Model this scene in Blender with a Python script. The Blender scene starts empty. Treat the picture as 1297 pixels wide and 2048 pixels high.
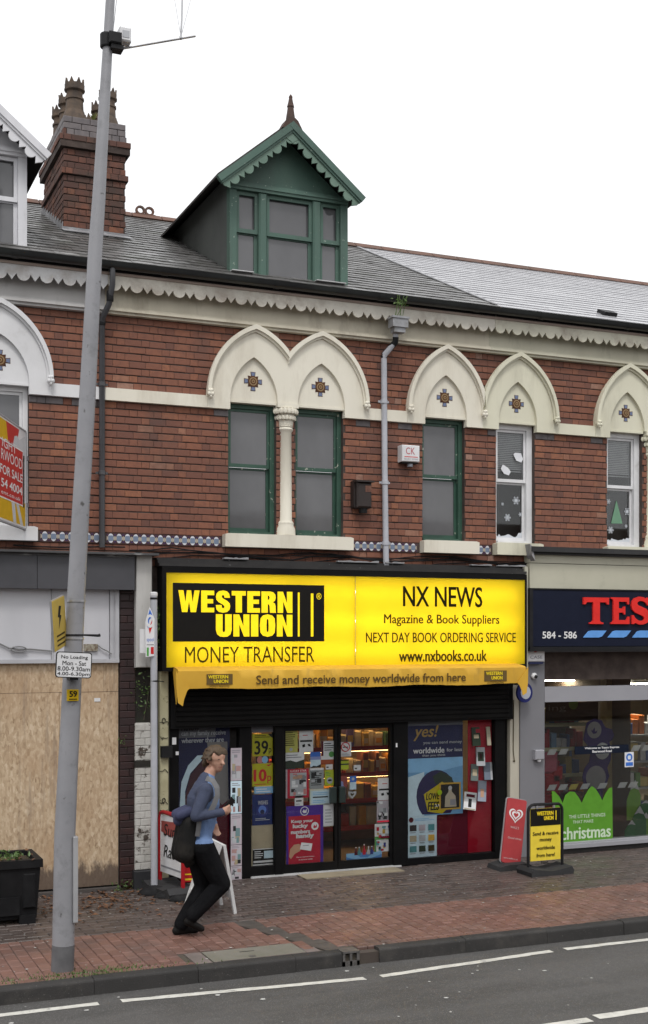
import bpy, bmesh, math, random
from mathutils import Vector, Matrix
random.seed(7)
S = bpy.context.scene
COL = S.collection

# ------------------------------------------------------------------ camera, sky, sun, exposure
# street frame: X along the facades, Y into the buildings (brick face at Y = 0), Z up, pavement at Z = 0
FPX, CX, HORIZ = 2490.0, 648.5, 1274.0          # focal length / centre / horizon, pixels of the 1297 x 2048 survey photo
TH, DIST, EYE = math.radians(23.0), 13.96, 2.87
cam_d = bpy.data.cameras.new('camera'); cam = bpy.data.objects.new('camera', cam_d); COL.objects.link(cam)
cam.location = (0, -DIST, EYE); cam.rotation_euler = (math.radians(90), 0, -TH)
cam_d.sensor_fit = 'VERTICAL'; cam_d.sensor_height = 36.0; cam_d.sensor_width = 24.0
cam_d.lens = 36.0 * FPX / 2048.0
cam_d.shift_y = (HORIZ - 1024.0) / 2048.0
cam_d.clip_start = 0.1; cam_d.clip_end = 2000.0
S.camera = cam

W = bpy.data.worlds.new('World'); S.world = W; W.use_nodes = True
wn, wl = W.node_tree.nodes, W.node_tree.links
sky = wn.new('ShaderNodeTexSky'); sky.sky_type = 'NISHITA'; sky.sun_disc = False
sky.sun_elevation = math.radians(58); sky.sun_rotation = math.radians(200)
sky.air_density = 1.0; sky.dust_density = 5.0; sky.ozone_density = 1.0
hs = wn.new('ShaderNodeHueSaturation'); hs.inputs['Saturation'].default_value = 0.06
mx = wn.new('ShaderNodeMix'); mx.data_type = 'RGBA'; mx.inputs['Factor'].default_value = 0.78
mx.inputs['B'].default_value = (10.6, 10.7, 10.9, 1)      # even grey-white cloud deck over the clear sky
wl.new(sky.outputs['Color'], hs.inputs['Color']); wl.new(hs.outputs['Color'], mx.inputs['A'])
bg = wn['Background']; bg.inputs['Strength'].default_value = 0.12
wl.new(mx.outputs['Result'], bg.inputs['Color'])

sun_d = bpy.data.lights.new('sun', 'SUN'); sun = bpy.data.objects.new('sun', sun_d); COL.objects.link(sun)
sun_d.energy = 1.4; sun_d.angle = math.radians(14); sun_d.color = (1.0, 0.97, 0.93)
_el, _az = math.radians(58), math.radians(200)              # azimuth measured clockwise from +Y
_dir = Vector((math.sin(_az) * math.cos(_el), math.cos(_az) * math.cos(_el), math.sin(_el)))
sun.rotation_euler = _dir.to_track_quat('Z', 'Y').to_euler()

S.view_settings.view_transform = 'Standard'; S.view_settings.look = 'None'
S.view_settings.exposure = 0.12; S.view_settings.gamma = 1.0
S.view_settings.use_curve_mapping = False
S.render.engine = 'CYCLES'
S.cycles.max_bounces = 8; S.cycles.transparent_max_bounces = 12

# ------------------------------------------------------------------ survey: photo measurements to metres
_s, _c = math.sin(TH), math.cos(TH)
def at(px, py, Y=0.0):
    """point of the vertical plane Y = const seen at a measured position"""
    u = (px - CX) / FPX; w = (HORIZ - py) / FPX
    t = (Y + DIST) / (_c - u * _s)
    return Vector(((_s + u * _c) * t, Y, EYE + w * t))
def fx(px, Y=0.0): return at(px, 0, Y).x
def fz(px, py, Y=0.0): return at(px, py, Y).z
def gd(px, py, z=0.0):
    u = (px - CX) / FPX; w = (HORIZ - py) / FPX
    t = (z - EYE) / w
    return Vector(((_s + u * _c) * t, -DIST + (_c - u * _s) * t, z))
def rect(x0, y0, x1, y1, Y=0.0):
    """x0,x1,z0,z1 in metres of a level rectangle on plane Y"""
    m = 0.5 * (x0 + x1)
    return fx(x0, Y), fx(x1, Y), fz(m, y1, Y), fz(m, y0, Y)
def proj(v):
    dx, dy = v[0], v[1] + DIST
    dep = dx * _s + dy * _c; rt = dx * _c - dy * _s
    return CX + FPX * rt / dep, HORIZ - FPX * (v[2] - EYE) / dep, dep

# ------------------------------------------------------------------ materials
MAT = {}
def _ramp(nt, stops, fac):
    r = nt.nodes.new('ShaderNodeValToRGB')
    el = r.color_ramp.elements
    while len(el) < len(stops): el.new(0.5)
    for e, (p, c) in zip(el, stops):
        e.position = p; e.color = (c[0], c[1], c[2], 1)
    nt.links.new(fac, r.inputs['Fac'])
    return r.outputs['Color']
def _noise(nt, vec, scale, detail=4.0, rough=0.6, stretch=None):
    if stretch:
        m = nt.nodes.new('ShaderNodeMapping'); m.inputs['Scale'].default_value = stretch
        nt.links.new(vec, m.inputs['Vector']); vec = m.outputs['Vector']
    n = nt.nodes.new('ShaderNodeTexNoise'); n.inputs['Scale'].default_value = scale
    n.inputs['Detail'].default_value = detail; n.inputs['Roughness'].default_value = rough
    nt.links.new(vec, n.inputs['Vector'])
    return n.outputs['Fac']
def _mix(nt, fac, a, b, mode='MIX'):
    m = nt.nodes.new('ShaderNodeMix'); m.data_type = 'RGBA'; m.blend_type = mode
    for sock, v in (('Factor', fac), ('A', a), ('B', b)):
        if isinstance(v, (int, float)): m.inputs[sock].default_value = v
        elif isinstance(v, (tuple, list)): m.inputs[sock].default_value = (v[0], v[1], v[2], 1)
        else: nt.links.new(v, m.inputs[sock])
    return m.outputs['Result']
def _thresh(nt, fac, lo, hi):
    m = nt.nodes.new('ShaderNodeMapRange'); m.inputs['From Min'].default_value = lo; m.inputs['From Max'].default_value = hi
    nt.links.new(fac, m.inputs['Value']); return m.outputs['Result']
def mat(name, c, c2=None, rough=0.6, scale=3.0, lo=0.4, hi=0.65, metal=0.0, bump=0.0, bscale=40.0, spec=0.5,
        stretch=None, dirt=None, dscale=1.3, dlo=0.5, dhi=0.8, fleck=None, fscale=60.0, flo=0.62, emit=0.0, rvar=0.0, tint=0.0,
        ramp=None, rand=None, trans=0.0):
    """procedural surface: base colour broken up by noise in world position; optional dirt, flecks, bump"""
    if name in MAT: return MAT[name]
    m = bpy.data.materials.new(name); m.use_nodes = True; nt = m.node_tree
    b = nt.nodes['Principled BSDF']
    geo = nt.nodes.new('ShaderNodeNewGeometry'); pos = geo.outputs['Position']
    if ramp:
        if rand == 'object':
            oi = nt.nodes.new('ShaderNodeObjectInfo'); r = oi.outputs['Random']
        else:
            r = geo.outputs['Random Per Island']
        col = _ramp(nt, ramp, r)
        if c2: col = _mix(nt, _thresh(nt, _noise(nt, pos, scale, stretch=stretch), lo, hi), col, c2)
    else:
        c2 = c2 or tuple(v * 0.82 for v in c)
        col = _mix(nt, _thresh(nt, _noise(nt, pos, scale, stretch=stretch), lo, hi), c, c2)
    if dirt: col = _mix(nt, _thresh(nt, _noise(nt, pos, dscale, 6.0, 0.7, stretch), dlo, dhi), col, dirt)
    if fleck: col = _mix(nt, _thresh(nt, _noise(nt, pos, fscale, 2.0, 0.5), flo, flo + 0.06), col, fleck)
    nt.links.new(col, b.inputs['Base Color'])
    b.inputs['Roughness'].default_value = rough; b.inputs['Metallic'].default_value = metal
    b.inputs['Specular IOR Level'].default_value = spec
    if rvar:
        mr = nt.nodes.new('ShaderNodeMapRange')
        mr.inputs['To Min'].default_value = max(0.02, rough - rvar); mr.inputs['To Max'].default_value = min(1, rough + rvar)
        mr.inputs['From Min'].default_value = 0.3; mr.inputs['From Max'].default_value = 0.7
        nt.links.new(_noise(nt, pos, 2.2, 5.0), mr.inputs['Value']); nt.links.new(mr.outputs['Result'], b.inputs['Roughness'])
    if bump:
        bp = nt.nodes.new('ShaderNodeBump'); bp.inputs['Strength'].default_value = bump; bp.inputs['Distance'].default_value = 0.01
        nt.links.new(_noise(nt, pos, bscale, 5.0), bp.inputs['Height']); nt.links.new(bp.outputs['Normal'], b.inputs['Normal'])
    if emit:
        nt.links.new(col, b.inputs['Emission Color']); b.inputs['Emission Strength'].default_value = emit
    MAT[name] = m
    return m
def flat(name, c, rough=0.45, emit=0.0):
    return mat(name, c, tuple(v * 0.9 for v in c), rough=rough, scale=9.0, emit=emit, spec=0.12)
def glass(name, tint=(0.75, 0.78, 0.78), gloss=0.09, rough=0.02):
    if name in MAT: return MAT[name]
    m = bpy.data.materials.new(name); m.use_nodes = True; nt = m.node_tree
    nt.nodes.remove(nt.nodes['Principled BSDF']); out = nt.nodes['Material Output']
    tr = nt.nodes.new('ShaderNodeBsdfTransparent'); tr.inputs['Color'].default_value = (*tint, 1)
    gl = nt.nodes.new('ShaderNodeBsdfGlossy'); gl.inputs['Roughness'].default_value = rough
    lw = nt.nodes.new('ShaderNodeFresnel'); lw.inputs['IOR'].default_value = 1.5
    ad = nt.nodes.new('ShaderNodeMath'); ad.operation = 'MULTIPLY'; ad.inputs[1].default_value = gloss / 0.08; ad.use_clamp = True      # each pane has two faces
    nt.links.new(lw.outputs['Fac'], ad.inputs[0])
    mxs = nt.nodes.new('ShaderNodeMixShader')
    nt.links.new(ad.outputs[0], mxs.inputs['Fac']); nt.links.new(tr.outputs[0], mxs.inputs[1]); nt.links.new(gl.outputs[0], mxs.inputs[2])
    nt.links.new(mxs.outputs[0], out.inputs['Surface'])
    MAT[name] = m
    return m

# ------------------------------------------------------------------ mesh builders
class MB:
    def __init__(s): s.v = []; s.f = []; s.mi = []; s.cur = 0
    def add(s, vs, fs):
        n = len(s.v); s.v += [tuple(p) for p in vs]
        for f in fs: s.f.append(tuple(i + n for i in f)); s.mi.append(s.cur)
        return s
    def box(s, x0, x1, y0, y1, z0, z1, M=None):
        vs = [Vector((x, y, z)) for x in (x0, x1) for y in (y0, y1) for z in (z0, z1)]
        if M: vs = [M @ v for v in vs]
        return s.add(vs, [(0, 1, 3, 2), (4, 6, 7, 5), (0, 4, 5, 1), (2, 3, 7, 6), (0, 2, 6, 4), (1, 5, 7, 3)])
    def bbox(s, x0, x1, y0, y1, z0, z1, b=0.004, M=None):
        """box whose front edges (towards -y) are chamfered"""
        b = min(b, (x1 - x0) * 0.3, (z1 - z0) * 0.3)
        vs = [Vector(p) for p in ((x0, y1, z0), (x1, y1, z0), (x1, y1, z1), (x0, y1, z1),
              (x0, y0 + b, z0), (x1, y0 + b, z0), (x1, y0 + b, z1), (x0, y0 + b, z1),
              (x0 + b, y0, z0 + b), (x1 - b, y0, z0 + b), (x1 - b, y0, z1 - b), (x0 + b, y0, z1 - b))]
        if M: vs = [M @ v for v in vs]
        fs = [(0, 3, 2, 1), (8, 9, 10, 11)]
        for i in range(4):
            j = (i + 1) % 4
            fs += [(i, j, 4 + j, 4 + i), (4 + i, 4 + j, 8 + j, 8 + i)]
        return s.add(vs, fs)
    def prism(s, poly, y0, y1, M=None):
        """polygon in (x, z), extruded from y0 (front) to y1"""
        n = len(poly)
        vs = [Vector((x, y0, z)) for x, z in poly] + [Vector((x, y1, z)) for x, z in poly]
        if M: vs = [M @ v for v in vs]
        fs = [tuple(range(n)), tuple(range(2 * n - 1, n - 1, -1))]
        for i in range(n):
            j = (i + 1) % n; fs.append((i, n + i, n + j, j))
        return s.add(vs, fs)
    def ring(s, outer, inner, y0, y1, M=None):
        """band between two open polylines in (x, z) of equal length"""
        n = len(outer)
        vs = [Vector((x, y, z)) for y in (y0, y1) for pl in (outer, inner) for x, z in pl]
        if M: vs = [M @ v for v in vs]
        o0, i0, o1, i1 = 0, n, 2 * n, 3 * n
        fs = []
        for k in range(n - 1):
            fs += [(o0 + k, o0 + k + 1, i0 + k + 1, i0 + k), (o1 + k + 1, o1 + k, i1 + k, i1 + k + 1),
                   (o0 + k, o1 + k, o1 + k + 1, o0 + k + 1), (i0 + k + 1, i1 + k + 1, i1 + k, i0 + k)]
        fs += [(o0, i0, i1, o1), (o0 + n - 1, o1 + n - 1, i1 + n - 1, i0 + n - 1)]
        return s.add(vs, fs)
    def tube(s, pts, rad, seg=10, cap=True):
        pts = [Vector(p) for p in pts]; n = len(pts)
        if not isinstance(rad, (list, tuple)): rad = [rad] * n
        rows = []; prev = None
        for i, p in enumerate(pts):
            d = (pts[min(i + 1, n - 1)] - pts[max(i - 1, 0)]).normalized()
            a = prev if prev is not None else (Vector((0, 0, 1)) if abs(d.z) < 0.9 else Vector((1, 0, 0)))
            u = (a - d * a.dot(d))
            if u.length < 1e-6: u = d.orthogonal()
            u.normalize(); w = d.cross(u); prev = u
            rows.append([p + (u * math.cos(2 * math.pi * k / seg) + w * math.sin(2 * math.pi * k / seg)) * rad[i] for k in range(seg)])
        vs = [v for r in rows for v in r]
        fs = [(i * seg + k, i * seg + (k + 1) % seg, (i + 1) * seg + (k + 1) % seg, (i + 1) * seg + k) for i in range(n - 1) for k in range(seg)]
        if cap: fs += [tuple(range(seg - 1, -1, -1)), tuple((n - 1) * seg + k for k in range(seg))]
        return s.add(vs, fs)
    def lathe(s, prof, c, seg=16, cap=True):
        """profile of (radius, z) about a vertical axis through c"""
        vs = [(c[0] + r * math.cos(2 * math.pi * k / seg), c[1] + r * math.sin(2 * math.pi * k / seg), c[2] + z) for r, z in prof for k in range(seg)]
        n = len(prof)
        fs = [(i * seg + k, i * seg + (k + 1) % seg, (i + 1) * seg + (k + 1) % seg, (i + 1) * seg + k) for i in range(n - 1) for k in range(seg)]
        if cap: fs += [tuple(range(seg - 1, -1, -1)), tuple((n - 1) * seg + k for k in range(seg))]
        return s.add(vs, fs)
    def quad(s, a, b, c, d): return s.add([a, b, c, d], [(0, 1, 2, 3)])
    def ball(s, c, r, seg=10, rows=6, M=None):
        vs = []; 
        if not isinstance(r, (tuple, list)): r = (r, r, r)
        for i in range(rows + 1):
            t = math.pi * i / rows
            for k in range(seg):
                p = 2 * math.pi * k / seg
                v = Vector((r[0] * math.sin(t) * math.cos(p), r[1] * math.sin(t) * math.sin(p), r[2] * math.cos(t)))
                if M: v = M @ v
                vs.append(Vector(c) + v)
        fs = [(i * seg + k, (i + 1) * seg + k, (i + 1) * seg + (k + 1) % seg, i * seg + (k + 1) % seg) for i in range(rows) for k in range(seg)]
        return s.add(vs, fs)
    def mesh(s, name, mats, smooth=False):
        me = bpy.data.meshes.new(name); me.from_pydata(s.v, [], s.f)
        if not isinstance(mats, (list, tuple)): mats = [mats]
        for m in mats: me.materials.append(m)
        if len(mats) > 1: me.polygons.foreach_set('material_index', s.mi)
        bm = bmesh.new(); bm.from_mesh(me)
        bmesh.ops.remove_doubles(bm, verts=bm.verts, dist=1e-6)
        bmesh.ops.recalc_face_normals(bm, faces=bm.faces); bm.to_mesh(me); bm.free()
        if smooth:
            me.polygons.foreach_set('use_smooth', [True] * len(me.polygons))
            try: me.set_sharp_from_angle(angle=math.radians(40))
            except Exception: pass
        return me
    def build(s, name, mats, parent=None, local=False, smooth=False):
        return put(name, s.mesh(name, mats, smooth), parent, local)

ROOT = {}
def put(name, me, parent=None, local=False):
    o = bpy.data.objects.new(name, me); COL.objects.link(o)
    if parent is not None:
        o.parent = parent
        if not local and parent.name in ROOT: o.matrix_parent_inverse = ROOT[parent.name].inverted()
    return o
def tag(o, label=None, cat=None, group=None, kind=None):
    if label: o['label'] = label
    if cat: o['category'] = cat
    if group: o['group'] = group
    if kind: o['kind'] = kind
    return o
def thing(name, label, cat, loc=(0, 0, 0), rotz=0.0, group=None, tilt=None):
    o = bpy.data.objects.new(name, None); COL.objects.link(o); o.empty_display_size = 0.1
    o.location = loc; o.rotation_euler = (0, 0, rotz)
    ROOT[o.name] = Matrix.Translation(Vector(loc)) @ Matrix.Rotation(rotz, 4, 'Z')
    return tag(o, label, cat, group)
def pieces(name, items, parent, mats_obj, mat_stuff, stuff_name, limit=300):
    """items: (mesh, location, scale, rotation matrix or None). The ones that show largest become parts, the rest one stuff part."""
    def size(it):
        x, y, d = proj(it[1])
        inside = -40 < x < 1340 and -40 < y < 2090
        return (0 if inside else 1, -(it[2][0] * it[2][2]) / (d * d))
    items = sorted(items, key=size)
    for me, loc, sc, rot in items[:limit]:
        o = bpy.data.objects.new(name, me); COL.objects.link(o)
        o.matrix_basis = Matrix.Translation(loc) @ (rot if rot else Matrix.Identity(4)) @ Matrix.Diagonal((*sc, 1))
        o.parent = parent
        if parent.name in ROOT: o.matrix_parent_inverse = ROOT[parent.name].inverted()
    rest = items[limit:]
    if rest:
        mb = MB()
        for me, loc, sc, rot in rest:
            Mx = Matrix.Translation(loc) @ (rot if rot else Matrix.Identity(4)) @ Matrix.Diagonal((*sc, 1))
            mb.add([Mx @ v.co for v in me.vertices], [tuple(p.vertices) for p in me.polygons])
        o = mb.build(stuff_name, mat_stuff, parent); o['kind'] = 'stuff'

_FONT = {}
def glyphs(s, bold=0.0, spacing=1.0):
    k = (s, bold, spacing)
    if k in _FONT: return _FONT[k]
    cu = bpy.data.curves.new('lettering', 'FONT'); cu.body = s; cu.size = 1.0; cu.resolution_u = 3
    cu.space_character = spacing; cu.fill_mode = 'FRONT'
    ob = bpy.data.objects.new('lettering', cu)
    me = ob.to_mesh()
    vs = [(v.co.x, v.co.y) for v in me.vertices]; fs = [tuple(p.vertices) for p in me.polygons]
    ob.to_mesh_clear(); bpy.data.objects.remove(ob); bpy.data.curves.remove(cu)
    if vs:
        x0 = min(v[0] for v in vs); x1 = max(v[0] for v in vs); y0 = min(v[1] for v in vs); y1 = max(v[1] for v in vs)
        vs = [((a - x0) / max(1e-6, x1 - x0), (b - y0) / max(1e-6, y1 - y0)) for a, b in vs]
    _FONT[k] = (vs, fs)
    return _FONT[k]
def text(s, x0, x1, z0, z1, Y, m, parent, name='lettering', bold=0.0, local=False, slant=0.0, M=None, spacing=1.0):
    """lettering as flat print, stretched to fill the rectangle on plane Y"""
    vs, fs = glyphs(s, 0.0, spacing)
    h = z1 - z0; g = max(0.0, bold) * h * 1.6
    if g > 0:      # heavier weight: the outline is thickened by overlaid copies, each a hair in front of the last
        x0 += g; x1 -= g; z0 += g * .6; h -= g * 1.2
    P = []; F = []; n = len(vs); shifts = [(0, 0)] if g == 0 else [(0, 0), (-g, 0), (g, 0), (-g * .6, g * .55), (g * .6, g * .55), (-g * .6, -g * .55), (g * .6, -g * .55)]
    for k, (dx, dz) in enumerate(shifts):
        P += [Vector((x0 + dx + a * (x1 - x0) + slant * b * h, Y - .00006 * k, z0 + dz + b * h)) for a, b in vs]; F += [tuple(i + n * k for i in f) for f in fs]
    fs = F
    if M: P = [M @ p for p in P]
    me = bpy.data.meshes.new(name); me.from_pydata(P, [], fs); me.materials.append(m)
    return put(name, me, parent, local)
def arc_pts(cx, cz, r, a0, a1, n): return [(cx + r * math.cos(a0 + (a1 - a0) * i / n), cz + r * math.sin(a0 + (a1 - a0) * i / n)) for i in range(n + 1)]
def disc_poly(cx, cz, rx, rz, n=20): return [(cx + rx * math.cos(2 * math.pi * i / n), cz + rz * math.sin(2 * math.pi * i / n)) for i in range(n)]
# ------------------------------------------------------------------ shared materials
BRICK_STOPS = [(0.0, (0.120, 0.056, 0.043)), (0.08, (0.160, 0.067, 0.046)), (0.4, (0.195, 0.079, 0.050)), (0.7, (0.215, 0.087, 0.053)),
               (0.90, (0.235, 0.094, 0.055)), (0.97, (0.275, 0.112, 0.060)), (1.0, (0.28, 0.17, 0.13))]
brick_o = mat('red_brick', (0.2, 0.06, 0.04), (0.150, 0.062, 0.043), ramp=BRICK_STOPS, rand='object', scale=14, lo=0.42, hi=0.85, rough=0.85, bump=0.35, bscale=90,
              dirt=(0.085, 0.052, 0.043), dscale=1.1, dlo=0.50, dhi=0.80)
brick_s = mat('red_brick_mass', (0.2, 0.06, 0.04), (0.150, 0.062, 0.043), ramp=BRICK_STOPS, rand='island', scale=14, lo=0.42, hi=0.85, rough=0.85, bump=0.35, bscale=90,
              dirt=(0.085, 0.052, 0.043), dscale=1.1, dlo=0.50, dhi=0.80)
blue_brick = mat('blue_engineering_brick', (0.10, 0.088, 0.092), (0.15, 0.13, 0.13), rough=0.6, scale=8)
mortar = mat('sooty_mortar', (0.040, 0.028, 0.024), (0.075, 0.055, 0.047), rough=0.95, scale=4, bump=0.4, bscale=120)
cream = mat('cream_paint', (0.71, 0.675, 0.575), (0.64, 0.605, 0.51), rough=0.6, scale=1.2, dirt=(0.52, 0.475, 0.385), dscale=3.0, dlo=0.50, dhi=0.78, stretch=(1, 1, 0.22), bump=0.08, bscale=60)
cream_r = mat('sage_cream_paint', (0.64, 0.62, 0.49), (0.58, 0.56, 0.44), rough=0.6, scale=1.2, dirt=(0.42, 0.40, 0.31), dscale=3.0, dlo=0.50, dhi=0.78, stretch=(1, 1, 0.22), bump=0.08, bscale=60)
greyw = mat('cool_white_paint', (0.66, 0.66, 0.67), (0.57, 0.57, 0.58), rough=0.6, scale=1.2, dirt=(0.40, 0.39, 0.38), dscale=2.4, dlo=0.6, dhi=0.85, bump=0.08, bscale=60)
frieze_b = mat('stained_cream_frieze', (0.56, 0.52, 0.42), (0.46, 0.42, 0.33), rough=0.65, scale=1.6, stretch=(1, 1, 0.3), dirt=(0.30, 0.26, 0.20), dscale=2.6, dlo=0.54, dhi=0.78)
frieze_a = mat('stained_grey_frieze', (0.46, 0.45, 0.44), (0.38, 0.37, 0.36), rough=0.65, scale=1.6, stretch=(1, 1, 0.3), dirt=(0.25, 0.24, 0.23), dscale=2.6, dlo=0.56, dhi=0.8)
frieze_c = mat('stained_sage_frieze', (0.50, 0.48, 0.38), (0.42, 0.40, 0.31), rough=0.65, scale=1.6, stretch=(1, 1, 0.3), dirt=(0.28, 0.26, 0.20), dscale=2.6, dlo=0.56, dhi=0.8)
green = mat('faded_green_paint', (0.056, 0.112, 0.088), (0.075, 0.142, 0.110), rough=0.6, scale=5, stretch=(1, 1, 0.25), dirt=(0.035, 0.058, 0.048), dscale=2.5, dlo=0.45, dhi=0.75,
            fleck=(0.30, 0.36, 0.31), fscale=26, flo=0.70, bump=0.1)
green_d = mat('dark_green_paint', (0.022, 0.066, 0.044), (0.032, 0.085, 0.058), rough=0.5, scale=5, dirt=(0.018, 0.04, 0.03), fleck=(0.36, 0.37, 0.31), fscale=17, flo=0.665, bump=0.1)
white_p = mat('white_gloss_paint', (0.70, 0.70, 0.71), (0.60, 0.60, 0.61), rough=0.4, scale=4, dirt=(0.42, 0.41, 0.40), dscale=3, dlo=0.6, dhi=0.8)
black_pl = mat('black_plastic', (0.010, 0.010, 0.011), (0.016, 0.016, 0.017), rough=0.5, scale=5, spec=0.2)
black_pt = mat('black_shop_paint', (0.0045, 0.0045, 0.005), (0.0075, 0.007, 0.007), rough=0.5, scale=3, spec=0.10)
gutter_m = mat('black_gutter_plastic', (0.013, 0.014, 0.015), (0.022, 0.025, 0.024), rough=0.3, scale=2)
SLATE = [(0, (0.085, 0.082, 0.080)), (0.5, (0.125, 0.121, 0.119)), (0.92, (0.17, 0.166, 0.164)), (1, (0.30, 0.30, 0.30))]
slate_o = mat('grey_slate', (0.1, 0.1, 0.1), (0.075, 0.073, 0.069), ramp=SLATE, rand='object', scale=5, rough=0.38, rvar=0.15, bump=0.25, bscale=50,
              dirt=(0.055, 0.06, 0.042), dscale=1.6, dlo=0.55, dhi=0.75)
slate_s = mat('grey_slate_mass', (0.1, 0.1, 0.1), (0.075, 0.073, 0.069), ramp=SLATE, rand='island', scale=5, rough=0.38, rvar=0.15, bump=0.25, bscale=50,
              dirt=(0.055, 0.06, 0.042), dscale=1.6, dlo=0.55, dhi=0.75)
SKY_SHEEN = [(0, (0.34, 0.34, 0.355)), (0.5, (0.40, 0.40, 0.415)), (1, (0.46, 0.46, 0.475))]  # white sky reflected by the tiles, put into their base colour
tile_o = mat('sky_sheen_roof_tile', (0.1, 0.1, 0.1), (0.36, 0.36, 0.375), ramp=SKY_SHEEN, rand='object', scale=3, rough=0.26, bump=0.1)
tile_s = mat('sky_sheen_roof_tile_mass', (0.1, 0.1, 0.1), (0.36, 0.36, 0.375), ramp=SKY_SHEEN, rand='island', scale=3, rough=0.26, bump=0.1)
underlay = mat('roof_underlay', (0.03, 0.03, 0.032), rough=0.8)
lead = mat('lead_flashing', (0.20, 0.20, 0.21), (0.30, 0.30, 0.31), rough=0.5, scale=9)
ridge_m = mat('terracotta_ridge', (0.13, 0.065, 0.045), (0.085, 0.055, 0.042), rough=0.8, scale=4)
pane_m = mat('dull_window_glass', (0.125, 0.125, 0.131), (0.082, 0.082, 0.087), rough=0.06, scale=1.0, lo=.35, hi=.68, spec=0.6, stretch=(1, 1, .6), bump=.05, bscale=3)
terracotta = mat('sooty_buff_clay', (0.125, 0.088, 0.062), (0.065, 0.048, 0.038), rough=0.85, scale=6, dirt=(0.04, 0.035, 0.03), dscale=4)
grey_steel = mat('galvanised_grey_paint', (0.25, 0.25, 0.265), (0.22, 0.22, 0.235), rough=0.42, scale=3, dirt=(0.14, 0.14, 0.145), dscale=5, dlo=0.55, dhi=0.8, fleck=(.07, .068, .066), fscale=13, flo=.70)
alu = mat('bare_aluminium', (0.42, 0.42, 0.43), (0.34, 0.34, 0.35), rough=0.35, metal=0.6)
pvc_grey = mat('grey_pvc', (0.42, 0.43, 0.47), (0.36, 0.37, 0.40), rough=0.4, scale=3)
def acrylic(name, c):
    m = bpy.data.materials.new(name); m.use_nodes = True; nt = m.node_tree; out = nt.nodes['Material Output']; pb = nt.nodes['Principled BSDF']
    geo = nt.nodes.new('ShaderNodeNewGeometry'); col = _mix(nt, _thresh(nt, _noise(nt, geo.outputs['Position'], 2.0), .4, .7), c, tuple(v * .95 for v in c))
    pb.inputs['Roughness'].default_value = .3; pb.inputs['Specular IOR Level'].default_value = .2; nt.links.new(col, pb.inputs['Base Color'])
    tr = nt.nodes.new('ShaderNodeBsdfTranslucent'); nt.links.new(col, tr.inputs['Color'])
    mx_ = nt.nodes.new('ShaderNodeMixShader'); mx_.inputs['Fac'].default_value = .55
    nt.links.new(pb.outputs[0], mx_.inputs[1]); nt.links.new(tr.outputs[0], mx_.inputs[2]); nt.links.new(mx_.outputs[0], out.inputs['Surface']); return m
yellow_em = acrylic('backlit_yellow_acrylic', (0.84, 0.63, 0.02))
black_ink = flat('black_print', (0.012, 0.011, 0.010), rough=0.4)
brown_ink = flat('brown_black_print', (0.05, 0.035, 0.01), rough=0.5)
white_ink = flat('white_print', (0.72, 0.72, 0.72), rough=0.4)
yellow_ink = flat('yellow_print', (0.80, 0.60, 0.03), rough=0.4)
red_ink = flat('red_print', (0.55, 0.03, 0.03), rough=0.4)
blue_ink = flat('blue_print', (0.05, 0.16, 0.55), rough=0.4)
grey_ink = flat('grey_print', (0.25, 0.25, 0.27), rough=0.5)
leaf_m = mat('green_leaf', (0.05, 0.10, 0.02), (0.09, 0.15, 0.035), ramp=[(0, (0.03, 0.07, 0.015)), (0.6, (0.06, 0.12, 0.025)), (1, (0.11, 0.16, 0.05))], rand='island', rough=0.5, scale=9)
dead_m = mat('dead_leaf', (0.2, 0.08, 0.03), (0.12, 0.05, 0.02), ramp=[(0, (0.07, 0.032, 0.016)), (0.6, (0.13, 0.055, 0.024)), (1, (0.20, 0.10, 0.045))], rand='island', rough=0.7, scale=9)

# ------------------------------------------------------------------ ground, road, pavement
KY = -3.60          # kerb face
def sheet(name, x0, x1, y0, y1, z, m):
    o = MB().quad((x0, y0, z), (x1, y0, z), (x1, y1, z), (x0, y1, z)).build(name, m); o['kind'] = 'structure'; return o
asphalt = mat('worn_asphalt', (0.086, 0.083, 0.080), (0.066, 0.064, 0.061), rough=0.62, scale=2.2, stretch=(0.25, 1, 1), dirt=(0.056, 0.054, 0.052), dscale=1.1, dlo=0.47, dhi=0.72,
              fleck=(0.19, 0.185, 0.18), fscale=110, flo=0.60, bump=1.0, bscale=130, rvar=0.12)
soil = mat('bare_ground', (0.07, 0.065, 0.055), rough=0.95)
sheet('ground', -400, 400, -400, 400, -0.30, soil)
sheet('road', -60, 80, -24.0, KY + 0.02, -0.13, asphalt)
line_m = mat('worn_white_road_paint', (0.60, 0.59, 0.54), (0.48, 0.47, 0.43), rough=0.6, scale=8, dirt=(0.16, 0.155, 0.15), dscale=9, dlo=0.58, dhi=0.7, bump=0.3, bscale=120)
def road_line(px):
    mb = MB()
    (ax, ay), (bx, by), w = px
    n = 24; up = []; dn = []
    for i in range(n + 1):
        t = i / n; x = ax + (bx - ax) * t; y = ay + (by - ay) * t
        up.append((x, y + w / 2 + random.uniform(-.006, .006))); dn.append((x, y - w / 2 + random.uniform(-.006, .006)))
    z = -0.126
    vs = [(x, y, z) for x, y in up] + [(x, y, z) for x, y in dn]
    mb.add(vs, [(i, n + 1 + i, n + 2 + i, i + 1) for i in range(n)])
    o = mb.build('road_marking', line_m); o['kind'] = 'structure'
for seg in (((-1.2, -3.90), (2.28, -3.87), .085), ((2.47, -3.87), (4.60, -4.04), .085), ((4.76, -4.03), (6.64, -3.87), .085), ((6.80, -3.86), (9.4, -3.87), .085),
            ((3.6, -5.80), (5.73, -5.80), .11), ((5.81, -5.76), (8.2, -5.76), .11)): road_line(seg)

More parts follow.
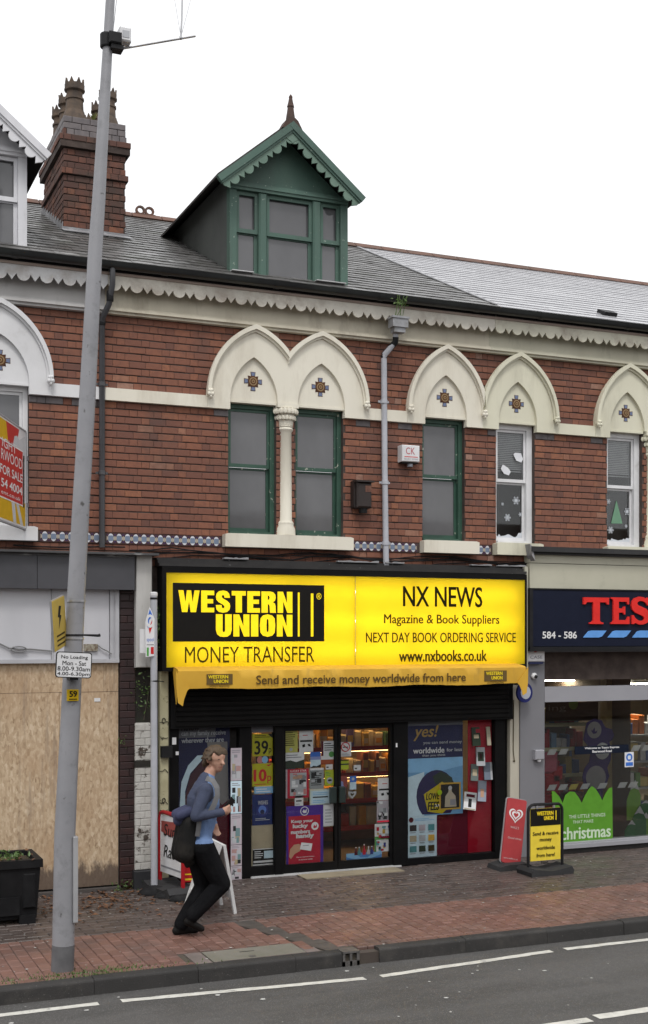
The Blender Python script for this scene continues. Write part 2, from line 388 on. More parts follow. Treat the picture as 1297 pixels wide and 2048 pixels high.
pave_bed = mat('pavement_bed', (0.06, 0.047, 0.04), (0.07, 0.06, 0.045), rough=0.95, scale=3)
pavement = sheet('pavement', -60, 80, KY + 0.12, 0.35, -0.012, pave_bed)
RED = [(0, (0.155, 0.081, 0.064)), (0.35, (0.175, 0.091, 0.072)), (0.7, (0.192, 0.100, 0.079)), (1, (0.215, 0.120, 0.097))]
GRY = [(0, (0.058, 0.044, 0.039)), (0.5, (0.078, 0.059, 0.052)), (1, (0.105, 0.078, 0.068))]
def pav(nm, st, rnd, d): return mat(nm, (0.1, 0.1, 0.1), d, ramp=st, rand=rnd, scale=3.0, lo=0.45, hi=0.8, rough=0.45, rvar=0.18, bump=0.3, bscale=120, dirt=(0.075, 0.054, 0.047), dscale=1.1, dlo=0.48, dhi=0.75,
            fleck=(0.24, 0.23, 0.22), fscale=45, flo=0.70)
red_o, red_s = pav('red_block_paver', RED, 'object', (0.15, 0.085, 0.07)), pav('red_block_paver_mass', RED, 'island', (0.15, 0.085, 0.07))
gry_o, gry_s = pav('grey_brown_paver', GRY, 'object', (0.06, 0.05, 0.045)), pav('grey_brown_paver_mass', GRY, 'island', (0.06, 0.05, 0.045))
def paver_mesh(m):
    b = 0.05; mb = MB()      # unit block, chamfered top, top at z = 0
    vs = [(-.5, -.5, -1), (.5, -.5, -1), (.5, .5, -1), (-.5, .5, -1), (-.5, -.5, -.15), (.5, -.5, -.15), (.5, .5, -.15), (-.5, .5, -.15),
          (-.5 + b, -.5 + b, 0), (.5 - b, -.5 + b, 0), (.5 - b, .5 - b, 0), (-.5 + b, .5 - b, 0)]
    fs = [(8, 9, 10, 11)]
    for i in range(4):
        j = (i + 1) % 4; fs += [(i, j, 4 + j, 4 + i), (4 + i, 4 + j, 8 + j, 8 + i)]
    mb.add(vs, fs); return mb.mesh('paver', m)
def tilt(a): return Matrix.Rotation(random.gauss(0, a), 4, 'X') @ Matrix.Rotation(random.gauss(0, a), 4, 'Y')
pm_red, pm_gry = paver_mesh(red_o), paver_mesh(gry_o)
CH0, CH1 = 4.12, 4.62      # drain channel across the pavement
def chan_x(y): return CH0 + (CH1 - CH0) * ((-2.0 - y) / 1.5)
reds, grys = [], []
CW, CL = 0.112, 0.22
COVER = (3.22, 4.32, -3.52, -3.08)
i = 0; x = 0.6
while x < 12.2:
    y = -3.37 + (CL / 2 if i % 2 else 0) - CL
    while y < -2.03:
        y0, y1 = max(y, -3.37), min(y + CL, -2.03)
        cx, cy = x + CW / 2, (y0 + y1) / 2
        incover = COVER[0] - .02 < cx < COVER[1] + .02 and cy < COVER[3]
        inch = abs(cx - chan_x(cy)) < .10 and cy < -1.95
        if y1 - y0 > .03 and not incover and not inch:
            reds.append((pm_red, Vector((cx, cy, random.gauss(0, .0014) + (-.003 if random.random() < .03 else 0))), (CW - .0045, y1 - y0 - .005, .05), tilt(.006)))
        y += CL
    x += CW; i += 1
x = 0.6
while x < 12.2:             # header course along the kerb
    L = CL * random.choice((1, 1, .5))
    cx = x + L / 2
    if not (COVER[0] - .05 < cx < COVER[1] + .05) and abs(cx - 4.6) > .12:
        reds.append((pm_red, Vector((cx, -3.43, random.gauss(0, .0015))), (L - .008, CW - .008, .05), tilt(.008)))
    x += L
i = 0; y = -2.03
while y < 0.0:
    x = 0.6 - (CL / 2 if i % 2 else 0)
    while x < 12.2:
        grys.append((pm_gry, Vector((x + CL / 2, y + CW / 2, random.gauss(0, .0016))), (CL - .006, CW - .006, .05), tilt(.006)))
        x += CL
    y += CW; i += 1
pieces('red_paver', reds, pavement, None, red_s, 'red_pavers')
pieces('grey_paver', grys, pavement, None, gry_s, 'grey_pavers')
kerb_m = mat('dark_concrete_kerb', (0.036, 0.034, 0.033), (0.029, 0.028, 0.027), rough=0.75, spec=.3, scale=3, dirt=(0.062, 0.057, 0.052), dscale=2.3, dlo=0.55, dhi=0.75, fleck=(0.14, 0.135, 0.13), fscale=90, flo=0.68, bump=0.4, bscale=90)
kerb = MB().box(-60, 80, KY + 0.02, KY + 0.118, -0.28, -0.03).build('kerb', pave_bed); kerb['kind'] = 'structure'
def kerb_poly(L):
    mb = MB(); n = 5
    prof = [(0.125, -0.26), (0.125, 0.001), (0.03, 0.001)] + [(0.03 - 0.03 * math.sin(a), -0.029 + 0.03 * math.cos(a)) for a in [math.pi / 2 * k / n for k in range(1, n + 1)]] + [(-0.012, -0.26)]
    vs = [(0, p[0], p[1]) for p in prof] + [(L, p[0], p[1]) for p in prof]; k = len(prof)
    fs = [tuple(range(k)), tuple(range(2 * k - 1, k - 1, -1))] + [(i, k + i, k + (i + 1) % k, (i + 1) % k) for i in range(k)]
    mb.add(vs, fs); return mb.mesh('kerb_stone', kerb_m)
km = kerb_poly(0.905)
kx = -0.42
for k in range(14):
    if abs(kx - 4.66) < .25: kx += 0.2; continue
    o = put('kerb_stone', km, kerb); o.location = (kx, KY + random.uniform(-.004, .004), random.uniform(-.003, .003)); o.rotation_euler = (0, 0, random.uniform(-.003, .003)); kx += 0.909
    if 3.9 < kx < 4.3: # shortened stone butts against the gully
        o2 = put('kerb_stone', km, kerb); o2.scale = ((4.575 - kx) / .905, 1, 1); o2.location = (kx, KY, 0); kx = 4.755
# gully inlet in the kerb
iron = mat('worn_cast_iron', (0.15, 0.14, 0.135), (0.10, 0.095, 0.09), rough=0.5, scale=20, metal=0.4)
gl = thing('kerb_gully', 'small cast iron drain inlet with two slots set into the kerb', 'drain', (4.665, KY, -.1))
mb = MB()
for a, b in ((4.582, 4.605), (4.652, 4.675), (4.722, 4.748)): mb.box(a, b, KY - .008, KY + .13, -.2, -.012)
mb.box(4.582, 4.748, KY - .012, KY + .13, -.0119, .006); mb.box(4.582, 4.748, KY - .008, KY + .13, -.2, -.085)
mb.build('frame', iron, gl)
MB().box(4.6, 4.73, KY + .04, KY + .12, -.086, -.0125).build('opening', black_pl, gl)
# concrete cover and drain channel
conc = mat('mossy_concrete_cover', (0.165, 0.155, 0.13), (0.135, 0.13, 0.10), rough=0.85, scale=4, bump=0.4, bscale=150, fleck=(0.17, 0.165, 0.15), fscale=80, flo=0.66)
cv = thing('utility_cover', 'grey concrete service cover let into the red paving beside the kerb', 'cover', (3.8, -3.3, 0))
MB().box(3.40, 4.28, -3.46, -3.10, -.05, .002).build('slab', conc, cv)
MB().box(3.235, 3.385, -3.475, -3.09, -.05, .001).box(3.40, 4.28, -3.475, -3.468, -.05, .003).box(4.288, 4.42, -3.475, -3.3, -.05, .0005).build('edging', mat('grey_edging_block', (0.16, 0.13, 0.12), (0.12, 0.1, 0.09), rough=0.8, bump=.3), cv)
MB().box(3.72, 3.86, -3.235, -3.222, -.02, .0035).build('lifting_slot', black_pl, cv)
MB().lathe([(.032, -.02), (.032, .004), (.02, .0045)], (3.78, -3.41, 0), 12).build('stud', iron, cv)
chn = mat('dark_channel_stone', (0.085, 0.074, 0.067), (0.058, 0.052, 0.048), rough=0.6, scale=6, bump=.3)
dch = thing('drain_channel', 'dark shallow drainage channel running across the red paving to the kerb gully', 'drain', (4.3, -2.7, 0))
yy = -1.98
while yy > -3.45:
    y1 = max(yy - .3, -3.48); m_ = MB()
    a, b = chan_x(yy), chan_x(y1 + .006)
    m_.add([(a - .125, yy, -.004), (a + .125, yy, -.004), (b + .125, y1 + .006, -.004), (b - .125, y1 + .006, -.004), (a - .04, yy, -.009), (a + .04, yy, -.009), (b + .04, y1 + .006, -.009), (b - .04, y1 + .006, -.009)],
           [(0, 4, 7, 3), (4, 5, 6, 7), (5, 1, 2, 6)])
    m_.build('channel_stone', chn, dch); yy = y1
# litter flecks, fallen leaves, moss
gum = mat('pale_litter', (0.5, 0.5, 0.48), (0.4, 0.4, 0.38), rough=0.7)
mb = MB(); rr = random.Random(5)
def fleck(mb, x, y, z, s):
    a = rr.uniform(0, 6.28); n = 5
    mb.add([(x + s * rr.uniform(.6, 1) * math.cos(a + 6.283 * k / n), y + s * rr.uniform(.5, .9) * math.sin(a + 6.283 * k / n), z + rr.uniform(0, .002)) for k in range(n)], [tuple(range(n))])
for k in range(330):
    fleck(mb, rr.uniform(1.2, 9.6), -abs(rr.gauss(0, .9)) - .05 if rr.random() < .62 else rr.uniform(-3.4, -.1), .0045, rr.choice((.008, .009, .011, .013, .018)))
for k in range(70): fleck(mb, rr.uniform(1.2, 8), rr.uniform(-6.6, -3.7), -.1255, rr.choice((.010, .014, .018, .03)))
o = mb.build('litter', gum); tag(o, 'pale flecks of litter scattered over the pavement and road', 'litter', kind='stuff')
mb = MB()
for k in range(330):
    x, y = rr.gauss(3.0, .5), -abs(rr.gauss(.6, .38))
    if x < 2.3 and y > -1.3: x += .9
    if x > 4.0: continue
    s = rr.uniform(.015, .042); a = rr.uniform(0, 6.28); z = .006 + rr.uniform(0, .006)
    d = Vector((math.cos(a), math.sin(a), 0)); e = Vector((-d.y, d.x, 0)); c = Vector((x, y, z))
    mb.add([c - d * s, c + e * s * .5 + Vector((0, 0, s * .35)), c + d * s, c - e * s * .5 + Vector((0, 0, s * rr.uniform(0, .5)))], [(0, 1, 2, 3)])
o = mb.build('fallen_leaves', dead_m); tag(o, 'brown fallen leaves lying in front of the boarded shop', 'leaves', kind='stuff')
mb = MB()
for k in range(420):
    x = rr.gauss(2.3, .42); y = rr.choice((-3.37, -3.48, rr.uniform(-3.48, -3.2))) + rr.gauss(0, .012)
    if (x - 2.1) ** 2 + (y + 3.2) ** 2 < .012: continue
    if y < -3.49: y = -3.45
    h = rr.uniform(.008, .028); a = rr.uniform(0, 3.14); w = .007
    mb.add([(x - w * math.cos(a), y - w * math.sin(a), -.002), (x + w * math.cos(a), y + w * math.sin(a), -.002), (x + rr.uniform(-.015, .015), y + rr.uniform(-.015, .015), h)], [(0, 1, 2)])
o = mb.build('moss_tufts', leaf_m); tag(o, 'green moss and grass tufts in paving joints round the lamp post foot', 'moss', kind='stuff')

# the terrace across the street, seen only mirrored in the shop glass
opp = MB().box(-30, 45, -34, -27, -.13, 7.2)
for k in range(16): opp.box(-28 + k * 4.5, -26.2 + k * 4.5, -27.02, -26.9, 3.6, 5.2)
o = opp.build('opposite_terrace', mat('opposite_terrace_render', (0.20, 0.16, 0.12), (0.13, 0.08, 0.06), rough=.85, scale=.12, lo=.45, hi=.55)); o['kind'] = 'structure'
sheet('opposite_pavement', -60, 80, -27, -24.0, -.02, gry_s)
# ------------------------------------------------------------------ the three terraced houses
ZS0, ZS1 = 3.93, 4.075           # sill
ZW0, ZW1 = 4.08, 5.67            # window opening
ZB0, ZB1 = 5.55, 5.69            # string band
ZM0 = 6.525                      # underside of the frieze moulding
COURSE = 0.0833
XA, XB, XC, XD = 0.2, 3.22, 8.22, 17.5      # house boundaries
hA = thing('terraced_house', 'brick house at left edge with white dormer, above the boarded shop', 'house', ((XA + XB) / 2, 0, 0))
hB = thing('terraced_house', 'brick house in the middle with the green gabled dormer', 'house', ((XB + XC) / 2, 0, 0))
hC = thing('terraced_house', 'brick house at right with plain roof coloured pale for its sky reflection, above the navy shop sign', 'house', ((XC + XD) / 2, 0, 0))
WIN = {'A': [(1.745, 2.376)], 'B': [(4.70, 5.304), (5.555, 6.182), (7.278, 7.882)], 'C': [(8.347, 8.93), (10.075, 10.65), (10.95, 11.53)]}
# arches: centre, outer half left/right, clip left/right, inner window
ARCH = {'A': [dict(c=2.06, hl=.56, hr=.56, cl=None, cr=None, w=(1.745, 2.376))],
        'B': [dict(c=5.015, hl=.59, hr=.61, cl=None, cr=5.43, w=(4.70, 5.304)), dict(c=5.868, hl=.61, hr=.61, cl=5.43, cr=None, w=(5.555, 6.182)),
              dict(c=7.582, hl=.545, hr=.57, cl=None, cr=8.115, w=(7.278, 7.882))],
        'C': [dict(c=8.655, hl=.57, hr=.575, cl=8.115, cr=None, w=(8.347, 8.93)), dict(c=10.372, hl=.525, hr=.6, cl=None, cr=10.80, w=(10.075, 10.65)),
              dict(c=11.24, hl=.6, hr=.55, cl=10.80, cr=None, w=(10.95, 11.53))]}
ZAP, ZIN = 6.545, 6.185
def arc_half(h, rise): return (h * h + rise * rise) / (2 * h)
def pointed(c, hl, hr, z0, zap, n=12):
    """polyline left spring -> apex -> right spring"""
    rise = zap - z0; P = []
    R = arc_half(hl, rise); a1 = math.asin(rise / R)
    for i in range(n + 1):
        a = a1 * i / n; P.append((c - hl + R - R * math.cos(a), z0 + R * math.sin(a)))
    R = arc_half(hr, rise); a1 = math.asin(rise / R)
    for i in range(n - 1, -1, -1):
        a = a1 * i / n; P.append((c + hr - R + R * math.cos(a), z0 + R * math.sin(a)))
    return P
def clip_poly(P, cl, cr):
    out = []
    for k, p in enumerate(P):
        if cl is not None and p[0] < cl: p = None
        elif cr is not None and p[0] > cr: p = None
        out.append(p)
    Q = []
    for k, p in enumerate(out):
        if p is not None:
            if k and out[k - 1] is None:
                a, b = P[k - 1], P[k]; t = (cl - a[0]) / (b[0] - a[0]); Q.append((cl, a[1] + t * (b[1] - a[1])))
            Q.append(p)
        elif k and out[k - 1] is not None:
            a, b = P[k - 1], P[k]; t = (cr - a[0]) / (b[0] - a[0]); Q.append((cr, a[1] + t * (b[1] - a[1])))
    return Q
def inside_arch(x, z, a):
    if a['cl'] is not None and x < a['cl']: return False
    if a['cr'] is not None and x > a['cr']: return False
    h = a['hl'] if x < a['c'] else a['hr']; R = arc_half(h, ZAP - ZB1); dx = h - abs(x - a['c'])
    if dx < 0: return False
    return (z - ZB1) < math.sqrt(max(0, R * R - (R - dx) ** 2))

bm_brick = MB().bbox(-.5, .5, -.5, .5, -.5, .5, b=.06).mesh('brick', brick_o)
bm_blue = MB().bbox(-.5, .5, -.5, .5, -.5, .5, b=.06).mesh('brick', blue_brick)
def wall(house, key, x0, x1):
    # backing wall (mortar) with openings
    zs = [2.3, ZW0, ZW1, 7.0]; mb = MB(); yb = 0.009
    wins = WIN[key]; xs = [x0] + [v for w in wins for v in w] + [x1]
    mb.quad((x0, yb, zs[0]), (x1, yb, zs[0]), (x1, yb, zs[1]), (x0, yb, zs[1]))
    mb.quad((x0, yb, zs[2]), (x1, yb, zs[2]), (x1, yb, zs[3]), (x0, yb, zs[3]))
    for k in range(0, len(xs), 2): mb.quad((xs[k], yb, zs[1]), (xs[k + 1], yb, zs[1]), (xs[k + 1], yb, zs[2]), (xs[k], yb, zs[2]))
    for a, b in wins:
        for X in (a, b): mb.quad((X, yb, zs[1]), (X, .35, zs[1]), (X, .35, zs[2]), (X, yb, zs[2]))
        mb.quad((a, yb, zs[1]), (b, yb, zs[1]), (b, .35, zs[1]), (a, .35, zs[1])); mb.quad((a, yb, zs[2]), (b, yb, zs[2]), (b, .35, zs[2]), (a, .35, zs[2]))
    w = mb.build('wall', mortar, house)
    rnd = random.Random(hash(key) % 1000 if False else ord(key))
    items = []; PS, PH = .193, .0965
    def course(z, row, ivs, blue_ends=False, h=COURSE):
        for a, b in ivs:
            x = x0 - (0 if row % 2 else (PS + PH) / 2) - .05; k = 0
            while x < b:
                L = PS if k % 2 == 0 else PH
                if rnd.random() < .05: L = PS + PH - L
                p, q = max(x, a), min(x + L, b); x += L; k += 1
                if q - p < .03: continue
                c = ((p + q) / 2, z + h / 2)
                if z > ZB1 - .01 and all(any(inside_arch(xx, zz, A) for A in ARCH[key] + EXTRA.get(key, [])) for xx in (p, q) for zz in (z, z + h)): continue
                jy = rnd.gauss(0, .0016)
                me = bm_blue if blue_ends and (c[0] - a < .30 or b - c[0] < .30) else bm_brick
                items.append((me, Vector((c[0], .02 + jy, c[1] + rnd.gauss(0, .0008))), (q - p - .0042, .04, h - .0138 + rnd.gauss(0, .0014)), None))
    segs = [(xs[k], xs[k + 1]) for k in range(0, len(xs), 2)]
    for r in range(18):
        course(4.05 + r * COURSE, r, segs, blue_ends=(r == 17))
    hh = (ZM0 - ZB1) / 10
    for r in range(10): course(ZB1 + r * hh, r + 1, [(x0, x1)], h=hh)
    for r in range(3): course(3.93 - (r + 1) * COURSE, r, [(x0, x1)])
    pieces('brick', items, w, None, brick_s, 'bricks')
    return w
EXTRA = {'B': [ARCH['C'][0]], 'C': [ARCH['B'][2]]}
wallA, wallB, wallC = wall(hA, 'A', XA, XB), wall(hB, 'B', XB, XC), wall(hC, 'C', XC, XD)

# ---- arches, tympana, emblems, bands
emb_blue = flat('blue_glazed_tile', (0.15, 0.185, 0.29), .3); emb_brown = flat('brown_glazed_tile', (0.10, 0.045, 0.02), .3); emb_gold = flat('gold_glazed_tile', (0.27, 0.185, 0.10), .3)
emb_red = flat('oxblood_glazed_tile', (0.075, 0.032, 0.022), .3); emb_white = flat('white_glazed_tile', (0.62, 0.63, 0.66), .3); emb_purple = flat('purple_glazed_tile', (0.075, 0.05, 0.15), .3)
def emblem_mesh():
    mb = MB(); r = .105
    for k in range(4):
        A = Matrix.Rotation(k * math.pi / 2, 4, 'Y')
        mb.cur = 1; mb.prism([(-.022, .03), (.022, .03), (.032, r + .008), (-.032, r + .008)], -.003, 0, A)
        mb.cur = 0; mb.prism([(-.013, .045), (.013, .045), (.025, r + .002), (-.025, r + .002)], -.006, 0, A)
        mb.cur = 3; mb.prism([(.0, .0), (.06, .025), (.066, .066), (.025, .06)], -.0028, 0, A)
    mb.cur = 1; mb.prism(disc_poly(0, 0, .068, .068, 8), -.009, 0)
    mb.cur = 2; mb.prism(disc_poly(0, 0, .05, .05, 16), -.011, 0)
    mb.cur = 1; mb.prism(disc_poly(0, 0, .036, .036, 16), -.013, 0)
    mb.cur = 2; mb.prism(disc_poly(0, 0, .022, .022, 12), -.015, 0)
    mb.cur = 1; mb.prism(disc_poly(0, 0, .010, .010, 8), -.017, 0)
    return mb.mesh('tile_emblem', [emb_blue, emb_brown, emb_gold, emb_red, emb_white])
EMB = emblem_mesh()
def corbel(mb, x, z):
    for dx, dy, dz, r in ((0, -.10, 0, .036), (.018, -.115, -.022, .026), (-.018, -.115, -.022, .026), (0, -.11, -.05, .022), (.012, -.12, .018, .02), (-.014, -.12, .014, .02)):
        mb.ball((x + dx, dy, z + dz), (r, r, r * 1.15), 8, 5)
def do_arch(house, a, m, legs=(True, True)):
    c, w0, w1 = a['c'], a['w'][0], a['w'][1]
    outer = clip_poly(pointed(c, a['hl'], a['hr'], ZB1, ZAP), a['cl'], a['cr'])
    wc = (w0 + w1) / 2
    inner = pointed(wc, wc - w0 - .004, w1 - wc - .004, ZW1 + .0, ZIN)
    xl, xr = outer[0][0], outer[-1][0]
    bl = ZB0 if legs[0] else ZW1 + .0; br = ZB0 if legs[1] else ZW1
    poly = [(xl, bl)] + outer + [(xr, br), (inner[-1][0], br)] + inner[::-1] + [(inner[0][0], bl)]
    P = MB().prism(poly, -.06, .02).build('arch', m, house)
    MB().prism(inner + [], -.016, .02).build('tympanum', m, P)
    # lintel edge and chamfered inner rim
    MB().box(w0 - .0, w1 + .0, -.024, .12, ZW1 - .028, ZW1 - .001).build('lintel', m, P)
    # roll moulding along the outer edge
    po = clip_poly(pointed(c, a['hl'] + .012, a['hr'] + .012, ZB1 + .03, ZAP + .022), a['cl'], a['cr'])
    pi = clip_poly(pointed(c, a['hl'] - .055, a['hr'] - .055, ZB1 + .03, ZAP - .062), a['cl'], a['cr'])
    def resample(pl, n=25):
        d = [0]
        for p, q in zip(pl, pl[1:]): d.append(d[-1] + math.hypot(q[0] - p[0], q[1] - p[1]))
        out = []
        for k in range(n):
            t = d[-1] * k / (n - 1); j = 0
            while j < len(d) - 2 and d[j + 1] < t: j += 1
            u = (t - d[j]) / max(1e-9, d[j + 1] - d[j]); out.append((pl[j][0] + u * (pl[j + 1][0] - pl[j][0]), pl[j][1] + u * (pl[j + 1][1] - pl[j][1])))
        return out
    def twin(o_, i_):
        # split at the apex so both sides correspond
        io = max(range(len(o_)), key=lambda k: o_[k][1]); ii = max(range(len(i_)), key=lambda k: i_[k][1])
        return resample(o_[:io + 1], 14) + resample(o_[io:], 14)[1:], resample(i_[:ii + 1], 14) + resample(i_[ii:], 14)[1:]
    o2, i2 = twin(po, pi)
    mid = [((p[0] + 2 * q[0]) / 3, (p[1] + 2 * q[1]) / 3) for p, q in zip(o2, i2)]
    hb = MB().ring(o2, mid, -.115, -.058); hb.ring(mid, i2, -.085, -.0585)
    if a['cl'] is None: corbel(hb, c - a['hl'] + .022, ZB1 + .035)
    if a['cr'] is None: corbel(hb, c + a['hr'] - .022, ZB1 + .035)
    hb.build('hood_mould', m, P, smooth=True)
    e = put('tile_emblem', EMB, P); e.location = (wc, -.016, 5.905 + (ZIN - 6.185)); e.rotation_euler = (0, 0, 0)
    return P
do_arch(hA, ARCH['A'][0], greyw)
do_arch(hB, ARCH['B'][0], cream, (True, False)); do_arch(hB, ARCH['B'][1], cream, (False, True)); do_arch(hB, ARCH['B'][2], cream)
do_arch(hC, ARCH['C'][0], cream_r); do_arch(hC, ARCH['C'][1], cream_r, (True, False)); do_arch(hC, ARCH['C'][2], cream_r, (False, True))
cb = MB(); corbel(cb, 8.115, ZB1 + .045); cb.build('corbel', cream, hB, smooth=True)
def band(house, x0, x1, m): MB().box(x0, x1, -.055, .02, ZB0, ZB1).build('string_band', m, house)
band(hA, 2.622, XB - .002, greyw); band(hB, XB + .002, 4.423, cream); band(hB, 6.48, 7.035, cream); band(hC, 9.232, 9.845, cream_r)
# ---- sills
def sill(house, x0, x1, m):
    MB().prism([(x0, ZS0), (x1, ZS0), (x1, ZS1), (x1 - .04, ZS1 + .012), (x0 + .04, ZS1 + .012), (x0, ZS1)], -.12, .10).build('sill', m, house)
sill(hA, 1.66, 2.455, greyw); sill(hB, 4.624, 6.269, cream); sill(hB, 7.236, 8.03, cream); sill(hC, 8.292, 8.99, cream_r); sill(hC, 10.0, 11.6, cream_r)
# ---- twin-window column
def column(house, xc, m):
    col = MB()
    w = .098
    col.lathe([(.125, ZW0 + .012), (.120, ZW0 + .09), (.100, ZW0 + .13), (.104, ZW0 + .16), (.082, ZW0 + .19), (.076, 5.33), (.088, 5.345), (.095, 5.365), (.086, 5.385), (.095, 5.40), (.086, 5.415)], (xc, .03, 0), 18)
    C = col.build('column', m, house, smooth=True)
    cap = MB().lathe([(.095, 5.41), (.10, 5.48), (.125, 5.58), (.14, 5.615)], (xc, .03, 0), 12)
    cap.box(xc - .135, xc + .135, -.075, .10, 5.615, ZW1 - .002)
    for k in range(10):
        a = math.pi * (k / 9) + math.pi
        for rr_, zz, s in ((.11, 5.50, .028), (.135, 5.575, .032)):
            a2 = a + (.16 if zz > 5.55 else 0)
            cap.ball((xc + rr_ * math.cos(a2), .03 + rr_ * math.sin(a2), zz), (s, s * .8, s * 1.2), 6, 4)
    cap.build('capital', m, C, smooth=True)
    # the reveal behind the column
    MB().box(xc - .124, xc + .124, .06, .2, ZW0 + .012, ZW1 - .03).build('mullion', m, C)
column(hB, 5.43, cream); column(hC, 10.80, cream_r)

# ---- sash windows
def sash(house, x0, x1, fm, z0=ZW0 + .014, z1=ZW1 - .03, Y=.07, zm=None, blind=None, fw=.052, rail=.045, jam=None):
    jam = jam or fw; zm = zm or z0 + .52 * (z1 - z0)
    fr = MB()
    fr.box(x0, x0 + jam * .6, Y, Y + .12, z0, z1); fr.box(x1 - jam * 1.1, x1, Y, Y + .12, z0, z1); fr.box(x0 + jam * .6, x1 - jam * 1.1, Y, Y + .12, z1 - fw, z1)
    fr.box(x0 + jam * .6, x1 - jam * 1.1, Y - .03, Y + .12, z0, z0 + .03)
    F = fr.build('window', fm, house)
    a, b = x0 + jam * .6 + .001, x1 - jam * 1.1 - .001
    for (p, q, yy, nm) in ((zm - .004, z1 - fw, Y + .025, 'upper_sash'), (z0 + .03, zm - .006, Y + .06, 'lower_sash')):
        s_ = MB(); t = .03
        s_.box(a, a + t, yy, yy + .03, p, q); s_.box(b - t, b, yy, yy + .03, p, q); s_.box(a + t, b - t, yy, yy + .03, q - (.035 if nm[0] == 'u' else .025), q); s_.box(a + t, b - t, yy, yy + .03, p, p + (.042 if nm[0] == 'u' else .05))
        s_.build(nm, fm, F)
        MB().box(a + t, b - t, yy + .012, yy + .018, p + .03, q - .02).build('pane', blind or pane_m, F)
    return F
for w0, w1 in WIN['B']: sash(hB, w0, w1, green_d, fw=.05)
sash(hA, *WIN['A'][0], white_p)
gl_up = glass('upper_window_glass', (0.86, 0.87, 0.87), .07)
for w0, w1 in WIN['C'][:2]:
    F = sash(hC, w0, w1, white_p, blind=gl_up, fw=.06, jam=.075)
    a, b = w0 + .06, w1 - .09
    bl = MB()                                  # venetian blind lowered half way
    zb = ZW1 - .12
    zend = 5.06 if w0 < 9 else 5.08
    while zb > zend:
        bl.box(a, b, .15, .165, zb, zb + .016); zb -= .024
    bl.box(a, b, .15, .17, zend - .02, zend - .006)
    bl.build('venetian_blind', flat('pale_blind_slat', (0.62, 0.62, 0.63)), F)
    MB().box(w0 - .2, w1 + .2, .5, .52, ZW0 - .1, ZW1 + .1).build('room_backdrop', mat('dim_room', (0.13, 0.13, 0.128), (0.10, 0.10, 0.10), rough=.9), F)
for w0, w1 in WIN['C'][2:]: sash(hC, w0, w1, white_p)
# paper snowflakes on the panes
snow = flat('white_window_paint', (0.55, 0.58, 0.62))
def flake(x, z, r, Y=.138):
    mb = MB()
    for k in range(3):
        A = Matrix.Translation((x, 0, z)) @ Matrix.Rotation(k * math.pi / 3, 4, 'Y'); mb.box(-r, r, Y - .002 + k * .0004, Y - .001 + k * .0004, -r * .16, r * .16, A)
        for s_ in (-1, 1):
            for t in (-1, 1): mb.box(-r * .3, r * .3, Y - .002 + k * .0004, Y - .0012 + k * .0004, -r * .1, r * .1, A @ Matrix.Translation((s_ * r * .62, 0, 0)) @ Matrix.Rotation(t * 1.0, 4, 'Y'))
    return mb
k = 0
for px, py, r, lb in ((1033, 1001, .055, 'large star shaped paper snowflake upper right in the lower sash of the middle white window'), (1016, 1035, .05, 'large paper snowflake low down in the lower sash of the middle white window'),
                  (1042, 1029, .032, 'small paper snowflake at the right of the lower sash of the middle white window'), (1006, 1008, .022, 'tiny round paper snowflake at the left of the lower sash of the middle white window'),
                  (1255, 1023, .05, 'paper snowflake at the right of the lower sash of the rightmost window'), (1222, 1060, .05, 'paper snowflake low at the left of the lower sash of the rightmost window'),
                  (1253, 1052, .025, 'tiny paper snowflake at lower right of the rightmost window'), (1218, 1003, .035, 'paper snowflake at upper left of the lower sash of the rightmost window')):
    q = at(px, py, .13); tag(flake(q.x, q.z, r, .137).build('paper_snowflake', snow), lb, 'snowflake', 'paper snowflakes on the upper windows')
# angel-like paper cut-outs on the upper sash
for px, py, w, h, sl, lb in ((1037, 915, 24, 20, 1, 'white folded paper cut-out at right of the blind in the middle white window'), (1012, 940, 24, 22, -1, 'white folded paper cut-out at left below the blind in the middle white window')):
    q = at(px, py, .095); W_, H_ = w / 160, h / 160
    pl = [(q.x - W_ * .5, q.z + H_ * (.1 * sl + .2)), (q.x - W_ * .3, q.z + H_ * .5), (q.x + W_ * .25, q.z + H_ * (.45 if sl > 0 else .2)), (q.x + W_ * .5, q.z - H_ * .15), (q.x + W_ * .3, q.z - H_ * .5), (q.x - W_ * .2, q.z - H_ * .35)]
    tag(MB().prism(pl, .0935, .0955).build('paper_cutout', flat('white_paper', (0.72, 0.73, 0.76))), lb, 'paper')
tag(MB().prism([(at(1223, 1047, .13).x, at(1223, 1047, .13).z), (at(1246, 1047, .13).x, at(1246, 1047, .13).z), (at(1234, 1000, .13).x, at(1234, 1000, .13).z)], .1365, .138).build('paper_tree', flat('green_window_paint', (0.16, 0.30, 0.20))), 'green paper christmas tree stuck in the lower sash of the rightmost window', 'paper tree')
# sprayed snow along the bottom of the panes
for w0, w1 in WIN['C'][:2]:
    pl = []; n = 16; a, b = w0 + .075, w1 - .11
    for k in range(n + 1): pl.append((a + (b - a) * k / n, ZW0 + .09 + random.uniform(.01, .05) + (.04 if k > n - 3 else 0)))
    tag(MB().prism([(a, ZW0 + .07), ] + pl + [(b, ZW0 + .07)], .1372, .1385).build('sprayed_snow', snow), 'white sprayed snow along the foot of the %s white window' % ('middle' if w0 < 9 else 'rightmost'), 'snow spray')

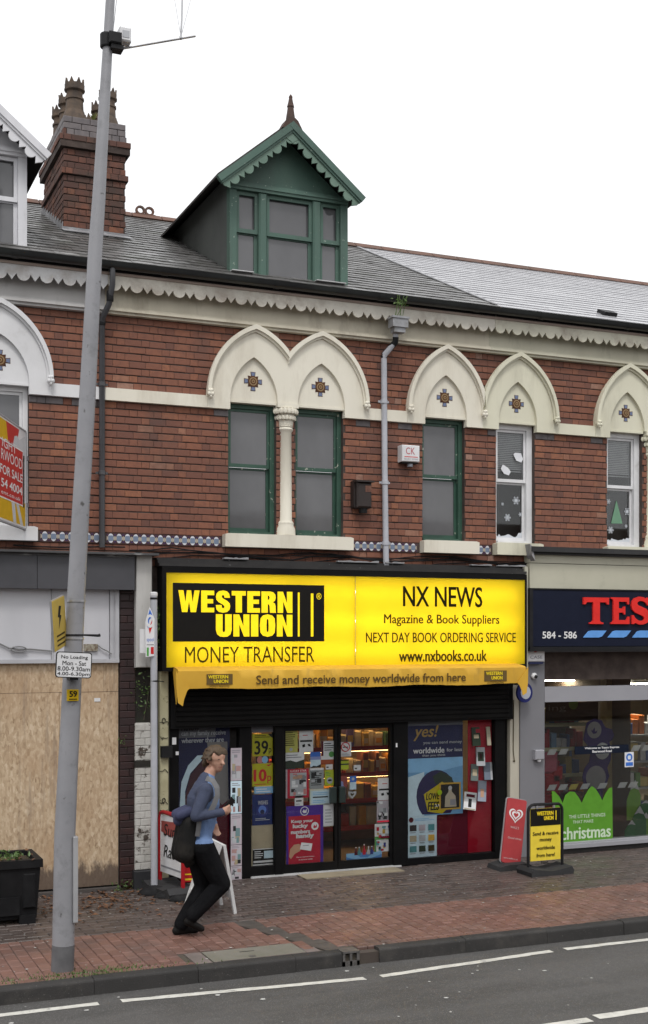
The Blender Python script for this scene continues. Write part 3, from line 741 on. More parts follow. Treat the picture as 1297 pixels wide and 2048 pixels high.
# ---- tile strip under the sills
def strip_tile():
    mb = MB(); w, h = .0475, .062
    mb.cur = 0; mb.prism([(-w, -h), (w, -h), (w, h), (-w, h)], -.004, .01)
    mb.cur = 1; mb.prism(disc_poly(0, 0, .033, .054, 14), -.0055, 0)
    mb.cur = 2; mb.prism([(-.029, -.022), (-.02, -.031), (.02, -.031), (.029, -.022), (.029, .022), (.02, .031), (-.02, .031), (-.029, .022)], -.007, 0)
    for s_ in (-1, 1):
        mb.cur = 4; mb.prism([(s_ * .02, -.004), (s_ * w * .999, -.026), (s_ * w * .999, .026), (s_ * .02, .004)][::s_], -.0058, 0)
        for t in (-1, 1): mb.cur = 3; mb.prism([(s_ * .034, t * .045), (s_ * .046, t * .045), (s_ * .046, t * .026)], -.0064, 0)
    return mb.mesh('tile', [flat('brown_strip_glaze', (0.075, 0.042, 0.042), .35), emb_white, flat('cornflower_glaze', (0.18, 0.225, 0.31), .3), emb_purple, flat('buff_strip_glaze', (.42, .37, .30), .35)])
TM = strip_tile()
for house, x0, x1 in ((hA, 2.46, XB), (hB, XB, 4.62), (hB, 6.275, 7.23), (hB, 8.035, 8.285)):
    base = MB().box(x0, x1, -.006, .03, 3.932, 4.05).build('tile_strip', mat('dark_strip_bed', (0.06, 0.04, 0.036), rough=.8), house)
    n = int((x1 - x0) / .0965); s0 = x0 + ((x1 - x0) - n * .0965) / 2 + .048
    for k in range(n):
        t = put('tile', TM, base); t.location = (s0 + k * .0965, -.007, 3.991)

# ---- frieze, moulding, scalloped eaves board, gutter
def scallops(x0, x1, ztop, zb, y0, y1, pitch=.148):
    """plain board above, alternating round and pointed drops below"""
    polys = []; n = 2 * max(1, round((x1 - x0) / pitch / 2)); p2 = (x1 - x0) / n; a = x0; dp = pitch * .56
    for k in range(n):
        p = p2 * (1.2 if k % 2 == 0 else .8); P = [(a, ztop), (a, zb)]
        if k % 2 == 0: P += [(a + p / 2 + (p / 2 - .004) * math.cos(t), zb - dp * math.sin(t)) for t in [math.pi - math.pi * i / 10 for i in range(11)]]
        else: P += [(a + .004, zb - .004), (a + p * .28, zb - dp * .5), (a + p / 2, zb - dp * .95), (a + p * .72, zb - dp * .5), (a + p - .004, zb - .004)]
        P += [(a + p, zb), (a + p, ztop)]
        polys.append(P); a += p
    return polys
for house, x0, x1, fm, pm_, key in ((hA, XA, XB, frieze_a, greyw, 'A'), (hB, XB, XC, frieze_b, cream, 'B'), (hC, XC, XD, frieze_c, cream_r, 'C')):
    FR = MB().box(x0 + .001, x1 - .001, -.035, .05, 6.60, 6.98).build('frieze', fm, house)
    ml = MB(); ml.box(x0 + .001, x1 - .001, -.07, .02, ZM0, 6.555); ml.box(x0 + .001, x1 - .001, -.10, .02, 6.5551, 6.585); ml.box(x0 + .001, x1 - .001, -.06, .02, 6.5851, 6.61)
    ml.build('moulding', fm, FR)
    sof = MB().box(x0 + .001, x1 - .001, -.205, -.034, 6.955, 6.98).build('soffit', fm, house)
    sc = MB(); Ysc = -.19
    for P in scallops(x0 + .002, x1 - .002, 6.925, 6.825, Ysc, Ysc + .02, .125): sc.prism(P, Ysc, Ysc + .02)
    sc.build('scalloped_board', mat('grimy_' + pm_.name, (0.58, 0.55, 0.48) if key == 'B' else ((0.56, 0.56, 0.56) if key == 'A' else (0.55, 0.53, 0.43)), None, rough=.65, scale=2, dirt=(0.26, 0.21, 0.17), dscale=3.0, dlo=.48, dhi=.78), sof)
    fa = MB().box(x0 + .002, x1 - .002, -.205, -.17, 6.9255, 6.954); fa.build('fascia_board', mat('pinkish_weathered_board', (0.34, 0.27, 0.23), (0.25, 0.19, 0.16), rough=.75, scale=5, stretch=(.3, 1, 1)), sof)
    gt = MB(); n = 8; R_ = .062; yc, zc = -.272, 7.03
    arc = [(yc + R_ * math.cos(a), zc + R_ * math.sin(a)) for a in [math.pi + math.pi * i / n for i in range(n + 1)]]
    arc = [(arc[0][0] - .006, zc + .012)] + arc + [(arc[-1][0], zc + .012)]
    vs = [(x0 + .001, y, z) for y, z in arc] + [(x1 - .001, y, z) for y, z in arc]; k = len(arc)
    gt.add(vs, [(i, i + 1, k + i + 1, k + i) for i in range(k - 1)])
    inn = [(yc + (R_ - .006) * math.cos(a), zc + (R_ - .006) * math.sin(a)) for a in [math.pi + math.pi * i / n for i in range(n + 1)]]
    vs = [(x0 + .001, y, z) for y, z in inn] + [(x1 - .001, y, z) for y, z in inn]; k = len(inn)
    gt.add(vs, [(i, i + 1, k + i + 1, k + i) for i in range(k - 1)])
    xx = x0 + .6
    while xx < x1:
        arc2 = [(yc + (R_ + .006) * math.cos(a), zc + (R_ + .006) * math.sin(a)) for a in [math.pi + math.pi * i / n for i in range(n + 1)]]
        vs = [(xx, y, z) for y, z in arc2] + [(xx + .07, y, z) for y, z in arc2]; k = len(arc2)
        gt.add(vs, [(i, i + 1, k + i + 1, k + i) for i in range(k - 1)]); xx += 1.35
    gt.build('gutter', gutter_m, house, smooth=True)
    MB().box(x0 + .002, x1 - .002, -.206, -.17, 6.955, 7.06).build('gutter_board', black_pl, house)

# ---- roofs
EAVE_Y, EAVE_Z, PITCH, RIDGE_Y = -.24, 7.06, .462, 4.2
def rz(y): return EAVE_Z + PITCH * (y - EAVE_Y)
RA = math.atan(PITCH)
def roof(house, key, x0, x1, mo, ms, ww, exp_, skip, jit=.004, gapx=.005, thk=.009):
    deck = MB().quad((x0, EAVE_Y, rz(EAVE_Y) - .02), (x1, EAVE_Y, rz(EAVE_Y) - .02), (x1, RIDGE_Y, rz(RIDGE_Y) - .02), (x0, RIDGE_Y, rz(RIDGE_Y) - .02)).quad((x0, RIDGE_Y + .001, rz(RIDGE_Y) - .02), (x1, RIDGE_Y + .001, rz(RIDGE_Y) - .02), (x1, RIDGE_Y + 4.4, EAVE_Z), (x0, RIDGE_Y + 4.4, EAVE_Z)).build('roof', underlay, house)
    sl = MB().bbox(-.5, .5, -.5, .5, -.5, .5, b=.1)
    # unit slate, thin in z, long in y
    me = MB().box(-.5, .5, -.5, .5, -.5, .5).mesh('slate', mo)
    items = []; row = 0; L = exp_ * 1.18 / math.cos(RA)
    rnd = random.Random(ord(key) + 3)
    y = EAVE_Y
    while y < RIDGE_Y - .05:
        x = x0 - (ww / 2 if row % 2 else 0)
        while x < x1:
            p, q = max(x, x0), min(x + ww, x1); x += ww
            if q - p < .03: continue
            xc = (p + q) / 2; yc = y + exp_ / 2
            if skip and skip(xc, yc): continue
            rot = Matrix.Rotation(RA - .045, 4, 'X') @ Matrix.Rotation(rnd.gauss(0, .006), 4, 'Z') @ Matrix.Rotation(rnd.gauss(0, jit), 4, 'Y')
            items.append((me, Vector((xc, yc, rz(yc) + .012 + rnd.uniform(-.002, .002))), (q - p - gapx, L, thk), rot))
        y += exp_; row += 1
    pieces('slate', [(a, b, c, d) for a, b, c, d in items], deck, None, ms, 'slates')
    return deck
CHX0, CHX1, CHY0, CHY1 = 3.105, 3.905, 1.75, 3.11
DB = dict(x0=4.735, x1=6.24, yf=.05, xe0=4.515, xe1=6.36, yb=-.20, ze=8.23, za=8.99, xc=5.435)
def skipB(x, y): return (DB['x0'] + .03 < x < DB['x1'] - .03 and y < 2.2 and y > .1) or (x < CHX1 - .04 and CHY0 + .05 < y < CHY1)
def skipA(x, y): return (.9 < x < 2.3 and .1 < y < 2.2) or (x > CHX0 + .05 and CHY0 + .05 < y < CHY1)
rA = roof(hA, 'A', XA, XB - .001, slate_o, slate_s, .27, .2, skipA)
rB = roof(hB, 'B', XB + .001, XC + .03, slate_o, slate_s, .27, .2, skipB)
rC = roof(hC, 'C', XC + .034, XD, tile_o, tile_s, .60, .205, None, .0004, .0012, .016)
for house, x0, x1 in ((rA, XA, XB), (rB, XB, XC), (rC, XC, XD)):
    n = int((x1 - x0) / .45); p = (x1 - x0) / n
    mer = MB().prism([(-.12, -.06), (0, .03), (.12, -.06), (.10, -.075), (0, .005), (-.10, -.075)], 0, p - .012).mesh('ridge_tile', ridge_m)
    for k in range(n):
        o = put('ridge_tile', mer, house); o.location = (x0 + k * p + p, RIDGE_Y, rz(RIDGE_Y) + .045); o.rotation_euler = (0, 0, math.radians(90))
# crested ridge tile with two rings
q = at(290, 430, RIDGE_Y)
cr = MB()
for dx in (-.07, .07):
    o_ = [(q.x + dx + .075 * math.cos(t), rz(RIDGE_Y) + .12 + .07 * math.sin(t)) for t in [2 * math.pi * i / 12 for i in range(13)]]
    i_ = [(q.x + dx + .042 * math.cos(t), rz(RIDGE_Y) + .12 + .04 * math.sin(t)) for t in [2 * math.pi * i / 12 for i in range(13)]]
    cr.ring(o_, i_, RIDGE_Y - .02 + dx * .02, RIDGE_Y + .02 + dx * .02)
cr.box(q.x - .16, q.x + .16, RIDGE_Y - .019, RIDGE_Y + .019, rz(RIDGE_Y) + .03, rz(RIDGE_Y) + .075)
cr.build('ridge_crest', ridge_m, rB)
# lead strip where the two roofs meet and a roof vent
vs = []
mb = MB(); n = 12
for k in range(n):
    a = EAVE_Y + .1 + (RIDGE_Y - EAVE_Y - .2) * k / n; b = EAVE_Y + .1 + (RIDGE_Y - EAVE_Y - .2) * (k + 1) / n
    w = random.uniform(.03, .05)
    mb.box(XC + .005, XC + .025 + w, 0, (b - a) / math.cos(RA) - .01, 0, .012, Matrix.Translation((0, a, rz(a) + .022)) @ Matrix.Rotation(RA, 4, 'X'))
mb.build('lead_strip', lead, rB)
q = min((at(1214, 628, k * .02) for k in range(200)), key=lambda v: abs(v.z - rz(v.y) - .03)); mb = MB(); mb.box(q.x - .10, q.x + .10, -.1, .1, .0, .05, Matrix.Translation((0, q.y, rz(q.y) + .02)) @ Matrix.Rotation(RA, 4, 'X')); mb.build('roof_vent', black_pl, rC)
# ------------------------------------------------------------------ dormers
def dormer(house, d, fm, cheek_m, label, panes_m, white=False):
    x0, x1, yf, xc = d['x0'], d['x1'], d['yf'], d['xc']
    zb = 7.09; zl = 8.27                       # foot and top of the window zone
    def zr(x): return d['za'] - (d['za'] - d['ze']) * abs(x - xc) / ((d['xe1'] - d['xe0']) / 2)
    # gable face with the window openings left free
    G = MB().prism([(x0, zl - .09), (x1, zl - .09), (x1, zr(x1) - .09), (xc, d['za'] - .09), (x0, zr(x0) - .09)], yf + .02, yf + .1).build('dormer', fm, house)
    tag(G, label)
    # cheeks
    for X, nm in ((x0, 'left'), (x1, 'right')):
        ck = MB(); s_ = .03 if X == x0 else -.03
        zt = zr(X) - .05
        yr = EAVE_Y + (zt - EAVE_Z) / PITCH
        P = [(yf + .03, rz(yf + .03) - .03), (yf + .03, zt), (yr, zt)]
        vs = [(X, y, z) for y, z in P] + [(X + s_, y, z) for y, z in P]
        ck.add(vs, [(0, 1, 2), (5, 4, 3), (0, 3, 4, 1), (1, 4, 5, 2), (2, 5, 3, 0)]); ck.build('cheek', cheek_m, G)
    # frame: two corner posts, two mullions, head moulding
    fr = MB(); w = x1 - x0
    m1, m2 = x0 + w * .235, x0 + w * .70
    fr.box(x0 - .012, x0 + .075, yf - .03, yf + .08, zb - .1, zl - .08); fr.box(x1 - .085, x1 + .012, yf - .03, yf + .08, zb - .1, zl - .08)
    for m in (m1, m2): fr.bbox(m, m + .105, yf - .045, yf + .07, zb - .02, zl - .095, .02)
    fr.box(x0 - .01, x1 + .01, yf - .05, yf + .06, zl - .095, zl - .06); fr.box(x0 - .01, x1 + .01, yf - .065, yf + .06, zl - .0599, zl - .03); fr.box(x0 - .01, x1 + .01, yf - .04, yf + .06, zl - .0299, zl + .0)
    fr.box(x0 + .075, x1 - .085, yf - .02, yf + .07, zb - .03, zb + .02)
    fr.build('window_frame', fm, G)
    zm = zb + .50 * (zl - zb)
    for a, b in ((x0 + .075, m1), (m1 + .105, m2), (m2 + .105, x1 - .085)):
        s_ = MB(); t = .042
        for p, q, y in ((zm, zl - .1, yf + .0), (zb + .021, zm - .002, yf + .03)):
            up = p == zm
            s_.box(a + .001, a + t, y, y + .03, p, q); s_.box(b - t, b - .001, y, y + .03, p, q)
            s_.box(a + t, b - t, y, y + .03, q - (t if up else .012), q); s_.box(a + t, b - t, y, y + .03, p, p + (.05 if up else .022))
        s_.build('sash', fm, G)
        MB().box(a + t * .8, b - t * .8, yf + .045, yf + .05, zb + .03, zl - .12).build('pane', panes_m, G)
    # bargeboards with scalloped lower edge
    L = math.hypot(d['za'] - d['ze'], (d['xe1'] - d['xe0']) / 2); ang = math.atan2(d['za'] - d['ze'], (d['xe1'] - d['xe0']) / 2)
    for sgn in (-1, 1):
        bb = MB(); yb = d['yb']
        M = Matrix.Translation((xc, 0, d['za'])) @ (Matrix.Rotation(ang, 4, 'Y') if sgn > 0 else Matrix.Scale(-1, 4, (1, 0, 0)) @ Matrix.Rotation(ang, 4, 'Y'))
        e_ = .0 if sgn > 0 else .0025
        bb.box(0, L + .03, yb - .035 + e_, yb + .03 - e_, -.075, 0.0, M); bb.box(0, L + .025, yb - .018 + e_, yb + .028 - e_, -.10, -.0751, M)
        bb.build('bargeboard', fm, G)
        sb = MB()
        for P in scallops(.075, L + .015, -.1005, -.135, 0, 0, .115): sb.prism([(x, max(z, -.235)) for x, z in P], yb + (0 if sgn > 0 else .004), yb + .022 + (0 if sgn > 0 else .003), M)
        if sgn > 0: sb.prism([(xc - .10, d['za'] - .185), (xc, d['za'] - .105), (xc + .10, d['za'] - .185), (xc + .055, d['za'] - .215), (xc, d['za'] - .245), (xc - .055, d['za'] - .215)], yb - .003, yb + .0195)
        sb.build('scalloped_trim', green_l if not white else fm, G)
        # roof slope of the dormer with slates, dark soffit below
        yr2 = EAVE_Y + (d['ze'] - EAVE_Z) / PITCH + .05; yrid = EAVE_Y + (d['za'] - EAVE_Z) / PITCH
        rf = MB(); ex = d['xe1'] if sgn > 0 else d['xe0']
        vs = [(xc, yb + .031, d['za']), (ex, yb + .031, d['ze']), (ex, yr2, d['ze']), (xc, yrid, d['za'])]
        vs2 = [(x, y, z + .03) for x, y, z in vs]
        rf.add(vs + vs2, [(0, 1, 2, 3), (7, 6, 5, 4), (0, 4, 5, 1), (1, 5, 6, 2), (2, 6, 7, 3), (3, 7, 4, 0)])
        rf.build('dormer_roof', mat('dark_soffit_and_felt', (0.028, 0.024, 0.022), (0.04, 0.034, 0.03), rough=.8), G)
    return G
green_l = mat('pale_green_paint', (0.125, 0.20, 0.155), (0.10, 0.165, 0.128), rough=.55, scale=6, fleck=(0.3, 0.36, 0.3), fscale=24, flo=.7)
cheek_g = mat('grey_green_render', (0.095, 0.102, 0.095), (0.070, 0.075, 0.070), rough=.85, scale=1.5, dirt=(0.045, 0.047, 0.043), dscale=1.2, dlo=.5, dhi=.8, bump=.2, bscale=60)
dB = dormer(hB, DB, green, cheek_g, 'faded green painted gable dormer with three sash lights', pane_m)
white_d = mat('weathered_white_paint', (0.62, 0.62, 0.645), (0.52, 0.52, 0.545), rough=.55, scale=3, stretch=(1, 1, .25), dirt=(0.33, 0.32, 0.32), dscale=3, dlo=.56, dhi=.8)
e = at(98, 300, -.20)
DA = dict(x0=e.x - .12 - 1.505, x1=e.x - .21, yf=.05, xe0=e.x - 1.845, xe1=e.x, yb=-.20, ze=e.z - .03, za=e.z + .73, xc=e.x - .92)
DA['x0'] = e.x - 1.66
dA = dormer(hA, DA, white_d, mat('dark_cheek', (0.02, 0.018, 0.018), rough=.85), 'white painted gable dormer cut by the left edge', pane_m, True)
# finial on the green dormer
fin = MB(); q = Vector((DB['xc'], -.14, DB['za'] + .02))
fin.prism([(q.x - .13, q.z - .10), (q.x + .13, q.z - .10), (q.x + .075, q.z + .0), (q.x + .04, q.z + .03), (q.x - .04, q.z + .03), (q.x - .075, q.z)], q.y - .06, q.y + .1)
fin.lathe([(.06, .02), (.052, .08), (.048, .10), (.038, .17), (.046, .18), (.032, .23), (.022, .28), (.024, .30), (.012, .32), (.004, .33)], q, 7)
fin.build('finial', mat('sooty_terracotta', (.075, .042, .032), (.05, .034, .028), rough=.85, scale=8), dB, smooth=False)
# lead apron at the dormer foot
MB().box(DB['x0'] - .02, DB['x0'] + .25, -.1, .02, rz(-.02) + .015, rz(-.02) + .025).box(DB['x1'] - .45, DB['x1'] - .06, -.1, .02, rz(-.02) + .015, rz(-.02) + .025).build('lead_apron', mat('white_lead_apron', (0.5, 0.5, 0.5), (0.4, 0.4, 0.4), rough=.5), dB)

# ------------------------------------------------------------------ chimney stack on the party wall
chz = 9.22
SOOT = [(0, (.075, .038, .031)), (.5, (.135, .058, .041)), (.9, (.175, .072, .046)), (1, (.22, .09, .05))]
soot_o, soot_s = [mat('sooty_chimney_brick_' + r_, (.1, .1, .1), (.085, .045, .035), ramp=SOOT, rand=r_, scale=9, lo=.4, hi=.75, rough=.9, bump=.3, bscale=90, dirt=(.05, .042, .034), dscale=2.2, dlo=.48, dhi=.72) for r_ in ('object', 'island')]
bm_soot = MB().bbox(-.5, .5, -.5, .5, -.5, .5, b=.06).mesh('brick', soot_o)
ch = MB().box(CHX0 + .012, CHX1 - .012, CHY0 + .012, CHY1 - .012, 7.3, chz).build('chimney', mortar, hB)
tag(ch, 'red brick chimney stack with blue brick cap and crowned clay pots')
rnd = random.Random(11); items = []
def face_bricks(z0, z1, off, ch_h=.0833):
    z = z0; row = 0
    while z < z1 - .02:
        for face in ('f', 'l', 'r'):
            a, b = (CHX0 - off, CHX1 + off) if face == 'f' else (CHY0 - off + .04, CHY1 + off)
            x = a - (0 if row % 2 else .145) ; k = 0
            while x < b:
                Lb = .193 if k % 2 == 0 else .0965; p, q_ = max(x, a), min(x + Lb, b); x += Lb; k += 1
                if q_ - p < .03: continue
                m = (p + q_) / 2; me = bm_blue if z > 9.2 or (z < 7.99 and rnd.random() < .5) else bm_soot
                if face == 'f':
                    if z < rz(CHY0) - .1: continue
                    items.append((me, Vector((m, CHY0 - off + .02 + rnd.gauss(0, .002), z + ch_h / 2)), (q_ - p - .007, .04, ch_h - .013), None))
                elif face == 'l':
                    if z < rz(m) - .1: continue
                    items.append((me, Vector((CHX0 - off + .02 + rnd.gauss(0, .002), m, z + ch_h / 2)), (q_ - p - .007, .04, ch_h - .013), Matrix.Rotation(-math.pi / 2, 4, 'Z')))
                else:
                    if z < rz(m) - .1: continue
                    items.append((me, Vector((CHX1 + off - .02, m, z + ch_h / 2)), (q_ - p - .007, .04, ch_h - .013), Matrix.Rotation(math.pi / 2, 4, 'Z')))
        z += ch_h; row += 1
z0 = 7.62
face_bricks(z0, z0 + 13 * .0833, 0); zz = z0 + 13 * .0833           # 8.70
face_bricks(zz, zz + .0833, .03); zz += .0833
face_bricks(zz, zz + 3 * .0833, .0); zz += 3 * .0833
face_bricks(zz, zz + .0833, .03); zz += .0833
face_bricks(zz, zz + .0833, .055); zz += .0833
face_bricks(zz, zz + .07, .01); zz += .0833
pieces('brick', items, ch, None, soot_s, 'bricks')
for o_, za, zb in ((.028, z0 + 13 * .0833, z0 + 14 * .0833), (.028, z0 + 17 * .0833, z0 + 18 * .0833), (.053, z0 + 18 * .0833, z0 + 19 * .0833)):
    pass
core = MB()
core.box(CHX0 - .02, CHX1 + .02, CHY0 - .02, CHY1 + .02, z0 + 13 * .0833 + .004, z0 + 14 * .0833 - .004)
core.box(CHX0 - .045, CHX1 + .045, CHY0 - .045, CHY1 + .045, z0 + 17 * .0833 + .006, z0 + 19 * .0833 - .004)
core.build('oversailing_course', mortar, ch)
capm = MB()
for k, (o_, za, zb) in enumerate(((.0, zz + .0, zz + .075), (-.012, zz + .0795, zz + .155))):
    pass
cap = MB().box(CHX0 + .012, CHX1 - .012, CHY0 + .012, CHY1 - .012, zz - .02, zz + .155).build('chimney_cap', mortar, ch)
bl = []
for row in range(2):
    for (a, b, face) in ((CHX0, CHX1, 'f'), (CHY0 + .04, CHY1, 'l'), (CHY0 + .04, CHY1, 'r')):
        x = a - .12 * (row % 2)
        while x < b:
            p, q_ = max(x, a), min(x + .23, b); x += .23
            if q_ - p < .03: continue
            m = (p + q_) / 2; z = zz + .04 + row * .08
            if face == 'f': bl.append((bm_blue, Vector((m, CHY0 + .02, z)), (q_ - p - .008, .04, .072), None))
            else: bl.append((bm_blue, Vector(((CHX0 + .02) if face == 'l' else (CHX1 - .02), m, z)), (q_ - p - .008, .04, .072), Matrix.Rotation(-math.pi / 2 if face == 'l' else math.pi / 2, 4, 'Z')))
pieces('cap_brick', bl, ch, None, blue_brick, 'cap_bricks')
def pot_mesh():
    mb = MB().lathe([(.165, 0), (.16, .05), (.125, .15), (.122, .165), (.112, .17), (.105, .30), (.118, .305), (.118, .33), (.098, .335), (.1, .40), (.128, .42), (.13, .44), (.122, .445), (.124, .50), (.1, .50), (.095, .38)], (0, 0, 0), 14, cap=False)
    for k in range(8):
        a0 = 2 * math.pi * k / 8; r = .12; h = .065
        P = [(r * math.cos(a0 + t), r * math.sin(a0 + t)) for t in (-.27, 0, .27)]; Q = [((r - .02) * math.cos(a0 + t), (r - .02) * math.sin(a0 + t)) for t in (-.27, 0, .27)]
        vs = [(P[0][0], P[0][1], .498), (P[2][0], P[2][1], .498), (P[1][0] * 1.03, P[1][1] * 1.03, .5 + h), (Q[0][0], Q[0][1], .498), (Q[2][0], Q[2][1], .498), (Q[1][0], Q[1][1], .5 + h)]
        mb.add(vs, [(0, 1, 2), (5, 4, 3), (0, 2, 5, 3), (2, 1, 4, 5)])
    mb.cur = 1; mb.lathe([(.094, .40), (.01, .401)], (0, 0, 0), 12, cap=False)
    return mb.mesh('chimney_pot', [terracotta, black_pl], smooth=True)
PM = pot_mesh()
for cx in (3.295, 3.725):
    for cy in (1.99, 2.43, 2.87):
        o = put('chimney_pot', PM, ch); o.location = (cx, cy, zz + .15); o.rotation_euler = (0, 0, random.uniform(0, .7)); s_ = random.uniform(.96, 1.03); o.scale = (s_, s_, s_)
        if cx > 3.5: o.scale = (.95, .95, .93)
MB().box(CHX0 + .03, CHX1 - .03, CHY0 + .03, CHY1 - .03, zz + .1, zz + .168).build('flaunching', mat('cement_flaunching', (0.12, 0.115, 0.10), (0.09, 0.09, 0.07), rough=.9), ch)
# small weed on the cap
wd = MB()
for k in range(9):
    a = random.uniform(0, 6.28); h = random.uniform(.05, .13); b = Vector((3.5, CHY0 + .06, zz + .16)); t = b + Vector((.05 * math.cos(a), -.03 + .04 * math.sin(a), h)); wd.tube([b, (b + t) / 2 + Vector((0, 0, .01)), t], [.004, .009, .001], 4)
wd.build('weed', mat('yellowing_leaf', (0.2, 0.19, 0.05), (0.12, 0.15, 0.04), rough=.6), ch)
# lead flashing, stepped up the left side and along the front
fl = MB()
fl.box(CHX0 - .03, CHX1 + .05, CHY0 - .16, CHY0 - .004, .0, .008, None)
fl = MB().box(CHX0 - .03, CHX1 + .05, -.17, -.0, .028, .036, Matrix.Translation((0, CHY0, rz(CHY0))) @ Matrix.Rotation(RA, 4, 'X'))
fl.box(CHX0 - .02, CHX1 + .02, CHY0 - .012, CHY0 - .004, rz(CHY0) - .02, rz(CHY0) + .06)
y = CHY0
while y < CHY1 - .05:
    fl.box(CHX0 - .014, CHX0 - .006, y, y + .14, rz(y) - .04, rz(y + .07) + .09); y += .145
fl.build('flashing', lead, ch)

# ------------------------------------------------------------------ rainwater pipes
def pipe(name, label, pts, r, m, clips, seg=12):
    t = thing(name, label, 'drainpipe', (pts[-1][0], pts[-1][1], pts[-1][2]))
    MB().tube(pts, r, seg).build('pipe', m, t, smooth=True)
    for x, y, z in clips:
        MB().lathe([(r + .002, -.025), (r + .009, -.022), (r + .009, .022), (r + .002, .025)], (x, y, z), seg).box(x - r - .035, x + r + .035, y + r * .2, y + r * .2 + .012, z - .012, z + .012).build('clip', m, t, smooth=True)
    return t
xl = fx(204, -.05)
dp = pipe('drainpipe', 'thin black drainpipe at the left end of the middle house', [(xl + .07, -.27, 6.99), (xl + .07, -.27, 6.80), (xl + .06, -.22, 6.70), (xl + .05, -.2, 6.60), (xl + .0, -.09, 6.46), (xl, -.06, 6.40), (xl, -.06, 3.88)], .034, mat('black_pipe_plastic', (0.045, 0.046, 0.05), (0.06, 0.06, 0.066), rough=.35), [(xl, -.06, 5.72), (xl, -.06, 4.72)])
for a_, b_ in ((6.62, 6.74), (6.38, 6.48)):
    x_, y_ = (xl + .057, -.21) if a_ > 6.5 else (xl, -.063)
    MB().lathe([(.036, a_), (.041, a_ + .01), (.041, b_ - .01), (.036, b_)], (x_, y_, 0), 12).build('socket', black_pl, dp, smooth=True)
xr = fx(768, -.07)
rp = pipe('drainpipe', 'pale grey drainpipe with hopper between the arched windows', [(xr + .10, -.2, 6.60), (xr + .10, -.19, 6.50), (xr + .0, -.09, 6.36), (xr, -.075, 6.30), (xr + .01, -.075, 5.0), (xr + .03, -.075, 3.74)], .037, pvc_grey, [(xr, -.075, 5.78), (xr + .015, -.075, 4.78), (xr + .025, -.075, 4.03)])
MB().tube([(xr + .10, -.2, 6.56), (xr + .10, -.19, 6.50), (xr + .05, -.135, 6.43), (xr + .0, -.085, 6.36), (xr, -.078, 6.32)], .0385, 12).build('offset_bend', black_pl, rp, smooth=True)
hp = MB().box(xr - .0, xr + .21, -.33, -.195, 6.66, 6.78); hp.box(xr + .03, xr + .18, -.31, -.2, 6.60, 6.66); hp.box(xr - .012, xr + .222, -.342, -.194, 6.765, 6.79)
hp.build('hopper', mat('dirty_grey_pvc', (0.27, 0.275, 0.29), (0.18, 0.18, 0.18), rough=.5, scale=10), rp)
def leaves(name, parent, c, spread, n, s0, s1, m, seed=1, stems=True, tagv=None):
    r_ = random.Random(seed); mb = MB()
    for k in range(n):
        p = Vector(c) + Vector((r_.gauss(0, spread[0]), r_.gauss(0, spread[1]), r_.gauss(0, spread[2])))
        d = Vector((r_.gauss(0, 1), r_.gauss(-.4, 1), r_.gauss(.4, .8))).normalized(); e = d.cross(Vector((r_.gauss(0, 1), r_.gauss(0, 1), r_.gauss(0, 1)))).normalized()
        s = r_.uniform(s0, s1); nrm = d.cross(e)
        mb.add([p - d * s, p - d * s * .2 + e * s * .45 + nrm * s * .12, p + d * s, p - d * s * .2 - e * s * .45 + nrm * s * .12], [(0, 1, 2), (0, 2, 3)])
    return mb.build(name, m, parent)
wh = thing('gutter_weed', 'green weeds growing out of the gutter above the grey hopper', 'plant', (xr + .1, -.3, 6.8))
leaves('foliage', wh, (xr + .1, -.345, 6.97), (.06, .02, .025), 24, .018, .034, leaf_m, 3)
st = MB()
for k in range(6): st.tube([(xr + .1 + random.uniform(-.06, .06), -.30, 6.79), (xr + .1 + random.uniform(-.13, .13), -.35, 7.04)], .004, 4)
st.build('stem', leaf_m, wh)

# ------------------------------------------------------------------ boxes on the wall
x0, x1, z0_, z1_ = rect(803, 891, 838, 924, -.1)
al = thing('alarm_box', 'white square alarm box with red lettering on the wall beside the grey drainpipe', 'alarm box', ((x0 + x1) / 2, 0, z0_))
MB().bbox(x0, x1, -.13, .0, z0_, z1_, .01).build('case', white_p, al)
text('CK', x0 + .05, x1 - .07, z0_ + .09, z1_ - .03, -.132, mat('faded_red_print', (.45, .08, .1)), al)
MB().box(x0 + .03, x1 - .03, -.1315, -.13, z0_ + .055, z0_ + .064).build('print_line', red_ink, al); text('SECURITY SYSTEMS', x0 + .025, x1 - .025, z0_ + .022, z0_ + .042, -.132, grey_ink, al)
MB().lathe([(.035, -.05), (.035, 0), (.03, .005)], ((x0 + x1) / 2 + .02, -.06, z0_ - .004), 12).build('strobe', mat('grey_strobe', (.3, .32, .36)), al)
MB().box(x0 + .01, x1 - .01, -.1, -.02, z0_ - .018, z0_ - .0005).build('base', black_pl, al)
x0, x1, z0_, z1_ = rect(708, 962, 742, 1018, -.1)
fb = thing('fan_cowl', 'dark rusty metal flue box on the brick wall below the twin arches', 'vent box', ((x0 + x1) / 2, 0, z0_))
rust = mat('dark_rusty_metal', (0.022, 0.013, 0.011), (0.016, 0.011, 0.01), rough=.6, scale=6, dirt=(0.06, 0.025, 0.017), dscale=9, dlo=.6, dhi=.7)
MB().bbox(x0 + .02, x1 - .01, -.16, 0, z0_ + .01, z1_ - .02, .02).build('case', rust, fb)
MB().box(x0, x1 + .01, -.19, .0, z1_ - .02, z1_).box(x0, x0 + .02, -.10, 0, z0_ + .02, z1_ - .021).build('hood', rust, fb)
MB().box(x1 - .10, x1 - .02, -.163, -.1605, z1_ - .14, z1_ - .06).build('rust_patch', mat('bare_rust', (0.16, 0.075, 0.05), (0.09, 0.04, 0.03), rough=.9, scale=20), fb)
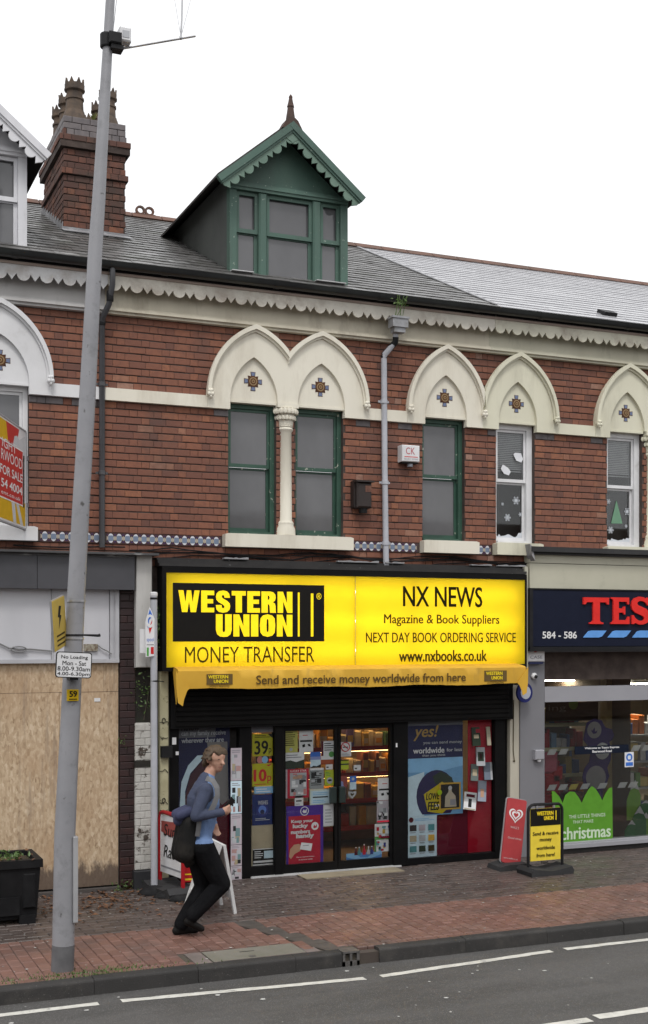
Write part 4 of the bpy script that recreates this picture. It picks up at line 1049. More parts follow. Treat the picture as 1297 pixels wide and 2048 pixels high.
MB().lathe([(.05, -.06), (.055, .0)], ((x0 + x1) / 2 + .02, -.08, z0_ + .012), 10).build('outlet', black_pl, fb)
# ------------------------------------------------------------------ boarded shop at the left
ls = thing('shopfront', 'boarded-up shop with chipboard hoarding and grey fascia at the left', 'shopfront', (2.3, 0, 0))
x1 = fx(270, -.16)
fasc = mat('slate_grey_fascia', (0.058, 0.058, 0.066), (0.047, 0.047, 0.054), rough=.5, scale=2, dirt=(.085, .085, .09), dscale=3, dlo=.6, dhi=.8)
za, zb = fz(150, 1178, -.16), fz(150, 1113, -.16)
xj = fx(75, -.16)
MB().box(.4, xj - .003, -.16, 0, za, zb).build('fascia_panel', fasc, ls); MB().box(xj + .003, x1, -.16, 0, za, zb).build('fascia_panel', fasc, ls)
MB().box(.4, x1, -.17, .008, zb + .001, zb + .03).box(.4, fx(318, -.22), -.24, .008, zb + .0305, zb + .055).build('capping', mat('weathered_capping', (.06, .06, .062), (.3, .3, .3), rough=.5, scale=12, stretch=(.3, 1, 1), lo=.55, hi=.7), ls)
# shutter box panels
wp = mat('off_white_panel', (.52, .52, .545), (.47, .47, .50), rough=.5, scale=1.3, stretch=(1, 1, .3), dirt=(.36, .35, .35), dscale=2, dlo=.56, dhi=.85)
Yp = -.03
z0, z1 = fz(120, 1324, Yp), za + .03
for a, b in ((.4, fx(103, Yp)), (fx(107, Yp), fx(219, Yp))):
    MB().box(a, b, Yp, .05, z0 + .03, z1).build('shutter_panel', wp, ls)
rl = MB().box(.4, fx(238, Yp), Yp - .03, .05, z0 - .012, z0 + .0295)
for a, b in ((103.5, 106.5), (220, 226), (230, 238)): rl.box(fx(a, Yp), fx(b, Yp), Yp - .022, .05, z0 + .03, z1)
rl.box(fx(226.1, Yp), fx(229.9, Yp), Yp - .01, .05, z0 + .03, z1)
rl.build('shutter_rail', mat('pale_grey_rail', (.44, .44, .46), (.38, .38, .40), rough=.45), ls)
# clutter on the panel: bracket, label, cable
MB().box(fx(168, Yp), fx(195, Yp), Yp - .03, Yp, fz(180, 1302, Yp), fz(180, 1288, Yp)).build('bracket_plate', mat('stained_plate', (.3, .28, .22), (.12, .08, .05), rough=.7, scale=40), ls)
cb = MB(); P = [at(-10, 1283, Yp - .02), at(18, 1296, Yp - .02), at(38, 1299, Yp - .03), at(60, 1298, Yp - .02), at(104, 1302, Yp - .02)]
cb.tube(P, .008, 6)
for k in range(3): cb.tube([at(38, 1295, Yp - .03) + Vector((.07 * math.cos(t) * 1.2, -.004 * k, .03 * math.sin(t) - .02)) for t in [2 * math.pi * i / 12 for i in range(13)]], .007, 5)
cb.tube([at(195, 1290, Yp - .02), at(206, 1298, Yp - .03), at(213, 1301, Yp - .03), at(224, 1308, Yp - .04)], .007, 5)
tag(cb.build('cable', mat('grey_cable', (.2, .2, .2))), 'looped grey cable fixed to the white panel above the chipboard', 'cable')
# chipboard sheets
osb = bpy.data.materials.new('oriented_strand_board'); osb.use_nodes = True; nt = osb.node_tree; b_ = nt.nodes['Principled BSDF']
g_ = nt.nodes.new('ShaderNodeNewGeometry'); mp = nt.nodes.new('ShaderNodeMapping'); nt.links.new(g_.outputs['Position'], mp.inputs['Vector']); mp.inputs['Scale'].default_value = (1.0, 1.0, 1.0)
cols = []
for sc, rt in ((40, .7), (48, -.95)):
    m2 = nt.nodes.new('ShaderNodeMapping'); m2.inputs['Rotation'].default_value = (0, rt, 0); m2.inputs['Scale'].default_value = (1, 1, .45); nt.links.new(mp.outputs['Vector'], m2.inputs['Vector'])
    vo = nt.nodes.new('ShaderNodeTexVoronoi'); vo.inputs['Scale'].default_value = sc; nt.links.new(m2.outputs['Vector'], vo.inputs['Vector'])
    sp = nt.nodes.new('ShaderNodeSeparateColor'); nt.links.new(vo.outputs['Color'], sp.inputs['Color']); cols.append(sp.outputs['Red'])
av = nt.nodes.new('ShaderNodeMath'); av.operation = 'ADD'; nt.links.new(cols[0], av.inputs[0]); nt.links.new(cols[1], av.inputs[1])
hf = nt.nodes.new('ShaderNodeMath'); hf.operation = 'MULTIPLY'; hf.inputs[1].default_value = .5; nt.links.new(av.outputs[0], hf.inputs[0])
c_ = _ramp(nt, [(0.0, (.26, .175, .10)), (.3, (.42, .305, .195)), (.6, (.49, .37, .245)), (1, (.60, .48, .345))], hf.outputs[0])
c_ = _mix(nt, _thresh(nt, _noise(nt, g_.outputs['Position'], 1.2, 5, .6), .45, .8), c_, (.38, .25, .145))
spz = nt.nodes.new('ShaderNodeSeparateXYZ'); nt.links.new(g_.outputs['Position'], spz.inputs[0])
# splash-back dirt on the lowest hand's breadth of the board: ragged, real stain
mu0 = nt.nodes.new('ShaderNodeMath'); mu0.operation = 'MULTIPLY'; mu0.inputs[1].default_value = .62; nt.links.new(_noise(nt, g_.outputs['Position'], 9, 6, .7, (1, 1, .4)), mu0.inputs[0])
mu1 = nt.nodes.new('ShaderNodeMath'); mu1.operation = 'SUBTRACT'; nt.links.new(mu0.outputs[0], mu1.inputs[0]); nt.links.new(spz.outputs['Z'], mu1.inputs[1])
mu = nt.nodes.new('ShaderNodeMath'); mu.operation = 'MULTIPLY'; mu.inputs[1].default_value = .88; nt.links.new(_thresh(nt, mu1.outputs[0], -.03, .07), mu.inputs[0])
c_ = _mix(nt, mu.outputs[0], c_, (.085, .058, .045))
# grey rain streaks
st_ = _noise(nt, g_.outputs['Position'], 5, 5, .7, (1, 1, .08)); c_ = _mix(nt, _thresh(nt, st_, .56, .72), c_, (.24, .175, .125))
nt.links.new(c_, b_.inputs['Base Color']); b_.inputs['Roughness'].default_value = .8
bp = nt.nodes.new('ShaderNodeBump'); bp.inputs['Strength'].default_value = .35; bp.inputs['Distance'].default_value = .004; nt.links.new(hf.outputs[0], bp.inputs['Height']); nt.links.new(bp.outputs['Normal'], b_.inputs['Normal'])
Yo = -.0
zj = fz(120, 1385, Yo)
for a, b, c, d in ((.4, fx(119, Yo), .06, zj - .002), (fx(119.6, Yo), fx(237, Yo), .055, zj - .003), (.4, fx(208, Yo), zj + .002, z0 - .0125), (fx(208.6, Yo), fx(237, Yo), zj + .002, z0 - .0125)):
    MB().box(a, b, Yo + random.uniform(0, .004), .03, c, d).build('chipboard_sheet', osb, ls)
MB().box(.4, fx(238, Yo), .0301, .06, -.1, z0).build('void', black_pl, ls)
MB().box(.4, fx(240, Yo), -.06, .10, -.05, .035).build('step', mat('dark_step_stone', (.075, .065, .06), rough=.8), ls)
MB().box(fx(189, Yo), fx(201, Yo), -.004, -.0005, fz(195, 1403, Yo), fz(195, 1396, Yo)).build('sticker', white_ink, ls)
# dark brown glazed brick pier
pier = thing('brick_pier', 'narrow dark maroon brick pier between chipboard and white pilaster', 'pier', (3.49, 0, 0))
xa, xb = fx(240, -.02), fx(271, -.02)
core = MB().box(xa + .004, xb - .004, -.012, .2, -.02, za - .002).build('core', mortar, pier)
pb = MB().bbox(-.5, .5, -.5, .5, -.5, .5, .05).mesh('brick', mat('maroon_glazed_brick', (.03, .011, .011), (.02, .009, .009), ramp=[(0, (.022, .009, .01)), (.8, (.036, .013, .012)), (1, (.06, .02, .016))], rand='object', rough=.55, scale=8))
it = []; z = .03; r = 0
while z < za - .03:
    h = min(.0833, za - .004 - z)
    if h < .03: break
    cut = xa + (.11 if r % 2 else .085)
    for p, q in ((xa, xb),) if r % 3 else ((xa, cut), (cut, xb)): it.append((pb, Vector(((p + q) / 2, -.005 + random.gauss(0, .001), z + h / 2)), (q - p - .005, .05, h - .009), None))
    z += .0833; r += 1
pieces('brick', it, core, None, brick_s, 'bricks')
# white pilaster: timber head, mossy gap, whitewashed brick below, black plinth
pl = thing('pilaster', 'peeling white pilaster with black foot beside the yellow sign', 'pilaster', (3.68, 0, 0))
xa, xb = fx(272, -.1), fx(304, -.1)
wt = mat('peeling_white_timber', (.50, .49, .47), (.42, .41, .39), rough=.7, scale=5, stretch=(1, 1, .2), dirt=(.2, .19, .17), dscale=6, dlo=.6, dhi=.72)
zt, zm_ = fz(288, 1106, -.1), fz(288, 1335, -.1)
MB().bbox(xa, xb, -.12, .05, zm_, zt, .01).build('head_board', wt, pl)
dk = mat('damp_black_wall', (.012, .010, .008), (.02, .017, .012), rough=.8, scale=6, dirt=(.02, .03, .012), dscale=5)
MB().box(xa + .01, fx(340, 0), -.0, .1, -.02, zm_ + .9).build('backing', dk, pl)
ww = mat('flaking_whitewash', (.50, .49, .46), (.42, .41, .38), rough=.8, scale=7, dirt=(.06, .045, .035), dscale=6, dlo=.585, dhi=.63, bump=.5, bscale=50)
wb = MB().bbox(-.5, .5, -.5, .5, -.5, .5, .07).mesh('brick', ww)
MB().box(xa + .008, xb - .008, -.055, -.001, .21, fz(288, 1446, -.07)).build('rendered_core', ww, pl)
it = []; z = .215; r = 0; ztop = fz(288, 1446, -.07); gap = fz(288, 1534, -.07)
while z < ztop - .04:
    if not (gap - .0 < z < gap + .075):
        cut = xa + (xb - xa) * (.62 if r % 2 else .36)
        for p, q in ((xa, cut), (cut, xb)): it.append((wb, Vector(((p + q) / 2, -.05 + random.gauss(0, .002), z + .041)), (q - p - .003, .05, .079), None))
    z += .0833; r += 1
pieces('brick', it, pl, None, ww, 'bricks')
MB().box(xa - .004, xb + .004, -.083, -.002, gap + .002, gap + .075).build('dark_course', dk, pl)
MB().bbox(xa - .02, xb + .02, -.11, .02, -.01, .209, .01).build('plinth', mat('black_plinth_paint', (.018, .019, .022), (.03, .03, .033), rough=.6), pl)
# ivy scrambling in the gap
iv = thing('creeper', 'green creeper growing behind the sign pole left of the yellow sign', 'plant', (fx(318), -.05, 1.9))
q = at(320, 1252, -.08); leaves('foliage', iv, (q.x, -.09, q.z), (.035, .02, .12), 190, .016, .034, leaf_m, 5)
q = at(286, 1385, -.05); leaves('foliage', iv, (q.x, -.06, q.z), (.06, .02, .10), 70, .012, .028, leaf_m, 6)
q = at(240, 1480, -.05); leaves('foliage', iv, (q.x + .03, -.06, q.z), (.03, .01, .05), 16, .01, .02, leaf_m, 8)
stm = MB(); q0, q1 = at(288, 1440, -.04), at(318, 1215, -.04); stm.tube([q0, (q0 + q1) / 2 + Vector((.03, 0, 0)), q1], .006, 5); stm.build('stem', mat('brown_stem', (.06, .045, .03)), iv)
# weeds at the foot of the pier
wf = thing('weed_tuft', 'small green weeds at the foot of the maroon pier', 'plant', (fx(250), -.1, 0)); leaves('foliage', wf, (fx(250, -.1), -.09, .05), (.08, .03, .03), 60, .012, .03, leaf_m, 9)
# cream post with old cable clips right of the pilaster
cp = thing('door_post', 'narrow cream painted post with ivy scars left of the shop window', 'post', (fx(328), -.1, 0))
xa, xb = fx(320, -.06), fx(337, -.06)
MB().bbox(xa, xb, -.08, .08, .0, fz(328, 1340, -.06), .01).build('post', mat('stained_cream_post', (.42, .39, .25), (.34, .31, .19), rough=.7, scale=6, dirt=(.1, .09, .05), dscale=9, dlo=.62, dhi=.68), cp)
sc = MB(); rr2 = random.Random(4)
for py in (1445, 1475, 1543, 1605, 1620, 1655):
    q = at(328, py, -.085); P = [q + Vector((-.05 + .1 * i / 5, -.004, rr2.gauss(0, .012))) for i in range(6)]; sc.tube(P, .004, 4)
    if py in (1445, 1605): sc.tube([q + Vector((.02 * math.cos(t), -.004, .03 * math.sin(t) + .02)) for t in [i * .7 for i in range(8)]], .005, 4)
sc.build('ivy_scar', dk, cp)
MB().box(xa - .0, xa + .13, -.14, -.081, fz(330, 1515, -.1), fz(330, 1492, -.1)).build('bracket', black_pl, cp)
# estate agent's board fixed to the front of the left house
th = math.radians(-67.0)                      # board stands out from the wall towards the street
far = at(52, 960, -.12)
fs_ = thing('sale_board', 'red white and yellow estate agent sale board jutting out at the left edge', 'sign', (far.x, far.y, fz(52, 1057, -.12)), math.radians(180 + 67))
# local frame: +x runs out from the wall towards the camera; the printed side faces local +y ... mirrored text is avoided by building along -x
ROT = Matrix.Rotation(math.radians(67), 4, 'Z')
ROOT[fs_.name] = Matrix.Translation((far.x, far.y, 0)) ; fs_.rotation_euler = (0, 0, math.radians(67)); fs_.location = (far.x, far.y, fz(52, 1057, -.12))
Hb = fz(52, 865, -.12) - fz(52, 1057, -.12); Lb = 1.35
# local x from -Lb (street end) to 0 (wall end), print on the local -y side
MB().box(-Lb, -.0, .0, .02, 0, Hb).build('board', white_p, fs_, True)
def LP(poly, y, m, nm='print'): return MB().prism(poly, -y, -y + .0008).build(nm, m, fs_, True)
y_b = flat('amber_print', (.62, .38, .02)); r_b = flat('estate_red_print', (.50, .045, .04)); w_b = flat('pale_grey_print', (.55, .56, .58))
LP([(-Lb, .02), (-.03, .02), (-.03, .27), (-Lb, .27)], .0012, y_b); LP([(-Lb, Hb - .26), (-.5, Hb - .26), (-.5, Hb - .02), (-Lb, Hb - .02)], .0012, y_b)
LP([(-.75, Hb - .26), (-.42, Hb - .20), (-.30, Hb - .02), (-.85, Hb - .02)], .0018, r_b)
LP([(-.58, Hb - .24), (-.5, Hb - .12), (-.4, Hb - .10), (-.3, Hb - .13), (-.03, Hb - .05), (-.03, Hb - .3), (-.58, Hb - .3)], .0024, w_b)
LP([(-.55, .02), (-.42, .02), (-.5, .27), (-.64, .27)], .0018, w_b); LP([(-.25, .02), (-.12, .02), (-.36, .27), (-.47, .27)], .0018, w_b)
LP([(-Lb, .225), (-.14, .225), (-.14, Hb - .225), (-Lb, Hb - .225)], .0032, white_ink); LP([(-Lb, .24), (-.155, .24), (-.155, Hb - .24), (-Lb, Hb - .24)], .004, r_b)
LP([(-.125, .22), (-.075, .22), (-.075, Hb - .27), (-.125, Hb - .27)], .0036, black_ink)
for s_, a, b, c, d, bo in (('IGHT', -1.02, -.44, .75, .85, 0.0), ('RWOOD', -1.06, -.18, .62, .73, 0.0), ('FOR SALE', -1.1, -.17, .475, .57, .018), ('54 4004', -1.06, -.18, .34, .43, .03), ('ent.co.uk', -1.06, -.25, .27, .31, 0.0)):
    text(s_, a, b, c / .98 * Hb / 1.08, d / .98 * Hb / 1.08, -.0052, white_ink, fs_, bold=bo, local=True)
MB().box(-Lb, .012, -.006, .026, -.018, -.0005).box(-Lb, .012, -.006, .026, Hb + .0005, Hb + .018).box(.0005, .02, -.008, .03, 0, Hb).build('edge_frame', mat('grey_board_edge', (.33, .33, .35)), fs_, True)
MB().box(.02, .17, .0, .02, .25, .29).box(.02, .17, .0, .02, Hb - .29, Hb - .25).build('wall_bracket', grey_steel, fs_, True)
# ------------------------------------------------------------------ cables and cornice above the yellow sign
rr3 = random.Random(21)
cab = MB()
for z, y, w in ((3.86, -.03, .008), (3.83, -.04, .01), (3.80, -.03, .007), (3.845, -.05, .006)):
    P = [Vector((3.5 + .25 * k, y + rr3.gauss(0, .006), z + rr3.gauss(0, .008) - .03 * math.sin(k * .9 + z * 30))) for k in range(23)]; cab.tube(P, w, 5)
tag(cab.build('cable', black_pl), 'tangle of black cables slung along the wall above the yellow sign', 'cables')
tag(MB().tube([Vector((2.2 + .25 * k, -.04, 3.88 - .012 * math.sin(k))) for k in range(6)], .009, 5).build('cable', black_pl), 'black cable along the wall above the grey fascia', 'cables')
Ysg = -.20
sx0, sx1, sz0, sz1 = rect(333, 1145, 1050, 1335, Ysg)
sz1 = fz(333, 1145, Ysg); sz0 = fz(333, 1335, Ysg)
cor = thing('cornice', 'crumbling black timber cornice with lead scraps over the yellow sign', 'cornice', (6.3, 0, 3.65))
cm = mat('flaking_black_timber', (.012, .011, .011), (.022, .02, .019), rough=.5, scale=6, fleck=(.16, .16, .16), fscale=18, flo=.70)
MB().box(sx0 - .08, sx1 + .03, -.20, .004, sz1 + .075, sz1 + .11).box(sx0 - .08, sx1 + .03, -.13, .004, sz1 + .1101, sz1 + .15).box(sx0 - .08, sx1 + .03, -.09, .004, sz1 + .1501, sz1 + .175).build('moulding', cm, cor)
ld = MB()
for a, w in ((6.05, .55), (6.7, .25), (7.9, .3), (8.3, .42), (4.6, .3)):
    n = 10; P = []
    for k in range(n + 1): P.append((a + w * k / n, sz1 + .178 + rr3.uniform(.002, .022)))
    ld.prism([(a, sz1 + .1755)] + P + [(a + w, sz1 + .1755)], -.15 + rr3.uniform(0, .03), -.08)
ld.build('lead_scrap', lead, cor)
tag(MB().box(sx1 + .03, sx1 + .075, -.16, .004, sz0 - .05, 3.78).build('downstand', mat('sage_painted_board', (.42, .41, .33), rough=.6), cor), 'sage painted end board')
# ------------------------------------------------------------------ backlit shop sign
sg = thing('shop_sign', 'long backlit yellow shop sign reading WESTERN UNION and NX NEWS', 'sign', ((sx0 + sx1) / 2, Ysg, sz0))
xm = fx(711, Ysg)
for a, b in ((sx0, xm - .004), (xm + .004, sx1)): MB().quad((a, Ysg, sz0), (b, Ysg, sz0), (b, Ysg, sz1), (a, Ysg, sz1)).build('face_panel', yellow_em, sg)
tube_m = mat('sign_fluorescent_tube', (1, .94, .80), (1, .93, .78), emit=7.0)
for j in range(3):
    for k in range(3):
        L3 = (sx1 - sx0 - .1) / 3; a = sx0 + .05 + k * L3; z = sz0 + (sz1 - sz0) * (.17 + .33 * j); MB().tube([(a + .04, -.085, z), (a + L3 - .04, -.085, z)], .016, 8).build('tube', tube_m, sg)
MB().box(sx0 + .001, sx1 - .001, -.03, -.0025, sz0 + .001, sz1 - .001).build('reflector', flat('white_reflector', (.75, .75, .72)), sg)
MB().box(xm - .0039, xm + .0039, Ysg + .004, Ysg + .03, sz0, sz1).build('joint', mat('amber_joint', (.35, .24, .01)), sg)
fr = MB(); t = .05
fr.box(sx0 - t, sx1 + t * .5, Ysg - .012, -.002, sz1 + .0005, sz1 + .07); fr.box(sx0 - t, sx1 + t * .5, Ysg - .012, -.002, sz0 - .045, sz0 - .0005)
fr.box(sx0 - t, sx0 - .0005, Ysg - .012, -.002, sz0, sz1); fr.box(sx1 + .0005, sx1 + t * .5, Ysg - .012, -.002, sz0, sz1)
fr.build('case', black_pt, sg)
def sgr(x0, y0, x1, y1, m, d=.002, nm='print'):
    a, b, c, e = rect(x0, y0, x1, y1, Ysg); return MB().box(a, b, Ysg - d, Ysg - d + .0015, c, e).build(nm, m, sg)
def sgt(s, x0, y0, x1, y1, m, bold=0.0, d=.0045, spacing=1.0):
    a, b, c, e = rect(x0, y0, x1, y1, Ysg); return text(s, a, b, c, e, Ysg - d, m, sg, bold=bold, spacing=spacing)
sgr(346, 1168, 649, 1283, black_ink, .002, 'logo_panel')
ylet = flat('backlit_yellow_letter', (0.90, 0.66, 0.014), rough=.35, emit=.5)
# heavy condensed capitals, each built from its own outline
BLOCK = {'W': [[(0, 1), (.24, 1), (.33, .45), (.40, 1), (.60, 1), (.67, .45), (.76, 1), (1, 1), (.83, 0), (.58, 0), (.50, .50), (.42, 0), (.17, 0)]],
 'E': [[(0, 0), (0, 1), (1, 1), (1, .79), (.46, .79), (.46, .61), (.92, .61), (.92, .41), (.46, .41), (.46, .21), (1, .21), (1, 0)]],
 'S': [[(.98, .68), (.60, .68), (.585, .77), (.50, .81), (.42, .77), (.42, .70), (.52, .635), (.80, .53), (.96, .42), (1, .29), (.95, .13), (.78, .02), (.50, -.015), (.22, .02), (.05, .13), (0, .34), (.40, .34), (.42, .23), (.50, .185), (.59, .22), (.60, .29), (.50, .36), (.20, .47), (.05, .58), (.01, .72), (.06, .87), (.22, .98), (.50, 1.015), (.78, .98), (.93, .87)]],
 'T': [[(0, 1), (1, 1), (1, .79), (.725, .79), (.725, 0), (.275, 0), (.275, .79), (0, .79)]],
 'R': [[(0, 0), (0, 1), (.60, 1), (.82, .96), (.95, .85), (.97, .70), (.92, .57), (.78, .50), (.92, .43), (.96, .32), (.97, .06), (1, 0), (.58, 0), (.555, .28), (.52, .38), (.43, .41), (.43, .60), (.52, .63), (.555, .71), (.52, .79), (.43, .81), (.43, 0)]],
 'N': [[(0, 0), (0, 1), (.36, 1), (.63, .46), (.63, 1), (1, 1), (1, 0), (.66, 0), (.37, .55), (.37, 0)]],
 'U': [[(0, 1), (.42, 1), (.42, .27), (.46, .20), (.54, .20), (.58, .27), (.58, 1), (1, 1), (1, .30), (.92, .10), (.74, .0), (.5, -.02), (.26, .0), (.08, .10), (0, .30)]],
 'I': [[(0, 0), (0, 1), (1, 1), (1, 0)]],
 'O': [[(.5, 1.015), (.20, .96), (.04, .82), (0, .5), (.04, .18), (.20, .04), (.5, -.015), (.5, .19), (.445, .24), (.43, .5), (.445, .76), (.5, .81)], [(.5, 1.015), (.5, .81), (.555, .76), (.57, .5), (.555, .24), (.5, .19), (.5, -.015), (.80, .04), (.96, .18), (1, .5), (.96, .82), (.80, .96)]]}
WID = dict(W=1.32, E=.82, S=.92, T=.9, R=.96, N=.98, U=.96, I=.45, O=.96)
def block(s_, x0, y0, x1, y1):
    a, b, c, e = rect(x0, y0, x1, y1, Ysg); gp = .10; tot = sum(WID[k] for k in s_) + gp * (len(s_) - 1); u = (b - a) / tot; x = a
    for k in s_:
        m_ = MB()
        for P in BLOCK[k]: m_.prism([(x + p[0] * WID[k] * u, c + p[1] * (e - c)) for p in P], Ysg - .006, Ysg - .0036)
        m_.build('letter', ylet, sg); x += (WID[k] + gp) * u
block('WESTERN', 357, 1182, 585, 1225); block('UNION', 432, 1229, 585, 1273)
sgr(596, 1185, 599.5, 1273, ylet, .004, 'bar'); sgr(622, 1187, 627, 1273, ylet, .004, 'bar')
sgt('®', 633, 1186, 643, 1199, ylet)
blk_s = flat('sign_black_letter', (.015, .012, .004), rough=.3); brn_s = flat('sign_brown_letter', (.06, .042, .006), rough=.3)
sgt('MONEY TRANSFER', 370, 1293, 629, 1325, brn_s, -.004); sgt('NX NEWS', 806, 1173, 965, 1214, blk_s, .012)
sgt('Magazine & Book Suppliers', 768, 1229, 999, 1253, brn_s, .012); sgt('NEXT DAY BOOK ORDERING SERVICE', 732, 1265, 1032, 1285, brn_s, .01); sgt('www.nxbooks.co.uk', 798, 1300, 974, 1323, brn_s, .02)
# ------------------------------------------------------------------ awning, rolled in
Ya = -.42
aw = thing('awning', 'yellow rolled-in awning with scalloped ends hanging under the backlit sign', 'awning', (6.4, -.3, 2.3))
ax0, ax1 = fx(357, Ya), fx(1052, Ya); at0, ab0 = fz(700, 1338, Ya), fz(700, 1373, Ya)
awm = mat('yellow_awning_canvas', (.62, .36, .03), (.55, .31, .025), rough=.7, scale=2, stretch=(1, 1, .4), dirt=(.30, .19, .04), dscale=3, dlo=.55, dhi=.8, bump=.15, bscale=12)
n = 60; mb = MB(); rows = []
for j, (yy, zz_) in enumerate(((-.16, at0 + .045), (-.3, at0 + .03), (Ya + .02, at0 + .012), (Ya, at0 - .004), (Ya - .004, (at0 + ab0) / 2), (Ya, ab0))):
    rows.append([(ax0 + (ax1 - ax0) * k / n, yy + (.006 * math.sin(k * 1.3) + rr3.gauss(0, .002) if j > 2 else 0), zz_ + (rr3.gauss(0, .002) + .008 * math.sin(k * .35) if j == 5 else 0)) for k in range(n + 1)])
vs = [p for r in rows for p in r]; w_ = n + 1
mb.add(vs, [(j * w_ + k, j * w_ + k + 1, (j + 1) * w_ + k + 1, (j + 1) * w_ + k) for j in range(len(rows) - 1) for k in range(n)])
mb.add([(x, y + .004, z) for x, y, z in vs], [(j * w_ + k, (j + 1) * w_ + k, (j + 1) * w_ + k + 1, j * w_ + k + 1) for j in range(len(rows) - 1) for k in range(n)])
mb.build('canopy', awm, aw, smooth=True)
def flap(x, sgn, drop, nm):
    f = MB(); P = [(Ya, at0), (Ya - .0, ab0), (Ya + .03, ab0 - drop), (Ya + .08, ab0 - drop * .9), (Ya + .14, ab0 - drop * .1), (-.16, at0 - .02), (-.16, at0 + .04)]
    vs = [(x + sgn * (.02 * math.sin(i)), y, z) for i, (y, z) in enumerate(P)] + [(x + sgn * (.02 * math.sin(i)) + .006, y, z) for i, (y, z) in enumerate(P)]; k = len(P)
    f.add(vs, [tuple(range(k)), tuple(range(2 * k - 1, k - 1, -1))] + [(i, k + i, k + (i + 1) % k, (i + 1) % k) for i in range(k)]); f.build(nm, awm, aw)
flap(ax0, -1, .17, 'end_flap'); flap(ax1, 1, .12, 'end_flap')
# loose corner hanging forward at either end
for x, sg_ in ((ax0, 1), (ax1, -1)):
    dr = .19 if sg_ > 0 else .15
    MB().prism([(x - .03 * sg_, at0 + .0), (x + .13 * sg_, ab0 + .01), (x + .10 * sg_, ab0 - .02), (x + .065 * sg_, ab0 - dr * .6), (x + .05 * sg_, ab0 - dr), (x - .005 * sg_, ab0 - dr * .8), (x - .025 * sg_, ab0)], Ya - .012, Ya - .006).build('valance_corner', awm, aw)
awink = flat('awning_brown_print', (.10, .06, .02), .7)
def awt(s, x0, y0, x1, y1, m, bold=0.0, d=.016):
    a, b, c, e = rect(x0, y0, x1, y1, Ya); return text(s, a, b, c, e, Ya - d, m, aw, bold=bold)
awt('Send and receive money worldwide from here', 512, 1348, 931, 1371, awink, .012)
for x0, y0, x1, y1 in ((413, 1348, 465, 1369), (968, 1341, 1013, 1362)):
    a, b, c, e = rect(x0, y0, x1, y1, Ya); MB().box(a, b, Ya - .014, Ya - .0125, c, e).build('logo_patch', flat('awning_logo_brown', (.13, .085, .03), .7), aw)
    awt('WESTERN', x0 + 3, y0 + 2, x1 - 9, y0 + 9, yellow_ink, .03, .018); awt('UNION', x0 + 14, y0 + 11, x1 - 9, y0 + 18, yellow_ink, .03, .018)
    awt('MONEY TRANSFER', x0 + 6, y1 + 2, x1 - 6, y1 + 6, awink, 0, .016)
MB().tube([(ax0 + .05, -.24, at0 - .02), (ax1 - .05, -.24, at0 - .02)], .045, 10).build('roller', black_pt, aw)
for x in (ax0 + .3, ax1 - .3): MB().tube([(x, -.02, at0 - .1), (x + .06, -.2, at0 - .1), (x, Ya + .02, at0 - .03)], .015, 6).build('arm', black_pt, aw)
# round blue sign and bracket seen behind the right end of the awning
q = at(1048, 1388, -.16)
rs = thing('projecting_sign', 'round dark blue projecting sign half hidden behind right end of the awning', 'sign', q)
MB().prism(disc_poly(q.x, q.z + .02, .115, .13, 24), -.19, -.15).build('disc', flat('navy_sign', (.02, .025, .12)), rs); MB().prism(disc_poly(q.x + .01, q.z + .02, .075, .085, 20), -.193, -.1905).build('face', flat('pale_sign_face', (.4, .42, .48)), rs)
MB().box(q.x - .01, q.x + .01, -.15, -.0, q.z + .05, q.z + .07).build('arm', black_pt, rs)
# ------------------------------------------------------------------ newsagent's shopfront
Yg = .06         # glass plane
nx = thing('shopfront', 'black framed newsagent shopfront with glazed double doors under the yellow sign', 'shopfront', (6.3, 0, 0))
fr = MB(); Yf0, Yf1 = .02, .12
zh = fz(700, 1447, .02)                       # underside of the head
X = lambda p: fx(p, .03)
xL, xR = X(338), X(1020)
fr.box(xL, xR, -.05, .12, zh, sz0 - .05)       # head / shutter housing
for a, b in ((338, 357), (478, 502), (549, 566), (786, 815), (989, 1009)): fr.bbox(X(a), X(b), Yf0 - .02, Yf1, .0, zh - .0005, .008)
fr.box(X(1009), xR, .06, .12, 0, zh); fr.box(X(357), X(478), Yf0 - .01, Yf1, 0, .09); fr.box(X(502), X(549), Yf0, Yf1, 0, .13); fr.box(X(815), X(989), Yf0 - .01, Yf1, 0, .085)
fr.build('frame', black_pt, nx)
sl = MB(); z = zh + .02
while z < sz0 - .1: sl.bbox(xL + .06, xR - .06, -.062, -.051, z, z + .055, .01); z += .06
sl.build('roller_shutter', mat('black_shutter_slat', (.007, .0065, .0065), (.010, .0095, .009), rough=.6, spec=.1), nx)
gls = glass('shop_glass', (.94, .95, .95), .05)
for a, b, c in ((357, 478, .09), (502, 549, .13), (815, 989, .085)): MB().box(X(a), X(b), Yg, Yg + .005, c, zh).build('pane', gls, nx)
for a, b, hx in ((566, 676, 668), (677, 786, 684)):
    d = MB(); x0, x1 = X(a) + .002, X(b) - .002; s_ = .035
    d.box(x0, x0 + s_, Yf0 + .01, Yf1 - .03, .02, zh - .004); d.box(x1 - s_, x1, Yf0 + .01, Yf1 - .03, .02, zh - .004); d.box(x0 + s_, x1 - s_, Yf0 + .01, Yf1 - .03, .02, .12); d.box(x0 + s_, x1 - s_, Yf0 + .01, Yf1 - .03, zh - .07, zh - .004)
    D = d.build('door', black_pt, nx); MB().box(x0 + s_, x1 - s_, Yg, Yg + .005, .12, zh - .07).build('pane', gls, D)
    hz = fz(676, 1590, .0); MB().bbox(fx(661 if hx < 675 else 679, 0), fx(673 if hx < 675 else 691, 0), -.02, .03, hz - .10, hz + .10, .01).build('handle', mat('dark_green_handle', (.012, .022, .02), rough=.4), D)
